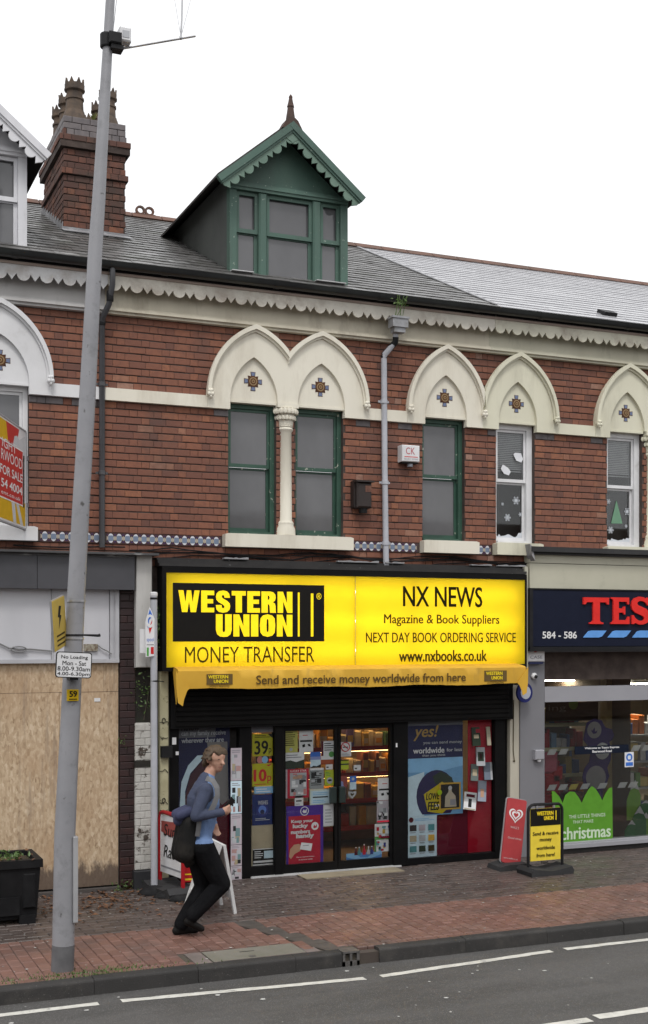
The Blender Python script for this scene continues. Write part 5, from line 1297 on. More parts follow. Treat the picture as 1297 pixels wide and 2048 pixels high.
MB().box(X(500), X(800), -.02, .1, .0, .018).build('threshold', mat('bright_threshold', (.5, .5, .5), (.4, .4, .4), rough=.4), nx)
tag(MB().box(X(590), X(784), -.33, -.05, .001, .012).build('door_mat', mat('tan_mat', (.26, .22, .15), (.2, .17, .12), rough=.9)), 'thin tan mat on the paving at the newsagent doors', 'mat')
MB().box(X(790), X(793), -.002, .0, fz(800, 1494, 0), fz(800, 1486, 0)).build('sticker', white_ink, nx)
# shop room behind the glass
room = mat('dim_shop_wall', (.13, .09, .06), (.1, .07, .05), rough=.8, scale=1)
rm = MB(); rx0, rx1, ry1 = X(340), X(1018), 4.2
rm.quad((rx0, .13, -.002), (rx1 + 2, .13, -.002), (rx1 + 2, ry1, -.002), (rx0, ry1, -.002)); rm.quad((rx0, .13, 2.5), (rx1 + 2, .13, 2.5), (rx1 + 2, ry1, 2.5), (rx0, ry1, 2.5)); rm.quad((rx0, ry1, -.002), (rx1 + 2, ry1, -.002), (rx1 + 2, ry1, 2.5), (rx0, ry1, 2.5))
rm.quad((rx0, .13, -.002), (rx0, ry1, -.002), (rx0, ry1, 2.5), (rx0, .13, 2.5)); rm.quad((rx1 + 2, .13, -.002), (rx1 + 2, ry1, -.002), (rx1 + 2, ry1, 2.5), (rx1 + 2, .13, 2.5))
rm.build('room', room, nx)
# shelving seen through the doors
su = thing('shelf_unit', 'stocked wooden shelves with red edging seen through the newsagent doors', 'shelves', (7.1, 2.0, 0))
shx0, shx1, Ysh = 5.6, 8.4, 1.7
redge = flat('red_shelf_edge', (.35, .02, .015)); wood_s = flat('tan_shelf', (.28, .19, .10))
MB().box(shx0, shx1, Ysh + .42, Ysh + .46, .0, 2.35).build('back_panel', flat('tan_back_panel', (.25, .18, .11)), su)
shz = (.25, .62, .98, 1.34, 1.72, 2.1)
for z in shz:
    b_ = MB().box(shx0, shx1, Ysh, Ysh + .42, z - .03, z).build('shelf', wood_s, su); MB().box(shx0, shx1, Ysh - .008, Ysh - .0005, z - .045, z + .02).build('edge_strip', redge, b_)
warm = mat('warm_shelf_lamp', (1, .62, .25), (1, .60, .22), emit=17)
for z in (.98, 1.34, 1.72, 2.1): MB().tube([(shx0 + .05, Ysh + .06, z - .045), (shx1 - .05, Ysh + .06, z - .045)], .010, 6).build('strip_lamp', warm, su)
gm = [flat('goods_%d' % i, c) for i, c in enumerate(((.55, .38, .12), (.45, .05, .03), (.6, .52, .35), (.1, .2, .08), (.62, .3, .05), (.15, .12, .3), (.5, .45, .4), (.25, .1, .06)))]
gd_ = MB(); rg = random.Random(31)
for z in shz:
    x = shx0 + .03
    while x < shx1 - .15:
        w = rg.uniform(.05, .16); h = rg.uniform(.14, .30); gd_.cur = rg.choice((0, 0, 1, 2, 2, 3, 4, 4, 5, 6, 7)); dd = rg.uniform(.02, .1)
        gd_.bbox(x, x + w, Ysh + .02 + dd, Ysh + .25, z + .001, z + h, .012)
        if rg.random() < .6:
            gd_.cur = rg.choice((0, 2, 4, 6)); gd_.box(x + w * .15, x + w * .85, Ysh + .017 + dd, Ysh + .0195 + dd, z + h * .25, z + h * .6)
        x += w + rg.uniform(.002, .02)
o = gd_.build('shelf_goods', gm); tag(o, 'packets of sweets and groceries crammed on the shelves behind the doors', 'goods', kind='stuff')
# added tubes, out of view, to light the shop interior
for x in (5.2, 7.4):
    tl = thing('fill_tube', 'added unseen fill tube on the newsagent ceiling %s' % ('behind the left door' if x < 6 else 'above the lit shelves'), 'lamp', (x, 1.2, 2.4)); MB().box(x - .6, x + .6, 1.16, 1.24, 2.44, 2.49).build('fitting', white_p, tl); MB().tube([(x - .58, 1.2, 2.42), (x + .58, 1.2, 2.42)], .016, 8).build('tube', mat('shop_fill_light', (1, .9, .75), (1, .9, .75), emit=7.0), tl)
# ------------------------------------------------------------------ posters and notices behind the glass
Yq = Yg + .012
class Poster:
    def __init__(s, name, label, cat, x0, y0, x1, y1, m, Y=None, skew=0.0, group=None):
        s.Y = Yq if Y is None else Y; s.k = 0
        a, b, c, d = rect(x0, y0, x1, y1, s.Y); s.r = (a, b, c, d)
        s.o = thing(name, label, cat, ((a + b) / 2, s.Y, c), 0, group)
        s.pr = (x0, y0, x1, y1)
        MB().box(a, b, s.Y, s.Y + .002, c, d).build('sheet', m, s.o)
    def _y(s): s.k += 1; return s.Y - .0006 - .0005 * s.k
    def loc(s, u, v):
        a, b, c, d = s.r; return a + (b - a) * u, c + (d - c) * (1 - v)
    def box(s, u0, v0, u1, v1, m, nm='print'):
        x0, z1 = s.loc(u0, v0); x1, z0 = s.loc(u1, v1); y = s._y()
        MB().quad((x0, y, z0), (x1, y, z0), (x1, y, z1), (x0, y, z1)).build(nm, m, s.o); return s
    def poly(s, pts, m, nm='print'):
        y = s._y(); MB().add([(s.loc(u, v)[0], y, s.loc(u, v)[1]) for u, v in pts], [tuple(range(len(pts)))]).build(nm, m, s.o); return s
    def disc(s, u, v, ru, m, nm='print', ratio=1.0):
        x, z = s.loc(u, v); r = ru * (s.r[1] - s.r[0]); y = s._y()
        MB().add([(p[0], y, p[1]) for p in disc_poly(x, z, r, r * ratio, 20)], [tuple(range(20))]).build(nm, m, s.o); return s
    def txt(s, t, u0, v0, u1, v1, m, bold=0.0, slant=0.0):
        x0, z1 = s.loc(u0, v0); x1, z0 = s.loc(u1, v1); text(t, x0, x1, z0, z1, s._y(), m, s.o, bold=bold, slant=slant); return s
    def lines(s, u0, v0, u1, v1, n, m, seed=1):
        r = random.Random(seed); y = s._y(); mb = MB()
        for k in range(n):
            v = v0 + (v1 - v0) * (k + .25) / n; h = (v1 - v0) / n * .4
            x0, zt = s.loc(u0, v); x1, zb = s.loc(u0 + (u1 - u0) * r.uniform(.65, 1), v + h)
            mb.quad((x0, y, zb), (x1, y, zb), (x1, y, zt), (x0, y, zt))
        mb.build('print_lines', m, s.o); return s
    def blobs(s, u0, v0, u1, v1, n, mats, seed=1, size=(.06, .2)):
        r = random.Random(seed)
        by = {}
        for k in range(n):
            u, v = r.uniform(u0, u1), r.uniform(v0, v1); w, h = r.uniform(*size), r.uniform(*size) * .7
            m = r.choice(mats); by.setdefault(m.name, (m, []))[1].append((max(u0, u - w / 2), max(v0, v - h / 2), min(u1, u + w / 2), min(v1, v + h / 2)))
        for m, rs in by.values():
            for p in rs:
                y = s.Y - .0006 - .0002 * s.k; s.k += 1; (x0, zt), (x1, zb) = s.loc(p[0], p[1]), s.loc(p[2], p[3]); MB().quad((x0, y, zb), (x1, y, zb), (x1, y, zt), (x0, y, zt)).build('picture', m, s.o)
        return s
def fl(n, *c): return flat(n, c)
paper = fl('white_notice_paper', .72, .72, .73); paper_y = fl('yellow_notice_paper', .50, .48, .12); lime = fl('lime_label', .45, .52, .03); lilac = fl('lilac_paper', .45, .40, .44)
navy = fl('navy_print', .02, .022, .07); deepblue = fl('deep_blue_print', .03, .04, .2); sky_b = fl('sky_blue_print', .25, .48, .72); pale_b = fl('pale_blue_print', .56, .70, .78); purple = fl('purple_print', .06, .02, .2)
crimson = fl('crimson_print', .48, .02, .045); maroon = fl('maroon_panel', .085, .006, .016); beige = fl('beige_panel', .42, .36, .25); dkgreen = fl('dark_green_print', .03, .045, .03); gold = fl('gold_print', .55, .35, .07)
skin_p = fl('skin_tone_print', .5, .3, .2); dark_p = fl('charcoal_print', .03, .03, .032); pink_p = fl('pink_print', .55, .22, .2); green_p = fl('green_print', .1, .32, .08); teal_p = fl('teal_print', .08, .25, .27); silver = fl('silver_print', .42, .43, .45)
# left display window
p = Poster('window_poster', 'tall dark blue poster with pale lettering and a wrapped figure in the left window', 'poster', 358, 1446, 460, 1768, navy)
p.box(0, 0, .72, .09, fl('grey_header', .14, .14, .16)).txt('I KNOW', .05, .005, .4, .045, dark_p, .02)
p.txt('can my family receive', .05, .045, .92, .085, silver, .012).txt('wherever they are', .05, .09, .88, .13, silver, .02)
p.poly([(.05, .72), (.02, .5), (.05, .36), (.18, .26), (.36, .2), (.52, .2), (.42, .24), (.22, .31), (.12, .42), (.13, .58), (.2, .75)], pale_b)
p.poly([(.13, .7), (.12, .45), (.22, .32), (.46, .23), (.7, .25), (.86, .4), (.92, .7), (.98, 1), (.2, 1)], fl('plum_print', .07, .03, .04)).poly([(.05, .55), (.14, .55), (.2, .8), (.08, .8)], fl('brown_skin_print', .22, .12, .07)).poly([(.55, .12), (.95, .12), (.98, .55), (.8, .5), (.6, .3)], fl('ash_print', .2, .19, .19)).poly([(.7, .55), (.99, .48), (.99, .98), (.8, .95)], maroon)
lab = ('topmost', 'second', 'third', 'fourth', 'lowest')
yy = 1496
for k, h in enumerate((66, 66, 62, 42, 28)):
    q = Poster('magazine_sheet', '%s pale sheet of small pictures in the strip left of the doors' % lab[k], 'notice', 462, yy, 484, yy + h - 1, lilac if k != 1 else pale_b, Y=Yf0 - .025, group='sheets of pictures left of the doors')
    q.lines(.1, .05, .9, .16, 2, grey_ink, k).blobs(.08, .2, .92, .95, 10, [dark_p, fl('muted_teal', .15, .24, .25), fl('muted_rose', .38, .24, .23), silver, grey_ink, fl('muted_straw', .36, .31, .2), silver], k + 3, (.2, .45)); yy += h
tag(MB().box(fx(345, Yf0 - .024), fx(353, Yf0 - .024), Yf0 - .024, Yf0 - .0215, fz(349, 1489, 0), fz(349, 1475, 0)).build('sticker', paper), 'small white sticker on the black frame left of the dark poster', 'sticker')
tag(MB().box(fx(352, Yf0 - .024), fx(358, Yf0 - .024), Yf0 - .024, Yf0 - .0215, fz(355, 1510, 0), fz(355, 1503, 0)).build('sticker', paper), 'tiny white sticker lower on the frame beside the dark poster', 'sticker')
# narrow side light
p = Poster('price_poster', 'yellow green price poster reading 39', 'poster', 505, 1468, 546, 1512, fl('acid_yellow', .48, .46, .02)); p.lines(.12, .04, .9, .18, 2, brown_ink).txt('39', .1, .3, .78, .93, black_ink, .02).txt('p', .8, .65, .93, .95, black_ink).poly([(.75, .0), (1, .0), (1, .2), (.85, .1)], dark_p)
p = Poster('price_poster', 'yellow green price poster reading 10p in red', 'poster', 505, 1527, 546, 1572, fl('acid_yellow', .48, .46, .02)); p.txt('10', .06, .25, .70, .80, red_ink, .035).txt('p', .73, .55, .93, .9, red_ink, .01).lines(.1, .88, .9, .96, 1, red_ink).poly([(.68, .08), (.97, .02), (.8, .14)], red_ink)
p = Poster('roundel_sticker', 'small card with a red and a blue roundel between the price posters', 'sticker', 512, 1513, 538, 1526, dark_p); p.disc(.33, .5, .24, pink_p, ratio=1.1).disc(.7, .5, .24, sky_b, ratio=1.1)
p = Poster('label_strip', 'light blue label under the 10p poster', 'label', 509, 1573, 547, 1587, sky_b); p.lines(.1, .2, .9, .9, 2, paper)
p = Poster('film_poster', 'deep blue starry poster in the narrow side light', 'poster', 505, 1589, 545, 1650, fl('night_blue', .015, .03, .14)); p.disc(.5, .52, .3, deepblue).disc(.5, .5, .2, fl('glow_blue', .12, .22, .6)).disc(.5, .57, .11, navy).txt('WISHES', .28, .2, .78, .33, silver, .02).lines(.15, .76, .9, .86, 2, silver)
p = Poster('kick_panel', 'plain beige panel at the foot of the narrow side light', 'panel', 503, 1650, 549, 1741, beige, Y=Yq + .004)
p = Poster('card_notice', 'black and white payment card notice low in the side light', 'notice', 506, 1697, 549, 1730, black_ink); p.lines(.08, .12, .5, .6, 4, paper).box(.52, .15, .97, .6, pale_b).box(.03, .72, .97, .84, paper).box(0, .93, 1, 1, paper).box(0, 0, 1, .05, paper)
p = Poster('blind_slip', 'grey slip at the top of the narrow side light', 'notice', 502, 1452, 549, 1465, fl('grey_slip', .22, .22, .25))
# left door leaf
p = Poster('notice', 'yellow typed notice at top left of the left door', 'notice', 569, 1461, 596, 1505, paper_y); p.lines(.1, .06, .85, .72, 7, brown_ink).disc(.5, .86, .12, silver)
p = Poster('notice', 'white camera notice with black bar at top of the left door', 'notice', 599, 1459, 627, 1504, paper); p.lines(.25, .22, .75, .3, 1, red_ink).box(.06, .47, .92, .55, black_ink).poly([(.2, .68), (.4, .63), (.42, .76), (.24, .8)], black_ink).poly([(.58, .65), (.74, .64), (.84, .76), (.66, .75)], black_ink)
p = Poster('notice', 'landscape card with white sky and dark green hills on the left door', 'notice', 569, 1505, 609, 1537, paper); p.lines(.1, .1, .9, .38, 2, grey_ink).poly([(0, .55), (.3, .48), (.6, .6), (1, .45), (1, 1), (0, 1)], dkgreen)
p = Poster('notice', 'blue fading to white leaflet on the left door', 'notice', 621, 1504, 642, 1535, pale_b); p.box(0, 0, 1, .3, blue_ink).box(0, .3, 1, .5, fl('mid_blue', .25, .3, .55)).poly([(0, 1), (.3, .88), (.6, .92), (1, .8), (1, 1)], dark_p)
p = Poster('notice', 'white notice with green disc at top right of the left door', 'notice', 643, 1482, 670, 1519, paper); p.box(0, 0, .16, .8, maroon).lines(.22, .08, .95, .55, 4, dark_p).disc(.75, .72, .2, green_p)
p = Poster('notice', 'red and orange leaflet below the green disc notice', 'notice', 642, 1519, 669, 1529, fl('orange_red', .35, .08, .03))
p = Poster('photo_poster', 'red bordered magazine poster with a pale picture on the left door', 'poster', 572, 1538, 618, 1596, crimson); p.box(0, 0, .07, 1, lilac).txt('LUCKY STAR', .2, .03, .9, .1, paper, .01).box(.18, .13, .9, .92, silver).blobs(.2, .15, .88, .9, 22, [dark_p, paper, pink_p, skin_p, silver, grey_ink], 4, (.1, .3))
p = Poster('notice', 'grey printed sheet in the middle of the left door', 'notice', 620, 1536, 648, 1578, fl('grey_sheet', .30, .32, .33)); p.box(0, 0, 1, .1, paper).lines(.08, .15, .9, .85, 8, dark_p).blobs(.1, .2, .9, .9, 8, [silver, grey_ink, dark_p], 7, (.15, .4))
p = Poster('label', 'small white label above the lime leaflet', 'label', 652, 1528, 666, 1539, paper); p.box(.1, .45, .4, .7, dark_p)
p = Poster('notice', 'lime green leaflet at the right of the left door', 'notice', 650, 1540, 670, 1571, lime); p.lines(.1, .1, .6, .4, 3, green_p).disc(.5, .68, .3, silver).disc(.5, .66, .2, dark_p, ratio=.5)
p = Poster('notice', 'pale notice with bold line near the door handle', 'notice', 620, 1578, 662, 1610, fl('pale_cream_paper', .58, .6, .5)); p.box(.06, .1, .94, .92, pale_b).lines(.14, .18, .86, .4, 2, sky_b, 2).box(.14, .46, .86, .54, dark_p).lines(.14, .66, .86, .88, 2, sky_b, 3)
p = Poster('label', 'small white label under the red bordered poster', 'label', 590, 1591, 607, 1612, paper); p.box(.15, .45, .8, .58, dark_p).lines(.15, .75, .8, .9, 1, grey_ink)
p = Poster('notice', 'white sheet hanging below the door handle', 'notice', 647, 1607, 671, 1652, paper); p.lines(.15, .22, .8, .9, 5, silver, 3)
p = Poster('lottery_poster', 'purple framed red poster reading Keep your lucky numbers handy', 'poster', 573, 1611, 647, 1733, fl('indigo_frame', .07, .025, .28), Y=Yq - .002)
p.box(.06, .165, .92, .945, crimson).disc(.49, .09, .115, paper).disc(.49, .09, .095, fl('indigo_frame', .07, .025, .28)).poly([(.43, .1), (.47, .06), (.5, .09), (.55, .05), (.54, .12), (.47, .125)], paper)
p.txt('Keep your', .13, .225, .72, .29, paper, .035).txt('lucky', .17, .295, .58, .38, paper, .05).txt('numbers', .12, .39, .64, .455, paper, .045).txt('handy', .26, .455, .74, .55, paper, .05)
p.disc(.77, .345, .1, paper).poly([(.72, .36), (.75, .32), (.78, .35), (.82, .31), (.82, .37), (.74, .385)], crimson)
p.poly([(.07, .82), (.1, .7), (.2, .63), (.34, .62), (.42, .68), (.36, .74), (.22, .78), (.12, .86)], skin_p).poly([(.4, .6), (.7, .63), (.66, .75), (.36, .71)], paper).box(.44, .65, .6, .66, grey_ink).txt('Play at national-lottery', .27, .83, .75, .85, paper, .02).txt('in store or online', .33, .87, .7, .89, paper, .02)
# right door leaf
p = Poster('no_smoking_sign', 'white no smoking notice at top left of the right door', 'notice', 681, 1484, 703, 1513, paper)
p.disc(.47, .34, .42, red_ink).disc(.47, .34, .33, paper).box(.22, .32, .72, .39, dark_p).poly([(.24, .2), (.29, .15), (.72, .48), (.67, .53)], red_ink).lines(.1, .78, .9, .94, 2, grey_ink)
p = Poster('label', 'lime green label on the right door under the no smoking notice', 'label', 682, 1519, 698, 1539, lime); p.box(0, .4, 1, .55, dkgreen).box(0, 0, 1, .12, brown_ink)
p = Poster('label', 'tiny white label in the middle of the right door', 'label', 708, 1530, 722, 1541, paper); p.box(.15, .5, .45, .75, dark_p)
p = Poster('label', 'red and blue sticker beside the right door handle', 'label', 681, 1552, 695, 1575, fl('dull_red', .3, .07, .06)); p.poly([(0, .4), (.4, .5), (.5, 1), (0, 1)], fl('mid_blue', .25, .3, .55))
p = Poster('label', 'blue topped pale label right of the door handle', 'label', 700, 1552, 713, 1579, pale_b); p.box(0, 0, 1, .45, blue_ink).disc(.5, .22, .22, silver)
p = Poster('heart_sticker', 'white heart shaped ice cream sticker on the right door', 'sticker', 703, 1588, 707, 1591, silver)
p.poly([(.5, 3.2), (-1.2, 1.2), (-1.7, -.6), (-1.2, -1.9), (-.2, -2), (.6, -1.2), (1.5, -2), (2.5, -1.7), (2.6, -.2), (1.8, 1.4)], silver).poly([(.4, 1.4), (-.4, .4), (-.5, -.5), (.2, -.5), (.5, 0), (1, -.5), (1.5, -.2), (1.2, .6)], brown_ink)
p = Poster('notice', 'white camera notice with black bar at the right edge of the right door', 'notice', 756, 1556, 785, 1600, paper); p.lines(.3, .22, .8, .3, 1, red_ink).box(.08, .48, .94, .56, black_ink).poly([(.22, .7), (.4, .66), (.44, .78), (.26, .8)], black_ink).poly([(.58, .66), (.74, .66), (.82, .78), (.66, .77)], black_ink)
p = Poster('photo_sheet', 'grey sheet of pictures below the camera notice', 'notice', 754, 1601, 785, 1645, lilac); p.blobs(.03, .03, .97, .85, 24, [dark_p, silver, paper, grey_ink, pale_b], 12, (.12, .34)).box(0, .9, 1, .97, crimson)
p = Poster('photo_sheet', 'green edged sheet of coloured pictures low on the right door', 'notice', 750, 1647, 785, 1703, paper); p.box(0, .45, 1, .57, green_p).box(0, .5, .08, 1, green_p).blobs(.06, .03, .97, .97, 30, [deepblue, crimson, pale_b, silver, teal_p, dark_p, gold, paper], 14, (.08, .24)).box(.3, .44, .8, .52, maroon)
p = Poster('drinks_strip', 'blue drinks strip with a row of bottles at the foot of the right door', 'poster', 693, 1705, 764, 1722, fl('cola_blue', .1, .25, .55)); p.poly([(0, 0), (.25, 0), (.4, .55), (.6, .6), (.75, .1), (1, -.1), (1, .3), (.6, .85), (.3, .8), (0, .4)], sky_b)
for k, (u, c) in enumerate(((.27, maroon), (.36, teal_p), (.5, crimson), (.62, silver), (.71, deepblue))):
    h = 1.0 if k == 2 else .7; p.poly([(u - .045, .25), (u + .045, .25), (u + .045, -.2 * h), (u + .015, -.55 * h), (u + .015, -.95 * h), (u - .015, -.95 * h), (u - .015, -.55 * h), (u - .045, -.2 * h)], c).box(u - .018, -1.0 * h, u + .018, -.85 * h, paper)
# right display window
p = Poster('window_poster', 'big blue money poster with gold yes! and a dark globe in the right window', 'poster', 815, 1436, 926, 1630, fl('poster_navy', .025, .028, .085))
p.box(0, .01, 1, .075, fl('grey_strip', .2, .21, .24)).poly([(0, .41), (1, .41), (1, 1), (0, 1)], fl('azure_print', .16, .34, .55)).poly([(0, .41), (1, .41), (1, .5), (.5, .56), (0, .55)], sky_b).poly([(0, .6), (.3, .55), (.3, 1), (0, 1)], pale_b)
p.poly([(.52 + .36 * math.cos(2 * math.pi * k / 24), .80 + .265 * math.sin(2 * math.pi * k / 24)) for k in range(24) if .80 + .265 * math.sin(2 * math.pi * k / 24) <= 1.0], fl('globe_violet', .03, .025, .085)).poly([(.45, .6), (.6, .55), (.8, .62), (.84, .72), (.7, .74), (.5, .68)], dkgreen)
p.poly([(.29, .78), (.62, .66), (.78, .72), (.8, .9), (.62, .99), (.36, .96)], fl('yellow_tag', .5, .4, .02)).txt('LOWER', .33, .77, .62, .84, black_ink, .02, .1).txt('FEES', .36, .86, .56, .95, black_ink, .02, .1)
p.txt('yes!', .1, .07, .5, .23, fl('ochre_script', .4, .26, .08), .012, .25).txt('you can send money', .28, .235, .98, .275, silver, .01).txt('worldwide', .1, .30, .66, .36, paper, .02).txt('for less', .7, .315, .98, .35, silver, .02).txt('than you think', .26, .37, .68, .40, silver, .01)
p = Poster('catalogue_sheet', 'pale blue sheet with nine small product pictures in the right window', 'poster', 815, 1630, 874, 1717, pale_b)
p.disc(.13, .1, .08, maroon).lines(.25, .07, .95, .14, 2, sky_b)
for i in range(3):
    for j in range(3): p.box(.08 + .31 * i, .22 + .24 * j, .31 + .3 * i, .36 + .24 * j, (dark_p, lilac, teal_p, beige, silver, gold, teal_p, dkgreen, brown_ink)[i + 3 * j]).box(.1 + .31 * i, .385 + .24 * j, .28 + .3 * i, .4 + .24 * j, grey_ink)
p = Poster('backing_panel', 'dark maroon backing panel low in the right window', 'panel', 874, 1620, 937, 1730, fl('maroon_sheen', .14, .012, .028), Y=Yq + .04)
p = Poster('backing_panel', 'tall red backing panel at the right of the right window', 'panel', 936, 1428, 989, 1731, fl('red_board', .40, .012, .03), Y=Yq + .03)
p = Poster('backing_panel', 'black foot panel under the catalogue sheet', 'panel', 815, 1717, 874, 1731, dark_p, Y=Yq + .03)
p = Poster('framed_picture', 'gold framed dark picture with a seated figure in the right window', 'picture', 879, 1565, 922, 1619, gold, Y=Yq - .006); p.box(.07, .06, .93, .94, dark_p).poly([(.25, .9), (.28, .5), (.42, .35), (.44, .16), (.56, .16), (.58, .34), (.75, .5), (.8, .9)], fl('pale_figure', .4, .36, .28)).disc(.5, .2, .09, silver).box(.5, .62, .76, .84, grey_ink)
p = Poster('leaning_card', 'small dark card with white edge left of the framed picture', 'card', 869, 1585, 887, 1613, dark_p, Y=Yq - .004); p.box(0, .85, 1, 1, paper)
tag(MB().prism(disc_poly(*[at(880, 1585, Yq - .012)[k] for k in (0, 2)], .034, .034, 10), Yq - .012, Yq - .0095).build('price_star', flat('fluorescent_lime', (.45, .6, .03))), 'round lime price star stuck beside the framed picture', 'sticker')
def tilted_book(px, py, w, h, rot, label, m, deco):
    q = at(px, py, Yq - .01); t = thing('display_book', label, 'book', q, 0, 'books and cards in the right window'); R_ = Matrix.Translation(q) @ Matrix.Rotation(rot, 4, 'Y') @ Matrix.Rotation(-.15, 4, 'X'); W_, H_ = w / 150, h / 150
    MB().box(-W_ / 2, W_ / 2, 0, .015, -H_ / 2, H_ / 2, R_).build('cover', m, t)
    for (a, b, c, d, mm) in deco: MB().box(-W_ / 2 + a * W_, -W_ / 2 + c * W_, -.002, -.0005, H_ / 2 - d * H_, H_ / 2 - b * H_, R_).build('print', mm, t)
tilted_book(941, 1602, 27, 34, .17, 'white magazine with a dark figure propped beside the gold frame', paper, ((.15, .12, .85, .28, maroon), (.35, .38, .62, .85, dark_p), (.05, .92, .95, .98, beige)))
tilted_book(965, 1582, 18, 40, .12, 'pale blue grey booklet on the red panel', fl('blue_grey_cover', .3, .33, .4), ((.3, .4, .7, .8, skin_p),))
tilted_book(962, 1513, 19, 36, .05, 'green and grey book in the middle of the red panel', silver, ((.15, .25, .85, .75, dkgreen), (.35, .35, .65, .65, maroon)))
tilted_book(953, 1473, 18, 36, .0, 'dark green book at the top left of the red panel', dkgreen, ((.5, .1, 1, .3, fl('red_board', .40, .012, .03)), (.2, .4, .8, .6, beige)))
tilted_book(978, 1472, 8, 36, .0, 'narrow cream book at the top right of the red panel', fl('cream_cover', .5, .45, .34), ())
tilted_book(950, 1545, 16, 32, .1, 'grey green book at the lower left of the red panel', fl('grey_green_cover', .14, .17, .16), ((.2, .3, .8, .7, beige),))
tilted_book(977, 1542, 18, 34, .02, 'slate blue book at the lower right of the red panel', fl('slate_cover', .16, .19, .24), ((.75, 0, 1, 1, silver),))
# ------------------------------------------------------------------ convenience store at the right
ts = thing('shopfront', 'grey framed convenience store front with navy sign at the right', 'shopfront', (10.5, 0, 0))
XE = 13.4
Yc = -.14
sage = mat('sage_fascia_paint', (.47, .455, .36), (.43, .415, .325), rough=.55, scale=1.5, dirt=(.3, .29, .23), dscale=3, dlo=.6, dhi=.85)
zc1, zc0 = fz(1200, 1097, -.25), fz(1200, 1107, -.25)
xa = fx(1060, Yc)
MB().box(xa - .04, XE, -.26, .0, zc0, zc1).box(xa - .02, XE, -.2, .0, zc0 - .03, zc0 - .0005).build('coping', mat('black_felt_coping', (.014, .014, .015), (.022, .022, .023), rough=.55), ts)
MB().prism([(xa - .06, zc1 + .03), (xa - .02, zc1), (xa + .02, zc0 - .12), (xa - .03, zc0 - .05)], -.24, -.1).build('coping_end', lead, ts)
zt = fz(1180, 1178, Yc)
zmid = fz(1180, 1129, Yc)
MB().box(xa, XE, Yc, .0, zt, zmid - .004).build('fascia_panel', sage, ts); MB().box(xa, XE, Yc, .0, zmid + .004, zc0 - .031).build('fascia_panel', sage, ts); MB().box(xa, XE, Yc + .012, 0, zmid - .004, zmid + .004).build('fascia_joint', dk, ts)
# navy sign with red slab letters
Yn = -.2
nx0, nz0, nz1 = fx(1066, Yn), fz(1180, 1293, Yn), fz(1180, 1181, Yn)
ns = thing('shop_sign', 'navy shop sign with red letters TES, blue dashes and number 584 - 586', 'sign', (10, Yn, nz0))
MB().bbox(nx0, XE, Yn, -.06, nz0, nz1, .006).build('panel', flat('navy_sign_panel', (.012, .015, .03), .3), ns)
MB().box(nx0 - .05, nx0 - .001, Yn - .01, -.02, nz0 - .03, nz1 + .0).box(nx0 - .05, XE, Yn - .015, -.03, nz0 - .06, nz0 - .001).box(nx0 - .05, XE, Yn - .01, -.03, nz1 + .0005, nz1 + .018).build('rim', black_pl, ns)
redl = flat('red_sign_letter', (.72, .035, .03), .3)
def slab(ch, x0, x1, z0, z1):
    w, h = x1 - x0, z1 - z0
    if ch == 'T': P = [(.0, 1), (1, 1), (1, .74), (.93, .74), (.88, .82), (.64, .82), (.64, .12), (.70, .07), (.78, .05), (.78, 0), (.24, 0), (.24, .05), (.32, .07), (.38, .12), (.38, .82), (.14, .82), (.08, .74), (0, .74)]
    elif ch == 'E': P = [(0, 1), (.98, 1), (.98, .74), (.9, .74), (.84, .84), (.42, .84), (.42, .59), (.66, .59), (.7, .66), (.77, .66), (.77, .36), (.7, .36), (.66, .43), (.42, .43), (.42, .15), (.84, .15), (.92, .28), (1, .28), (1, 0), (0, 0), (0, .05), (.1, .08), (.13, .13), (.13, .87), (.1, .92), (0, .95)]
    elif ch == 'S': P = [(.94, 1), (.94, .70), (.84, .70), (.76, .80), (.62, .86), (.46, .87), (.34, .83), (.32, .76), (.38, .70), (.55, .65), (.78, .57), (.93, .46), (1, .32), (.97, .17), (.84, .05), (.62, -.02), (.40, -.02), (.22, .04), (.14, .0), (.04, .0), (.04, .33), (.14, .33), (.22, .22), (.36, .14), (.54, .11), (.66, .14), (.69, .22), (.63, .29), (.46, .35), (.22, .43), (.07, .54), (.02, .68), (.06, .84), (.2, .97), (.42, 1.03), (.64, 1.01), (.78, .96), (.86, 1)]
    else: P = [(.95, .95), (.95, .66), (.85, .66), (.74, .80), (.58, .86), (.42, .80), (.33, .64), (.33, .38), (.42, .22), (.58, .14), (.76, .2), (.9, .32), (1, .26), (.86, .08), (.6, -.02), (.34, .02), (.12, .18), (.02, .42), (.04, .66), (.16, .88), (.38, 1.01), (.62, 1.01), (.8, .94), (.86, .98)]
    return [(x0 + a * w, z0 + b * h) for a, b in P]
for chn_, a, b in (('T', 1165, 1216), ('E', 1220, 1257), ('S', 1260, 1299), ('C', 1303, 1348)):
    x0, x1, z0, z1 = rect(a, 1195, b, 1248, Yn); MB().prism(slab(chn_, x0, x1, z0, z1), Yn - .03, Yn - .001).build('letter', redl, ns)
x0, x1, z0, z1 = rect(1352, 1195, 1400, 1248, Yn); MB().ring([(x0 + (x1 - x0) * (.5 + .5 * math.cos(t)), z0 + (z1 - z0) * (.5 + .52 * math.sin(t))) for t in [2 * math.pi * i / 24 for i in range(25)]], [(x0 + (x1 - x0) * (.5 + .24 * math.cos(t)), z0 + (z1 - z0) * (.5 + .38 * math.sin(t))) for t in [2 * math.pi * i / 24 for i in range(25)]], Yn - .03, Yn - .001).build('letter', redl, ns)
bl_s = flat('blue_dash', (.13, .33, .72), .3)
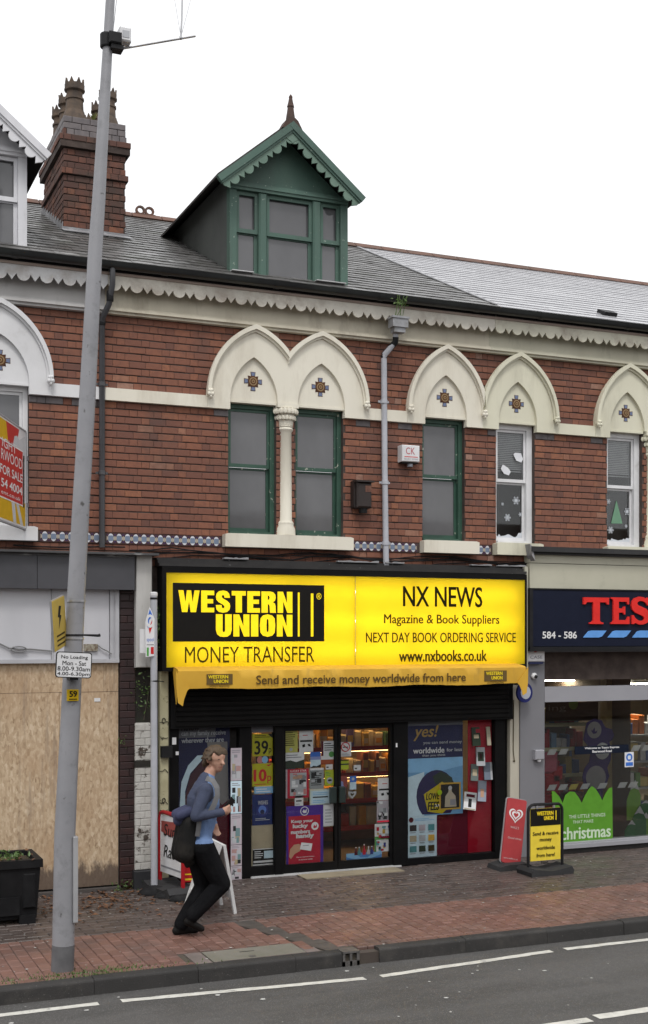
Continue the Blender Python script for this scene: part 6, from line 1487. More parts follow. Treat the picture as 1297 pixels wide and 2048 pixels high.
for a in (1166, 1215, 1264, 1313, 1362):
    x0, x1, z0, z1 = rect(a, 1261, a + 47, 1275, Yn); MB().prism([(x0, z0), (x0 + (x1 - x0) * .22, z1 - .01), (x0 + (x1 - x0) * .35, z1), (x1, z1), (x1 - (x1 - x0) * .2, z0 + .015), (x1 - (x1 - x0) * .33, z0)], Yn - .01, Yn - .001).build('dash', bl_s, ns)
x0, x1, z0, z1 = rect(1085, 1263, 1154, 1277, Yn); text('584 - 586', x0, x1, z0, z1, Yn - .003, white_ink, ns, bold=.02)
# pilasters
gp = mat('warm_grey_frame_paint', (.185, .185, .20), (.17, .17, .185), rough=.45, scale=2)
gp2 = mat('light_grey_rail_paint', (.30, .30, .325), (.28, .28, .305), rough=.45, scale=2)
Yt = -.04
px0, px1 = fx(1041, Yt), fx(1090, Yt)
MB().bbox(px0, px1, Yt, .15, .0, nz0 - .065, .004).build('pilaster', gp, ts)
cs = MB().bbox(fx(1021, -.02), px0 - .001, -.02, .1, 0, fz(1030, 1370, 0), .005).build('cream_jamb', mat('cream_jamb_paint', (.47, .44, .36), (.42, .39, .32), rough=.6, scale=3, stretch=(1, 1, .3)), ts)
ch_ = MB().tube([at(1028, 1400, -.03), at(1027, 1500, -.03), at(1029, 1520, -.03)], .006, 5); ch_.ball(at(1029, 1522, -.03), .014, 6, 4); ch_.build('pull_cord', brown_ink, ts)
# glazing frame
zr1, zr0 = fz(1190, 1372, Yt), fz(1190, 1402, Yt); zsill = fz(1190, 1700, Yt)
MB().box(px1 + .0005, XE, Yt, .08, zr0, zr1).build('transom', gp2, ts)
MB().box(px1 + .0005, XE, Yt - .06, .1, .075, .125).box(px1 + .0005, XE, Yt - .02, .1, .1255, .145).build('sill', gp2, ts)
MB().box(px1 + .0005, XE, Yt + .0, .1, -.02, .0745).build('plinth', mat('dark_store_plinth', (.03, .028, .027), rough=.7), ts)
MB().box(px1 + .0005, XE, Yt, .1, nz0 - .075, nz0 - .061).build('head', gp, ts)
Yv = .02
gl2 = glass('store_glass', (.92, .93, .92), .07)
MB().box(px1 + .0005, XE, Yv, Yv + .006, zr1, nz0 - .0755).build('pane', gl2, ts); MB().box(px1 + .0005, XE, Yv, Yv + .006, .1455, zr0).build('pane', gl2, ts)
# interior
rmat = mat('store_wall', (.30, .25, .17), (.26, .21, .14), rough=.8, scale=1)
rm = MB(); a, b, c = px1 - .6, 16.0, 7.0
rm.quad((a, .16, .05), (b, .16, .05), (b, c, .05), (a, c, .05)); rm.quad((a, .16, 2.95), (b, .16, 2.95), (b, c, 2.95), (a, c, 2.95)); rm.quad((a, c, .05), (b, c, .05), (b, c, 2.95), (a, c, 2.95)); rm.quad((a, .16, .05), (a, c, .05), (a, c, 2.95), (a, .16, 2.95)); rm.quad((b, .16, .05), (b, c, .05), (b, c, 2.95), (b, .16, 2.95))
rm.build('room', rmat, ts)
flu = mat('store_fluorescent', (1, .92, .72), (1, .92, .72), emit=38.0)
for k, (lx, ly, y, hw) in enumerate(((1131, 1318, 2.2, .30), (1126, 1361, 1.6, .24), (1262, 1340, 3.4, .3), (1284, 1367, 1.6, .26))):
    q = at(lx, ly, y); x, zl_ = q.x, q.z
    L_ = thing('ceiling_light', '%s fluorescent ceiling light seen through the store fanlight' % ('nearest left', 'farther left', 'nearest right', 'farther right')[k], 'lamp', (x, y, 2.9), 0, 'ceiling lights in the store')
    MB().box(x - hw - .02, x + hw + .02, y - .15, y + .15, zl_ + .012, zl_ + .05).build('housing', white_p, L_); MB().prism([(x - hw, zl_ - .006), (x + hw, zl_ - .006), (x + hw, zl_ + .011), (x - hw, zl_ + .011)], y - .14, y + .14).build('diffuser', flu, L_)
    for dx in (-hw * .7, hw * .7): MB().tube([(x + dx, y, zl_ + .05), (x + dx, y, 2.94)], .004, 5).build('hanger', alu, L_)
# shelving with goods
cols = [flat('store_goods_%d' % i, c) for i, c in enumerate(((.3, .02, .03), (.25, .02, .03), (.4, .3, .1), (.12, .2, .3), (.35, .35, .36), (.05, .08, .2), (.4, .12, .03), (.1, .2, .05)))]
us = thing('shelf_unit', 'grey metal shelves of boxed goods behind the store window', 'shelves', (10.4, .9, 0))
gy = .75; gx0, gx1 = 9.1, 10.25
MB().box(gx0, gx1, gy + .4, gy + .43, .05, 2.0).build('back_panel', flat('grey_back', (.12, .1, .09)), us)
gs = MB(); rg = random.Random(77)
for z in (.2, .55, .95, 1.32, 1.66):
    sh_ = MB().box(gx0, gx1, gy, gy + .4, z - .025, z).build('shelf', flat('grey_shelf', (.25, .25, .26)), us); MB().box(gx0, gx1, gy - .012, gy - .001, z - .04, z + .012).build('price_rail', flat('price_rail', (.42, .40, .25)), sh_)
    x = gx0 + .02
    while x < gx1 - .08:
        w = rg.uniform(.04, .11); h = rg.uniform(.12, .27); gs.cur = rg.choice((0, 0, 0, 1, 1, 2, 3, 4, 5, 6)); gs.bbox(x, x + w, gy + .02 + rg.uniform(0, .05), gy + .25, z + .001, z + h, .008); x += w + .004
x = 10.6
for z in (.2, .6, 1.0, 1.4):
    x = 10.55
    while x < 12.4:
        w = rg.uniform(.06, .16); h = rg.uniform(.14, .3); gs.cur = rg.choice((2, 3, 4, 5, 6, 7, 0)); gs.bbox(x, x + w, 1.5 + rg.uniform(0, .05), 1.8, z + .001, z + h, .008); x += w + .01
o = gs.build('store_goods', cols); tag(o, 'rows of boxed goods on the store shelves behind the window', 'goods', kind='stuff')
MB().box(10.5, 12.5, 1.45, 1.85, .05, .2).box(10.5, 12.5, 1.45, 1.85, .575, .6).box(10.5, 12.5, 1.45, 1.85, .975, 1.0).box(10.5, 12.5, 1.45, 1.85, 1.375, 1.4).build('shelf', flat('grey_shelf', (.25, .25, .26)), us)
MB().box(fx(1210, .6), fx(1235, .6), .55, .7, .05, 2.9).build('column', flat('tan_column', (.30, .22, .10)), us)
# price cards hanging along wires
pc = flat('white_price_card', (.55, .56, .57)); pcg = flat('yellow_price_card', (.5, .4, .08)); kk = 0
for row, (ys, xs_) in enumerate((((1499, 1509), (1094, 1117)), ((1570, 1582), (1094, 1116, 1137, 1160, 1195, 1235, 1256)), ((1497, 1506), (1262, 1284)))):
    for j, x in enumerate(xs_):
        yb = ys[0] - (x - 1094) * .035; a, b = at(x, yb + 11, .10), at(x + 21, yb - 1, .10)
        W_ = b.x - a.x; tag(MB().prism([(a.x, a.z), (a.x + W_ * .72, a.z), (b.x, b.z), (a.x + W_ * .28, b.z)], .098, .101).build('price_card', pcg if (row == 1 and j in (2,)) else pc), '%s tilted price card in the %s row behind the store window' % (('first', 'second', 'third yellow tinted', 'fourth', 'fifth', 'sixth', 'seventh')[j] if row != 1 or j != 2 else 'third yellow', ('upper left', 'lower', 'upper right')[row]), 'price card', 'price cards behind the store window')
# green christmas poster with crown top
Yk = .0145
G_ = thing('christmas_poster', 'bright green crown topped christmas poster on the store window', 'poster', at(1170, 1690, Yk))
def gp_(x, y): q = at(x, y, Yk); return (q.x, q.z)
pts = [(1108, 1680), (1104, 1582), (1110, 1583), (1119, 1593), (1126, 1606), (1131, 1590), (1140, 1583), (1150, 1584), (1158, 1595), (1164, 1606), (1170, 1592), (1178, 1578), (1185, 1572), (1192, 1578), (1200, 1590), (1205, 1601), (1212, 1586), (1219, 1576), (1225, 1575), (1226, 1676), (1205, 1684), (1170, 1690), (1120, 1692)]
MB().prism([gp_(*p_) for p_ in pts], Yk, Yk + .002).build('sheet', flat('apple_green_print', (.10, .28, .03)), G_)
for s_, x0, y0, x1, y1, bo in (('THE LITTLE THINGS', 1138, 1628, 1211, 1635, .01), ('THAT MAKE', 1146, 1640, 1187, 1646, .01), ('christmas', 1122, 1652, 1222, 1677, .02)):
    a, b, c, d = rect(x0, y0, x1, y1, Yk); text(s_, a, b, c, d, Yk - .0015, flat('pale_green_white', (.55, .66, .5)), G_, bold=bo)
# purple cut-out made of buttons
Ym = .30
B_ = thing('cutout_display', 'tall purple cardboard cut-out of stacked round buttons behind the store window', 'display', at(1190, 1690, Ym))
def mp_(x, y): q = at(x, y, Ym); return q.x, q.z
prp = flat('royal_purple_card', (.028, .012, .10)); sil = flat('grey_button', (.20, .19, .20))
cut = [(1168, 1480), (1175, 1445), (1190, 1437), (1204, 1441), (1212, 1455), (1224, 1458), (1229, 1470), (1225, 1480), (1219, 1484), (1224, 1500), (1222, 1520), (1215, 1535), (1219, 1552), (1213, 1570), (1206, 1580), (1206, 1690), (1182, 1690), (1180, 1580), (1170, 1570), (1166, 1555), (1170, 1538), (1180, 1524), (1183, 1505), (1176, 1490)]
MB().prism([mp_(*p_) for p_ in cut], Ym, Ym + .02).build('card', prp, B_)
for x, y, r, m_ in ((1189, 1460, 17, sil), (1205, 1502, 17, silver), (1192, 1555, 24, sil)):
    c = mp_(x, y); rr_ = r / 148; MB().prism(disc_poly(c[0], c[1], rr_, rr_, 24), Ym - .006, Ym - .0005).build('button', m_, B_)
c = mp_(1189, 1462); MB().prism([(c[0] - .06, c[1] + .01), (c[0] - .02, c[1] - .04), (c[0] + .03, c[1] - .03), (c[0] + .05, c[1] + .01), (c[0] + .01, c[1] - .01), (c[0] + .0, c[1] + .05), (c[0] - .03, c[1] + .01)], Ym - .009, Ym - .0065).build('motif', prp, B_)
# welcome banner on the glass
W2 = Poster('welcome_banner', 'navy welcome banner across the store window', 'banner', 1150, 1491, 1258, 1507, fl('banner_navy', .008, .012, .025), Y=.0145); W2.txt('Welcome to Tesco Express', .18, .14, .82, .46, paper, .03).txt('Bearwood Road', .32, .55, .68, .86, paper, .03)
p = Poster('opening_sticker', 'white and blue notice at the right of the store window', 'notice', 1250, 1504, 1268, 1534, paper, Y=.0145); p.disc(.5, .35, .36, blue_ink).disc(.5, .35, .2, sky_b).box(.35, .25, .65, .48, paper).box(.1, .68, .9, .92, blue_ink)
p = Poster('hanging_sign', 'dim brown hanging sign with pale letters at top left of the store window', 'sign', 1092, 1404, 1197, 1442, fl('dim_brown', .035, .02, .014), Y=.5); p.txt('ing', .05, .15, .38, .52, fl('dim_grey', .12, .11, .1), .0).disc(.52, .1, .09, fl('dull_lime', .1, .16, .02))
# green felt trees and snow peaks at the right
for k, (x, y0, y1, w, m_, lb) in enumerate(((1262, 1640, 1681, 12, 'deep', 'small dark green card tree at the left of the window corner'), (1277, 1612, 1681, 16, 'deep', 'taller dark green card tree behind the window corner'), (1290, 1625, 1680, 14, 'lime', 'lime green card tree at the right edge of the window'), (1290, 1600, 1630, 14, 'deep', 'dark green card peak at the right edge of the window'), (1268, 1560, 1640, 14, 'lime', 'lime green hanging card behind the window corner'))):
    a, b, c, d = rect(x - w, y0, x + w, y1, .06 + .012 * k)
    T_ = thing('card_tree', lb, 'card tree', ((a + b) / 2, .06, c), 0, 'card trees in the store window'); y_ = .06 + .012 * k
    MB().prism([(a, c), (b, c), (b, c + (d - c) * .6), ((a + b) / 2 + (b - a) * .1, d), (a + (b - a) * .2, c + (d - c) * .7), (a, c + (d - c) * .5)], y_, y_ + .004).build('card', flat('deep_green_card', (.02, .12, .04)) if m_ == 'deep' else flat('lime_card', (.13, .28, .03)), T_)
    MB().prism([((a + b) / 2 + (b - a) * .1, d), (b - (b - a) * .1, c + (d - c) * .74), ((a + b) / 2, c + (d - c) * .8), (a + (b - a) * .25, c + (d - c) * .76)], y_ - .003, y_ - .0005).build('snow_cap', silver, T_)
# red stocking mass of gifts at lower left
gft = thing('gift_display', 'heap of red wrapped gifts behind the left part of the store window', 'gifts', (9.3, .4, .15))
for k, (x, y, s_, m_) in enumerate(((1098, 1520, .20, 'pinkish'), (1102, 1560, .22, 'scarlet'), (1112, 1545, .16, 'scarlet'), (1098, 1600, .24, 'scarlet'), (1120, 1560, .12, 'tartan'), (1150, 1600, .2, 'tartan'))):
    q = at(x, y, .35); MB().bbox(q.x - s_ * .7, q.x + s_ * .7, .3, .5, q.z - s_, q.z + s_ * .5, .05).build('gift', {'pinkish': flat('pink_gift', (.35, .08, .12)), 'scarlet': flat('scarlet_gift', (.28, .012, .02)), 'tartan': flat('brown_gift', (.10, .05, .035))}[m_], gft)
# alarm box, camera, wall lamp on the grey pilaster
x0, x1, z0, z1 = rect(1053, 1298, 1088, 1328, -.1)
al = thing('alarm_box', 'white alarm box with dark blue foot on the grey pilaster', 'alarm box', ((x0 + x1) / 2, -.1, z0)); MB().bbox(x0, x1, -.13, -.03, z0 + .03, z1, .012).build('case', white_p, al); MB().prism([(x0 + .01, z0 + .029), (x1 - .01, z0 + .029), (x1 - .03, z0), (x0 + .03, z0)], -.12, -.04).build('foot', flat('navy_foot', (.03, .035, .09)), al)
text('CASE', x0 + .04, x1 - .04, z0 + .07, z0 + .11, -.132, grey_ink, al, bold=.01); MB().prism([(x0 + .09, z1 - .04), (x0 + .12, z1 - .02), (x0 + .15, z1 - .04)], -.1318, -.131).build('mark', red_ink, al)
q = at(1069, 1352, -.06); cc = thing('security_camera', 'small round white security camera on the grey pilaster', 'camera', q); MB().ball((q.x, -.055, q.z), (.045, .03, .045), 12, 8).build('housing', white_p, cc, smooth=True); MB().ball((q.x + .01, -.085, q.z - .008), (.024, .02, .024), 10, 6).build('lens', black_pl, cc, smooth=True)
x0, x1, z0, z1 = rect(1071, 1500, 1089, 1524, -.1); wl_ = thing('wall_lamp', 'small grey lamp fixed low on the grey pilaster', 'lamp', ((x0 + x1) / 2, -.1, z0)); MB().bbox(x0, x1, -.11, -.04, z0 + .03, z1, .01).build('case', gp2, wl_); MB().lathe([(.02, 0), (.028, .02), (.028, .03)], ((x0 + x1) / 2 + .005, -.075, z0), 10).build('lens', white_p, wl_)
# ------------------------------------------------------------------ lamp post
Yl = -3.2
lp = thing('lamp_post', 'tall leaning grey steel lamp post at the kerb on the left', 'lamp post', at(125, 1942, Yl))
C = [(125, 1946, 22), (127, 1888, 22), (130, 1673, 21), (136, 1540, 20), (143, 1400, 19.2), (153, 1185, 18), (163, 1000, 17.3), (175, 800, 16.6), (183, 650, 15.6), (191, 500, 14.4), (198, 400, 13.4), (206.6, 250, 11.6), (215.5, 100, 10), (221, 0, 9.3), (227, -120, 8.4)]
K = 232.0
MB().tube([at(x, y, Yl) for x, y, r in C], [r / K for x, y, r in C], 20).build('shaft', grey_steel, lp, smooth=True)
MB().tube([at(125, 1947, Yl), at(127, 1889, Yl)], [22.6 / K, 22.5 / K], 20).build('root_sleeve', mat('dark_grey_sleeve', (.12, .12, .125), (.09, .09, .095), rough=.6, scale=6), lp, smooth=True)
a, b = at(148, 1672, Yl - .03), at(148, 1843, Yl - .03)
MB().bbox(a.x - .016, a.x + .026, Yl - .09, Yl - .0, b.z, a.z, .004).build('cable_guard', mat('light_grey_guard', (.33, .33, .34), rough=.45), lp)
q = at(142, 1830, Yl - .07); MB().box(q.x - .012, q.x + .02, Yl - .055, Yl + .01, q.z - .05, q.z + .05).build('access_hole', black_pl, lp)
def band_at(py, w=.018, m=alu):
    for (x0, y0, r0), (x1, y1, r1) in zip(C, C[1:]):
        if y1 <= py <= y0:
            t = (py - y0) / (y1 - y0); x, r = x0 + (x1 - x0) * t, r0 + (r1 - r0) * t
            c = at(x, py, Yl); return c, r / K
for py, m_, w in ((1202, alu, .018), (1277, alu, .016), (1270, black_pl, .014)):
    c, r = band_at(py); MB().lathe([(r, -w / 2), (r + .006, -w / 2), (r + .006, w / 2), (r, w / 2)], c, 20, cap=False).build('clamp_band', m_, lp, smooth=True)
c, r = band_at(1270); MB().tube([c + Vector((r, -.02, .0)), c + Vector((r + .12, -.03, -.005)), c + Vector((r + .14, -.03, .0))], [.008, .012, .014], 6).build('cable_tie', black_pl, lp)
# bracket arm and camera box near the top
T_ = at(214, 82, Yl)
dk_ = thing('camera_bracket', 'dark clamp with white junction box near the top of the lamp post', 'bracket', at(218, 95, Yl))
MB().bbox(T_.x - .0, T_.x + .11, Yl - .11, Yl + .06, T_.z - .05, T_.z + .05, .01).box(T_.x + .02, T_.x + .13, Yl - .09, Yl + .02, T_.z - .09, T_.z - .051).lathe([(.055, -.06), (.06, -.05), (.06, .05), (.055, .06)], T_, 14).build('clamp', black_pl, dk_)
q = at(248, 76, Yl); MB().bbox(q.x - .05, q.x + .05, Yl - .08, Yl + .03, q.z - .06, q.z + .065, .012).build('box', white_p, dk_); MB().box(q.x - .03, q.x + .03, Yl - .084, Yl - .0805, q.z - .03, q.z + .03).build('grille', silver, dk_)
arm = thing('bracket_arm', 'slim metal arm with upright rod and stay wires at the top of the lamp post', 'bracket', at(225, 100, Yl))
MB().tube([at(222, 101, Yl), at(391, 72, Yl)], .011, 8).build('arm', alu, arm)
MB().tube([at(362, 77, Yl), at(364, 40, Yl), at(366, -40, Yl)], .0085, 8).build('rod', alu, arm)
MB().ball(at(362, 76, Yl), .018, 8, 5).build('joint', alu, arm)
MB().tube([at(362, 72, Yl), at(343, -40, Yl)], .0022, 4).tube([at(363, 72, Yl), at(392, -40, Yl)], .0022, 4).tube([at(226, 70, Yl), at(238, -40, Yl)], .003, 4).build('stay_wire', alu, arm)
# signs strapped to the post
Yy = -3.42
x0, x1, z0, z1 = rect(112, 1304, 184, 1356, Yy)
pl_ = thing('parking_plate', 'white no loading plate with black rim on the lamp post', 'sign', ((x0 + x1) / 2, Yy, z0))
def rr_poly(x0, x1, z0, z1, r, n=4):
    P = []
    for cx, cz, a in ((x1 - r, z1 - r, 0), (x0 + r, z1 - r, 90), (x0 + r, z0 + r, 180), (x1 - r, z0 + r, 270)):
        P += [(cx + r * math.cos(math.radians(a + 90 * k / n)), cz + r * math.sin(math.radians(a + 90 * k / n))) for k in range(n + 1)]
    return P
TL = Matrix.Translation(((x0 + x1) / 2, 0, (z0 + z1) / 2)) @ Matrix.Rotation(math.radians(2.6), 4, 'Y') @ Matrix.Translation((-(x0 + x1) / 2, 0, -(z0 + z1) / 2))
MB().prism(rr_poly(x0, x1, z0, z1, .025), Yy, Yy + .012, TL).build('rim', black_pl, pl_); MB().prism(rr_poly(x0 + .008, x1 - .008, z0 + .008, z1 - .008, .02), Yy - .002, Yy - .0002, TL).build('face', flat('white_plate', (.66, .66, .67)), pl_)
hh = (z1 - z0)
for k, (s_, u0, u1) in enumerate((('No Loading', .14, .88), ('Mon - Sat', .18, .84), ('8.00-9.30am', .05, .95), ('4.00-6.30pm', .05, .95))):
    text(s_, x0 + (x1 - x0) * u0, x0 + (x1 - x0) * u1, z1 - hh * (.30 + .215 * k), z1 - hh * (.13 + .215 * k), Yy - .0035, black_ink, pl_, bold=.008, M=TL)
MB().box((x0 + x1) / 2 - .03, (x0 + x1) / 2 + .04, Yy + .0125, Yl + .02 - .08, z0 - .02, z0 + .06).build('bracket', black_pl, pl_)
x0, x1, z0, z1 = rect(135, 1379, 158, 1402, -3.3)
nb = thing('number_plate', 'small yellow plate reading 59 on the lamp post', 'label', ((x0 + x1) / 2, -3.3, z0)); MB().bbox(x0, x1, -3.30, -3.275, z0, z1, .003).build('plate', flat('amber_plate', (.55, .36, .01)), nb); text('59', x0 + .018, x1 - .014, z0 + .035, z1 - .012, -3.3025, black_ink, nb, bold=.03); MB().box(x0 + .015, x1 - .015, -3.3025, -3.3015, z0 + .012, z0 + .02).build('small_print', brown_ink, nb)
# yellow board turned edge-on to the street
q1, q0 = at(108, 1245, -3.42), at(134, 1245, -3.26)
zt, zb = fz(121, 1197, -3.34), fz(121, 1297, -3.34)
yb = thing('warning_board', 'yellow warning board turned sideways on the lamp post above the no loading plate', 'sign', (q0.x, q0.y, zb))
d = Vector((q0.x - q1.x, -(-.30), 0)); d = Vector((.392, .92, 0)); L_ = .34; base = Vector((at(133, 1245, -3.24).x, -3.24, 0))
Mx = Matrix.Translation(base) @ Matrix.Rotation(math.atan2(.80, -.26), 4, 'Z')
far_ = Vector((q0.x, -3.22, 0)); near_ = Vector((at(108, 1245, -3.5).x, -3.5, 0)); dv = (far_ - near_); Lw = dv.length; Mx = Matrix.Translation(near_) @ Matrix.Rotation(math.atan2(dv.y, dv.x), 4, 'Z') @ Matrix.Translation((Lw / 2, 0, (zt + zb) / 2)) @ Matrix.Rotation(math.radians(-11), 4, 'Y') @ Matrix.Translation((-Lw / 2, 0, -(zt + zb) / 2))
MB().box(0, Lw, 0, .006, zb, zt, Mx).build('face', flat('dull_yellow_board', (.50, .36, .08)), yb)
MB().box(0, Lw + .01, .0065, .025, zb - .006, zt + .006, Mx).build('back', alu, yb)
gl_y = -.0015
MB().prism([(Lw * .5, zt - .06), (Lw * .68, zt - .07), (Lw * .55, zt - .14), (Lw * .66, zt - .15), (Lw * .4, zt - .25), (Lw * .48, zt - .16), (Lw * .36, zt - .15)], gl_y, gl_y + .001, Mx).build('symbol', black_ink, yb)
for k in range(3): MB().box(Lw * .2, Lw * .85, gl_y, gl_y + .001, zb + .03 + .04 * k, zb + .045 + .04 * k, Mx).build('small_print', brown_ink, yb)
# ------------------------------------------------------------------ grey sign pole against the white pilaster
Ys = -.28
x = fx(309, Ys)
sp = thing('sign_pole', 'slim grey pole with cap standing in front of the white pilaster', 'pole', (x, Ys, 0))
MB().tube([(x, Ys, 0), (x - .005, Ys, fz(308, 1186, Ys))], .040, 12).build('shaft', pvc_grey, sp, smooth=True)
MB().lathe([(.044, -.03), (.044, .0), (.03, .012)], (x - .005, Ys, fz(308, 1186, Ys)), 12).build('cap', white_p, sp, smooth=True); MB().lathe([(.042, -.012), (.044, .0), (.042, .012)], (x - .005, Ys, fz(308, 1197, Ys)), 12).build('band', black_pl, sp)
MB().lathe([(.041, -.008), (.044, .0), (.041, .008)], (x, Ys, fz(308, 1362, Ys)), 12).tube([(x + .03, Ys - .02, fz(308, 1362, Ys)), (x + .11, Ys - .02, fz(308, 1363, Ys) - .005)], .006, 5).build('tie', black_pl, sp)
ps = thing('street_sign', 'white plate with blue and red diamond emblem on the slim grey pole', 'sign', at(300, 1315, Ys - .06))
Yz = Ys - .05
def zp(x_, y_): q = at(x_, y_, Yz); return (q.x, q.z)
MB().prism([zp(*p_) for p_ in ((300, 1213), (310, 1238), (309, 1312), (292, 1314), (291, 1245))], Yz, Yz + .008).build('plate', white_p, ps)
MB().prism([zp(*p_) for p_ in ((300, 1218), (306, 1232), (299, 1240), (297, 1258), (293, 1246))], Yz - .0015, Yz - .0005).build('blue_half', blue_ink, ps); MB().prism([zp(*p_) for p_ in ((307, 1233), (309, 1242), (300, 1268), (298, 1258), (303, 1244))], Yz - .0015, Yz - .0005).build('red_half', red_ink, ps)
c_ = zp(300.5, 1242); MB().ring([(c_[0] + .05 * math.cos(t), c_[1] + .075 * math.sin(t)) for t in [2 * math.pi * i / 16 for i in range(17)]], [(c_[0] + .025 * math.cos(t), c_[1] + .045 * math.sin(t)) for t in [2 * math.pi * i / 16 for i in range(17)]], Yz - .003, Yz - .002).build('ring', white_ink, ps)
a, b, c, d = rect(294, 1275, 308, 1285, Yz); text('spool', a, b, c, d, Yz - .002, blue_ink, ps); MB().box(a, b, Yz - .002, Yz - .001, fz(300, 1290, Yz), fz(300, 1289, Yz)).build('rule', black_ink, ps)
a, b, c, d = rect(302, 1294, 308, 1308, Yz); MB().box(a, b, Yz - .002, Yz - .001, c, d).build('mark', red_ink, ps); a, b, c, d = rect(294, 1295, 298, 1312, Yz); MB().box(a, b, Yz - .002, Yz - .001, c, d).build('mark', green_p, ps)
a, b, c, d = rect(280, 1258, 293, 1306, Yz + .03); tag(MB().box(a, b, Yz + .03, Yz + .036, c, d).build('paper_notice', white_p), 'plain white paper fixed beside the slim grey pole', 'notice')
# ------------------------------------------------------------------ black planter
Pq = gd(82, 1846)
pt = thing('planter', 'large black plastic planter with weeds cut by the left edge', 'planter', (1.9, -1.1, 0))
px1_, py0 = Pq.x, Pq.y; px0_, py1 = px1_ - .95, py0 + .62; zt = .80
zt = fz(80, 1718, py0)
blk = mat('scuffed_black_plastic', (.009, .009, .010), (.014, .014, .015), rough=.6, scale=6, spec=.15)
b_ = MB(); ins = .035
vs = [(px0_ + ins, py0 + ins, .05), (px1_ - ins, py0 + ins, .05), (px1_ - ins, py1 - ins, .05), (px0_ + ins, py1 - ins, .05), (px0_, py0, zt - .05), (px1_, py0, zt - .05), (px1_, py1, zt - .05), (px0_, py1, zt - .05)]
b_.add(vs, [(0, 3, 2, 1), (0, 1, 5, 4), (1, 2, 6, 5), (2, 3, 7, 6), (3, 0, 4, 7)]); b_.build('body', blk, pt)
ri = MB(); e_ = .02
for x0, x1, y0, y1 in ((px0_ - e_, px1_ + e_, py0 - e_, py0 + .05), (px0_ - e_, px1_ + e_, py1 - .05, py1 + e_), (px0_ - e_, px0_ + .05, py0 + .051, py1 - .051), (px1_ - .05, px1_ + e_, py0 + .051, py1 - .051)): ri.box(x0, x1, y0, y1, zt - .08, zt)
ri.build('rim', blk, pt)
for x in (px1_ - .12, px1_ - .60): MB().box(x - .09, x + .07, py0 + .0, py0 + .14, .0, .09).build('foot', blk, pt)
for x in (px1_ - .11, px1_ - .46): MB().bbox(x - .07, x + .07, py0 - .004, py0 + .03, .15, zt - .13, .02).build('rib', blk, pt)
MB().box(px1_ - .42, px1_ - .21, py0 - .012, py0 + .01, .10, .28).build('recess_panel', blk, pt)
MB().box(px0_ + .04, px1_ - .04, py0 + .04, py1 - .04, zt - .12, zt - .05).build('soil', mat('dark_soil', (.035, .025, .018), (.05, .035, .02), rough=.95, bump=.6), pt)
wd = thing('planter_weeds', 'low green weeds and dead leaves growing in the black planter', 'plant', (1.9, -1.0, zt - .05)); leaves('foliage', wd, (px1_ - .30, py0 + .22, zt + .015), (.11, .1, .025), 120, .015, .035, leaf_m, 12); leaves('foliage', wd, (px1_ - .4, py0 + .25, zt - .01), (.2, .12, .015), 60, .015, .03, dead_m, 13)
# ------------------------------------------------------------------ pavement signs
def swing_sign(name, label, base_c, width, height, rotz, frame_m, panel_m, lean=0.0, base=True):
    t = thing(name, label, 'pavement sign', base_c, rotz)
    w = width / 2; r = .018; z0 = .09
    P = [(-w, 0, z0)] + [(-w, 0, height - .08)] + [(-w + .08 - .08 * math.cos(a), 0, height - .08 + .08 * math.sin(a)) for a in [math.pi / 2 * k / 4 for k in range(1, 5)]]
    P += [(w - .08 + .08 * math.sin(a), 0, height - .08 + .08 * math.cos(a)) for a in [math.pi / 2 * k / 4 for k in range(1, 5)]] + [(w, 0, z0)]
    MB().tube(P, r, 8).build('frame', frame_m, t, True, smooth=True)
    MB().box(-w + .03, w - .03, -.008, .008, .16, height - .05).build('panel', panel_m, t, True)
    for s_ in (-1, 1): MB().box(s_ * w * .5 - .012, s_ * w * .5 + .012, -.012, .012, height - .052, height - .012).build('clip', alu, t, True)
    bm_ = MB().prism([(-w - .05, .0), (w + .05, .0), (w + .06, .05), (w + .03, .10), (w - .02, .085), (0, .055), (-w + .02, .085), (-w - .03, .10), (-w - .06, .05)], -.17, .17); bm_.build('foot', mat('black_rubber_foot', (.02, .02, .021), (.028, .028, .03), rough=.75, bump=.3), t, True)
    return t
# yellow and black money sign
wc = (gd(1057, 1748) + gd(1134, 1748)) / 2
wS = thing('dummy', 'x', 'x'); bpy.data.objects.remove(wS)
Hs = fz(1095, 1609, wc.y) ; Ww = fx(1131, wc.y) - fx(1060, wc.y)
yel = flat('yellow_sign_panel', (.78, .60, .06), .4)
ws = swing_sign('pavement_sign', 'yellow and black money transfer pavement sign on a rubber foot', (wc.x, wc.y + .05, 0), Ww - .02, Hs, math.radians(0), black_pl, yel)
w = Ww / 2 - .04
MB().box(-w - .0, w + .0, -.0105, -.0085, Hs - .26, Hs - .05).build('header', black_ink, ws, True)
text('WESTERN', -w * .60, w * .52, Hs - .135, Hs - .085, -.0125, yellow_ink, ws, bold=.03, local=True); text('UNION', -w * .12, w * .52, Hs - .195, Hs - .145, -.0125, yellow_ink, ws, bold=.03, local=True); MB().box(w * .66, w * .72, -.0125, -.0115, Hs - .2, Hs - .085).build('bar', yellow_ink, ws, True)
for k, (s_, u) in enumerate((('Send & receive', .86), ('money', .4), ('worldwide', .62), ('from here!', .62), ('Next...', .3))):
    text(s_, -w * u, w * u, Hs - .375 - .088 * k, Hs - .33 - .088 * k, -.0125, black_ink, ws, bold=.02, local=True)
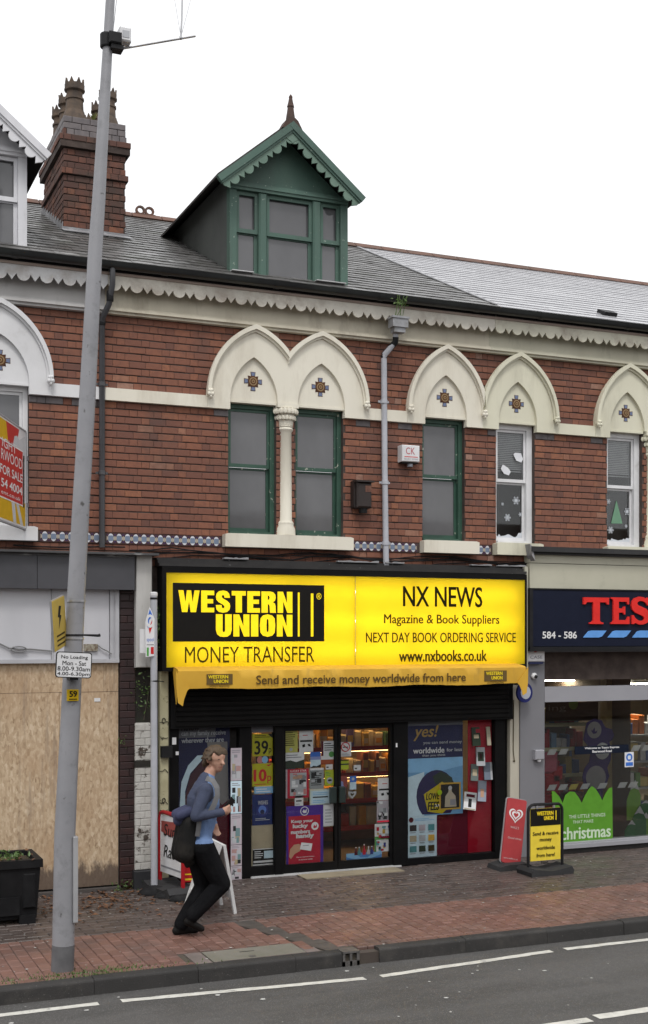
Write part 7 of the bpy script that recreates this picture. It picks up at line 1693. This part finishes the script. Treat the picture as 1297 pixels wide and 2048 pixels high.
# red ice cream sign, leaning
rc = gd(1023, 1737)
rw = thing('pavement_sign', 'leaning red ice cream sign with white heart behind the yellow pavement sign', 'pavement sign', (rc.x, rc.y + .02, 0), math.radians(-4))
LM = Matrix.Translation((0, 0, .06)) @ Matrix.Rotation(math.radians(11), 4, 'Y') @ Matrix.Rotation(math.radians(-8), 4, 'X')
Hr = .80
redp = flat('faded_red_panel', (.40, .055, .06), .5)
MB().prism(rr_poly(-.135, .135, 0, Hr, .03), -.012, .012, LM).build('panel', redp, rw, True); MB().prism(rr_poly(-.145, .145, -.01, Hr + .01, .035), .0125, .03, LM).build('back', mat('grey_sign_back', (.3, .3, .31)), rw, True)
def heart(s_, cx, cz, n=28): return [(cx + s_ * .062 * 16 * math.sin(t) ** 3 / 16, cz + s_ * .062 * (13 * math.cos(t) - 5 * math.cos(2 * t) - 2 * math.cos(3 * t) - math.cos(4 * t)) / 16) for t in [2 * math.pi * k / n for k in range(n)]]
for s_, m_, d_ in ((1.6, white_ink, .0135), (1.25, redp, .0145), (.95, white_ink, .0155), (.55, redp, .0165)): MB().prism(heart(s_, .0, Hr - .2), -d_, -d_ + .0008, LM).build('heart_mark', m_, rw, True)
for s_, a, b, c, d in (("WALL'S", -.06, .06, Hr - .37, Hr - .34), ('Good times', -.08, .11, Hr - .50, Hr - .475), ('www.walls.co.uk', -.11, .09, .05, .07)): text(s_, a, b, c, d, -.0145, fl('pink_white', .6, .5, .5), rw, local=True, M=LM)
MB().prism([(-.24, 0), (.24, 0), (.23, .04), (.16, .075), (-.1, .075), (-.22, .05)], -.17, .17).build('foot', mat('black_rubber_foot', (.02, .02, .021)), rw, True)
# red framed swing board at the left of the shop (angled)
rb0, rb1 = gd(326, 1772), gd(370, 1800)
rb = thing('pavement_sign', 'red framed white swing board beside the sign pole, behind the walker', 'pavement sign', (3.885, -.42, 0), math.radians(-80))
mid = Vector(((rb0.x + rb1.x) / 2, -.45, 0)); Hz = fz(340, 1628, -.4)
redf = flat('red_frame_paint', (.36, .015, .02), .4)
P = [(-.29, 0, .1), (-.29, 0, Hz - .07), (-.27, 0, Hz - .015), (-.22, 0, Hz), (.22, 0, Hz), (.27, 0, Hz - .015), (.29, 0, Hz - .07), (.29, 0, .1)]
MB().tube(P, .024, 8).build('frame', redf, rb, True, smooth=True); MB().box(-.268, .268, -.008, .008, .2, Hz - .03).build('panel', white_p, rb, True)
MB().box(-.25, .25, -.0105, -.0085, Hz - .62, Hz - .6).build('rule', grey_ink, rb, True)
for s_, a, b, c, d in (('Sun', -.18, .12, .62, .76), ('Race', -.18, .2, .38, .52)): text(s_, a, b, c, d, -.0115, black_ink, rb, bold=.01, slant=.25, local=True)
MB().prism([(-.24, Hz - .1), (.1, Hz - .08), (.2, Hz - .2), (.0, Hz - .26), (-.24, Hz - .22)], -.0108, -.0098).build('red_flash', fl('dull_red', .3, .07, .06), rb, True)
MB().prism([(-.35, 0), (.35, 0), (.36, .05), (.3, .11), (.2, .075), (-.2, .075), (-.3, .11), (-.36, .05)], -.2, .2).build('foot', mat('black_rubber_foot', (.02, .02, .021)), rb, True)
rp_ = thing('pavement_sign', 'red poster board with white block lettering just right of the red framed board', 'pavement sign', (fx(372, -.5), -.5, 0), math.radians(-10))
MB().box(-.02, .20, -.0, .02, .12, .78).build('panel', flat('poster_red', (.42, .02, .025)), rp_, True)
for k, s_ in enumerate(('DON', 'NT I', 'BELI', 'THE')): text(s_, -.01, .19, .64 - .105 * k, .72 - .105 * k, -.002, fl('pink_white', .6, .5, .5), rp_, bold=.02, local=True)
MB().box(-.02, .2, -.0008, -.0002, .2, .215).box(-.02, .2, -.0008, -.0002, .14, .16).build('rule', yellow_ink, rp_, True); MB().box(-.04, .22, -.1, .12, .0, .06).build('foot', mat('black_rubber_foot', (.02, .02, .021)), rp_, True)
# white A-board seen from its end
ab = thing('a_board', 'white wooden A-board standing behind the walking person', 'pavement sign', (4.02, -1.42, 0), math.radians(-20))
L1, L2, L3 = Vector((3.83, -1.50, 0)), Vector((4.19, -1.64, 0)), Vector((4.135, -1.23, 0))
zt = fz(430, 1683, -1.45)
ROOT[ab.name] = Matrix.Translation((4.02, -1.42, 0)) @ Matrix.Rotation(math.radians(-20), 4, 'Z')
wa = mat('white_board_timber', (.62, .62, .62), (.53, .53, .53), rough=.5, scale=6)
# two leaves hinged at the top, spread along X; leaf width along Y
def leaf_panel(foot_x, top_x, y0, y1, nm):
    th_ = math.atan2(top_x - foot_x, zt); Lh = math.hypot(top_x - foot_x, zt)
    M_ = Matrix.Translation((foot_x, 0, 0)) @ Matrix.Rotation(th_, 4, 'Y')
    g = MB()
    g.box(-.016, .016, y0, y0 + .045, 0, Lh, M_); g.box(-.016, .016, y1 - .045, y1, 0, Lh, M_); g.box(-.016, .016, y0 + .045, y1 - .045, Lh - .05, Lh, M_); g.box(-.016, .016, y0 + .045, y1 - .045, .16, .21, M_)
    g.build('leg_frame', wa, ab); MB().box(-.006, .006, y0 + .045, y1 - .045, .21, Lh - .05, M_).build(nm, wa, ab); return M_, Lh
xc_ = (L1.x + L2.x) / 2 + .05
M1, LL = leaf_panel(3.80, xc_ - .02, -1.72, -1.22, 'panel'); M2, LL = leaf_panel(4.20, xc_ + .02, -1.72, -1.22, 'panel')
# lettering on the street-left face
RM = M1 @ Matrix.Translation((-.0075, 0, 0)) @ Matrix.Rotation(math.radians(-90), 4, 'Z')
for k, s_ in enumerate(('MON', 'SAT', 'BUS', 'PASS')): text(s_, -.62 + 2.04, -.62 + 2.28, .55 - .1 * k, .62 - .1 * k, -.001, grey_ink, ab, M=RM)
# sacks / rubber feet heap beside the pilaster
sk = MB(); 
for (x_, y_, rx, ry, rz_) in ((fx(305, -.35), -.40, .17, .12, .09), (fx(335, -.6), -.62, .16, .11, .065), (fx(360, -.8), -.85, .14, .09, .06)):
    M_ = MB(); n = 14
    for i in range(6):
        t = math.pi / 2 * i / 5
        for k in range(n):
            a = 2 * math.pi * k / n; j = 1 + .08 * math.sin(3 * a + i)
            M_.v.append((x_ + rx * j * math.cos(t) * math.cos(a), y_ + ry * j * math.cos(t) * math.sin(a), .002 + rz_ * math.sin(t)))
    for i in range(5):
        for k in range(n): M_.f.append((i * n + k, i * n + (k + 1) % n, (i + 1) * n + (k + 1) % n, (i + 1) * n + k)); M_.mi.append(0)
    lb = {0: 'lumpy black sandbag nearest the white pilaster', 1: 'black sandbag between the other two beside the red board', 2: 'black sandbag nearest the walker and white board'}[[-.40, -.62, -.85].index(y_)]
    tag(M_.build('sandbag', mat('black_sack', (.012, .012, .013), (.022, .022, .023), rough=.8, spec=.15, scale=9, bump=.5, bscale=25), smooth=True), lb, 'sandbag', 'black sandbags at the foot of the pilaster')
# ------------------------------------------------------------------ the walking person
Yp0 = -2.44
def J(px, py, dy=0.0):
    q = at(px, py, Yp0); return Vector((q.x, q.y + dy, q.z))
def limb(mb, a, b, ra, rb, seg=12, flat_=1.0): mb.append((a, b, ra, rb))
bones = []          # (a, b, ra, rb, zone)
def B(a, b, ra, rb, z): bones.append((a, b, ra, rb, z))
pel = J(398, 1688); wst = J(401, 1655); cst = J(404, 1600); nb_ = J(414, 1560); hd0 = J(421, 1545)
hipN, hipF = J(400, 1692, -.085), J(398, 1692, .085)
shN, shF = J(402, 1577, -.165), J(412, 1577, .165)
elN, wrN = J(379, 1627, -.21), J(428, 1618, -.24)
elF, wrF = J(413, 1630, .20), J(434, 1648, .10)
knN, anN = J(437, 1764, -.10), J(380, 1827, -.09)
knF, anF = J(414, 1776, .09), J(367, 1851, .07)
B(pel, wst, .130, .122, 'trouser'); B(wst, cst, .125, .15, 'shirt'); B(cst, nb_, .15, .085, 'shirt')
B(hipN, hipF, .125, .125, 'trouser')
B(cst + Vector((0, -.05, .04)), shN, .11, .075, 'sleeve'); B(cst + Vector((0, .05, .04)), shF, .11, .075, 'sleeve')
B(cst + Vector((.05, -.02, -.02)), wst + Vector((.035, 0, 0)), .125, .105, 'shirt')
B(shN, elN, .072, .056, 'sleeve'); B(elN, wrN, .056, .040, 'sleeve'); B(shF, elF, .07, .054, 'sleeve'); B(elF, wrF, .052, .038, 'sleeve')
B(hipN, knN, .122, .092, 'trouser'); B(knN, anN, .090, .070, 'trouser'); B(hipF, knF, .122, .092, 'trouser'); B(knF, anF, .090, .070, 'trouser')
B(nb_, hd0 + Vector((.008, 0, .02)), .062, .056, 'skin')
# feet
fN0, fN1 = anN + Vector((-.045, 0, -.035)), anN + Vector((.055, 0, -.135)); B(anN + Vector((0, 0, 0)), fN0 + Vector((.02, 0, -.02)), .05, .045, 'shoe'); B(fN0 + Vector((.0, 0, -.02)), fN1 + Vector((.035, 0, .0)), .042, .032, 'shoe')
hF = Vector((anF.x - .05, anF.y, .042)); tF = Vector((anF.x + .15, anF.y, .034)); B(anF, hF + Vector((.02, 0, .02)), .05, .044, 'shoe'); B(hF, tF, .042, .034, 'shoe'); B(hF + Vector((.03, 0, .025)), tF + Vector((-.07, 0, .018)), .045, .038, 'shoe')
# head: skull, jaw, nose; turned towards the street
HC = J(431, 1519); yaw = math.radians(-66)
fwd = Vector((math.cos(yaw), math.sin(yaw), -.10)).normalized(); sid = Vector((-fwd.y, fwd.x, 0)).normalized(); up = fwd.cross(sid) * -1
if up.z < 0: up = -up
def HV(f, s_, u): return HC + fwd * f + sid * s_ + up * u
B(HV(-.025, 0, .03), HV(.03, 0, .03), .088, .078, 'skin'); B(HV(.035, 0, -.02), HV(.05, 0, -.075), .066, .042, 'skin'); B(HV(.0, 0, -.05), HV(.045, 0, -.08), .055, .04, 'skin')
B(HV(.095, 0, .012), HV(.122, 0, -.022), .010, .016, 'skin'); B(HV(.086, -.016, -.058), HV(.086, .016, -.058), .010, .010, 'lip')
for s_ in (-1, 1): B(HV(-.005, s_ * .082, .02), HV(-.01, s_ * .085, -.02), .016, .012, 'skin'); B(HV(.088, s_ * .022, .038), HV(.082, s_ * .042, .038), .010, .009, 'skin'); B(HV(.086, s_ * .034, .02), HV(.087, s_ * .03, .02), .012, .012, 'eye')
# hands: palm, four fingers, thumb
def hand(w, d, n_, curl, side):
    d = d.normalized(); n_ = (n_ - d * n_.dot(d)).normalized(); s_ = d.cross(n_) * side
    palm = w + d * .075
    B(w - d * .01, w + d * .03, .036, .033, 'skin')
    for k, (o_, l1) in enumerate(((-.03, .034), (-.010, .038), (.010, .036), (.028, .029))):
        a = w + d * .03 + s_ * o_ * .7; b = w + d * .085 + s_ * o_; B(a, b, .019, .0125, 'skin')
        c_ = b + (d * math.cos(curl) + n_ * math.sin(curl)) * l1; e_ = c_ + (d * math.cos(curl * 2.2) + n_ * math.sin(curl * 2.2)) * l1 * .8
        B(b, c_, .0115, .010, 'skin'); B(c_, e_, .010, .008, 'skin')
    t0 = w + d * .03 - s_ * .025; t1 = t0 - s_ * .025 + d * .03 + n_ * .02; t2 = t1 + d * .03 + n_ * .015; B(t0, t1, .016, .0125, 'skin'); B(t1, t2, .012, .009, 'skin')
hand(wrN, Vector((1, .05, .35)), Vector((0, 1, .2)), 1.0, 1); hand(wrF, Vector((.25, -.1, -1)), Vector((.3, -1, 0)), .5, -1)
# one fused surface
def fused(bl, voxel):
    mb = MB()
    for a, b, ra, rb, z in bl:
        n = max(2, int((b - a).length / (.5 * min(ra, rb)) + 1)); n = min(n, 14)
        for i in range(n + 1):
            t = i / n; mb.ball(a.lerp(b, t), ra + (rb - ra) * t, 10, 7)
        mb.tube([a, b], [ra, rb], 12)
    me = bpy.data.meshes.new('body'); me.from_pydata(mb.v, [], mb.f); ob = bpy.data.objects.new('body', me); COL.objects.link(ob)
    m = ob.modifiers.new('fuse', 'REMESH'); m.mode = 'VOXEL'; m.voxel_size = voxel; m.use_smooth_shade = True
    s_ = ob.modifiers.new('soft', 'SMOOTH'); s_.factor = .5; s_.iterations = 3
    dg = bpy.context.evaluated_depsgraph_get(); out = bpy.data.meshes.new_from_object(ob.evaluated_get(dg)); bpy.data.objects.remove(ob); bpy.data.meshes.remove(me)
    return out
bme = fused(bones, .009)
skin_m = mat('skin', (.42, .24, .17), (.37, .19, .13), rough=.5, scale=14)
cloth = dict(trouser=mat('black_trousers', (.006, .006, .007), (.009, .009, .010), rough=.95, spec=.08, scale=9, bump=.8, bscale=14), shirt=mat('sky_blue_shirt', (.14, .22, .40), (.115, .185, .345), rough=.85, scale=7, bump=1.0, bscale=13),
             sleeve=mat('navy_sleeve', (.042, .053, .095), (.032, .041, .075), rough=.85, scale=7, bump=1.0, bscale=13), skin=skin_m, shoe=mat('black_shoe', (.008, .0075, .007), rough=.6, spec=.15), lip=mat('lip', (.36, .17, .13)), eye=mat('dark_eye', (.10, .06, .05)))  # eyes are plain dark brown spots
zones = list(cloth)
for z in zones: bme.materials.append(cloth[z])
def near(p):
    best, bz = 9, 'shirt'
    for a, b, ra, rb, z in bones:
        d = b - a; t = max(0, min(1, (p - a).dot(d) / max(1e-9, d.length_squared))); q = (p - a - d * t).length - (ra + (rb - ra) * t)
        if z in ('lip', 'eye'): q -= .002
        if q < best: best, bz = q, z
    return bz
hem = J(400, 1682).z
idx = []
for p in bme.polygons:
    c = Vector(p.center); z = near(c)
    if z == 'trouser' and c.z > hem: z = 'shirt'
    if z == 'shirt' and c.z < hem: z = 'trouser'
    if z == 'sleeve' and c.x > cst.x + .055 and abs(c.y - Yp0) < .13 and c.z > 1.0: z = 'shirt'
    if z == 'shirt' and c.x < cst.x - .01 + (c.z - cst.z) * .25 and c.z > hem + .18: z = 'sleeve'
    idx.append(zones.index(z))
bme.polygons.foreach_set('material_index', idx); bme.polygons.foreach_set('use_smooth', [True] * len(bme.polygons))
pr = thing('person', 'person in blue shirt with navy sleeves walking right, face turned to the street', 'person', (anF.x, Yp0, 0))
put('body', bme, pr)
# hair: fused tufts over crown, back and fringe
hb_ = []; rh = random.Random(9)
for k in range(170):
    th_ = rh.uniform(0, 6.283); ph = rh.uniform(.0, 1.75)
    f, s_, u = math.sin(ph) * math.cos(th_), math.sin(ph) * math.sin(th_), math.cos(ph)
    if f > .45 and u < .6: continue
    a = HV(-.02 + f * .088, s_ * .086, .032 + u * .085); b = a + (fwd * rh.uniform(-.01, .035) + sid * rh.gauss(0, .02) + up * rh.uniform(-.035, .012)) + (a - HC).normalized() * .012
    hb_.append((a, b, .022, .009, 'hair'))
for k in range(26):
    s_ = rh.uniform(-1, 1); a = HV(-.075 - rh.uniform(0, .02), s_ * .07, rh.uniform(-.055, .05)); hb_.append((a, a - up * .03 - fwd * .01, .026, .012, 'hair'))
for k in range(9): a = HV(.07, -.055 + .11 * k / 8, .088); hb_.append((a, a + fwd * .02 - up * .028 + sid * .01, .02, .008, 'hair'))
hme = fused(hb_, .008); hme.materials.append(mat('brown_hair', (.075, .045, .022), (.04, .024, .012), rough=.6, scale=60, stretch=(1, 1, .3), bump=.6, bscale=120)); hme.polygons.foreach_set('use_smooth', [True] * len(hme.polygons))
put('hair', hme, pr)
# phone in the near hand
ph_ = thing('phone', 'dark phone held in the walking person\'s near hand', 'phone', wrN + Vector((.09, 0, .05))); q = wrN + Vector((.085, .02, .075))
MB().bbox(-.035, .035, -.005, .005, -.06, .06, .003, Matrix.Translation(q) @ Matrix.Rotation(.7, 4, 'Y') @ Matrix.Rotation(.5, 4, 'Z')).build('case', black_pl, ph_)
# backpack slung low
bp_ = thing('backpack', 'dark backpack with grey straps on the walking person\'s back', 'backpack', J(366, 1740))
kb = [(J(375, 1645, -.02), J(366, 1706, -.02), .085, .095, 'k'), (J(375, 1645, .08), J(366, 1706, .08), .085, .095, 'k'), (J(375, 1645, -.10), J(367, 1706, -.10), .07, .08, 'k'), (J(366, 1672, -.08), J(361, 1705, -.08), .055, .06, 'k'), (J(366, 1672, .06), J(361, 1705, .06), .055, .06, 'k'), (J(378, 1720, -.05), J(374, 1728, -.03), .05, .035, 'k')]
km_ = fused(kb, .012); km_.materials.append(mat('black_nylon', (.009, .009, .009), (.018, .016, .014), rough=.8, spec=.15, scale=6, bump=.6, bscale=20)); km_.polygons.foreach_set('use_smooth', [True] * len(km_.polygons)); put('bag', km_, bp_)
bl_ = fused([(J(356, 1630, -.05), J(376, 1622, -.05), .05, .055, 'k'), (J(356, 1630, .06), J(376, 1622, .06), .05, .055, 'k'), (J(358, 1640, 0), J(372, 1636, 0), .06, .06, 'k')], .012); bl_.materials.append(mat('navy_lid', (.035, .045, .10), (.03, .035, .08), rough=.8, bump=.5, bscale=20)); bl_.polygons.foreach_set('use_smooth', [True] * len(bl_.polygons)); put('top_flap', bl_, bp_)
def strap(pts, w, nm):
    mb = MB(); P = [Vector(p) for p in pts]
    for k, p in enumerate(P):
        d = (P[min(k + 1, len(P) - 1)] - P[max(k - 1, 0)]).normalized(); s_ = d.cross(Vector((0, -1, 0))).normalized()
        mb.v += [tuple(p - s_ * w / 2), tuple(p + s_ * w / 2), tuple(p + s_ * w / 2 + Vector((0, .012, 0))), tuple(p - s_ * w / 2 + Vector((0, .012, 0)))]
    for k in range(len(P) - 1):
        for j in range(4): mb.f.append((4 * k + j, 4 * k + (j + 1) % 4, 4 * k + 4 + (j + 1) % 4, 4 * k + 4 + j)); mb.mi.append(0)
    mb.f.append((0, 3, 2, 1)); mb.mi.append(0); n = 4 * (len(P) - 1); mb.f.append((n, n + 1, n + 2, n + 3)); mb.mi.append(0)
    mb.build(nm, mat('grey_webbing', (.14, .14, .145), (.11, .11, .115), rough=.8), bp_)
strap([J(404, 1553, -.15), J(413, 1557, -.215), J(419, 1570, -.245), J(419, 1585, -.255), J(413, 1602, -.255), J(405, 1618, -.25)], .05, 'strap')
strap([J(389, 1634, -.175), J(387, 1650, -.178), J(385, 1668, -.165)], .045, 'strap')
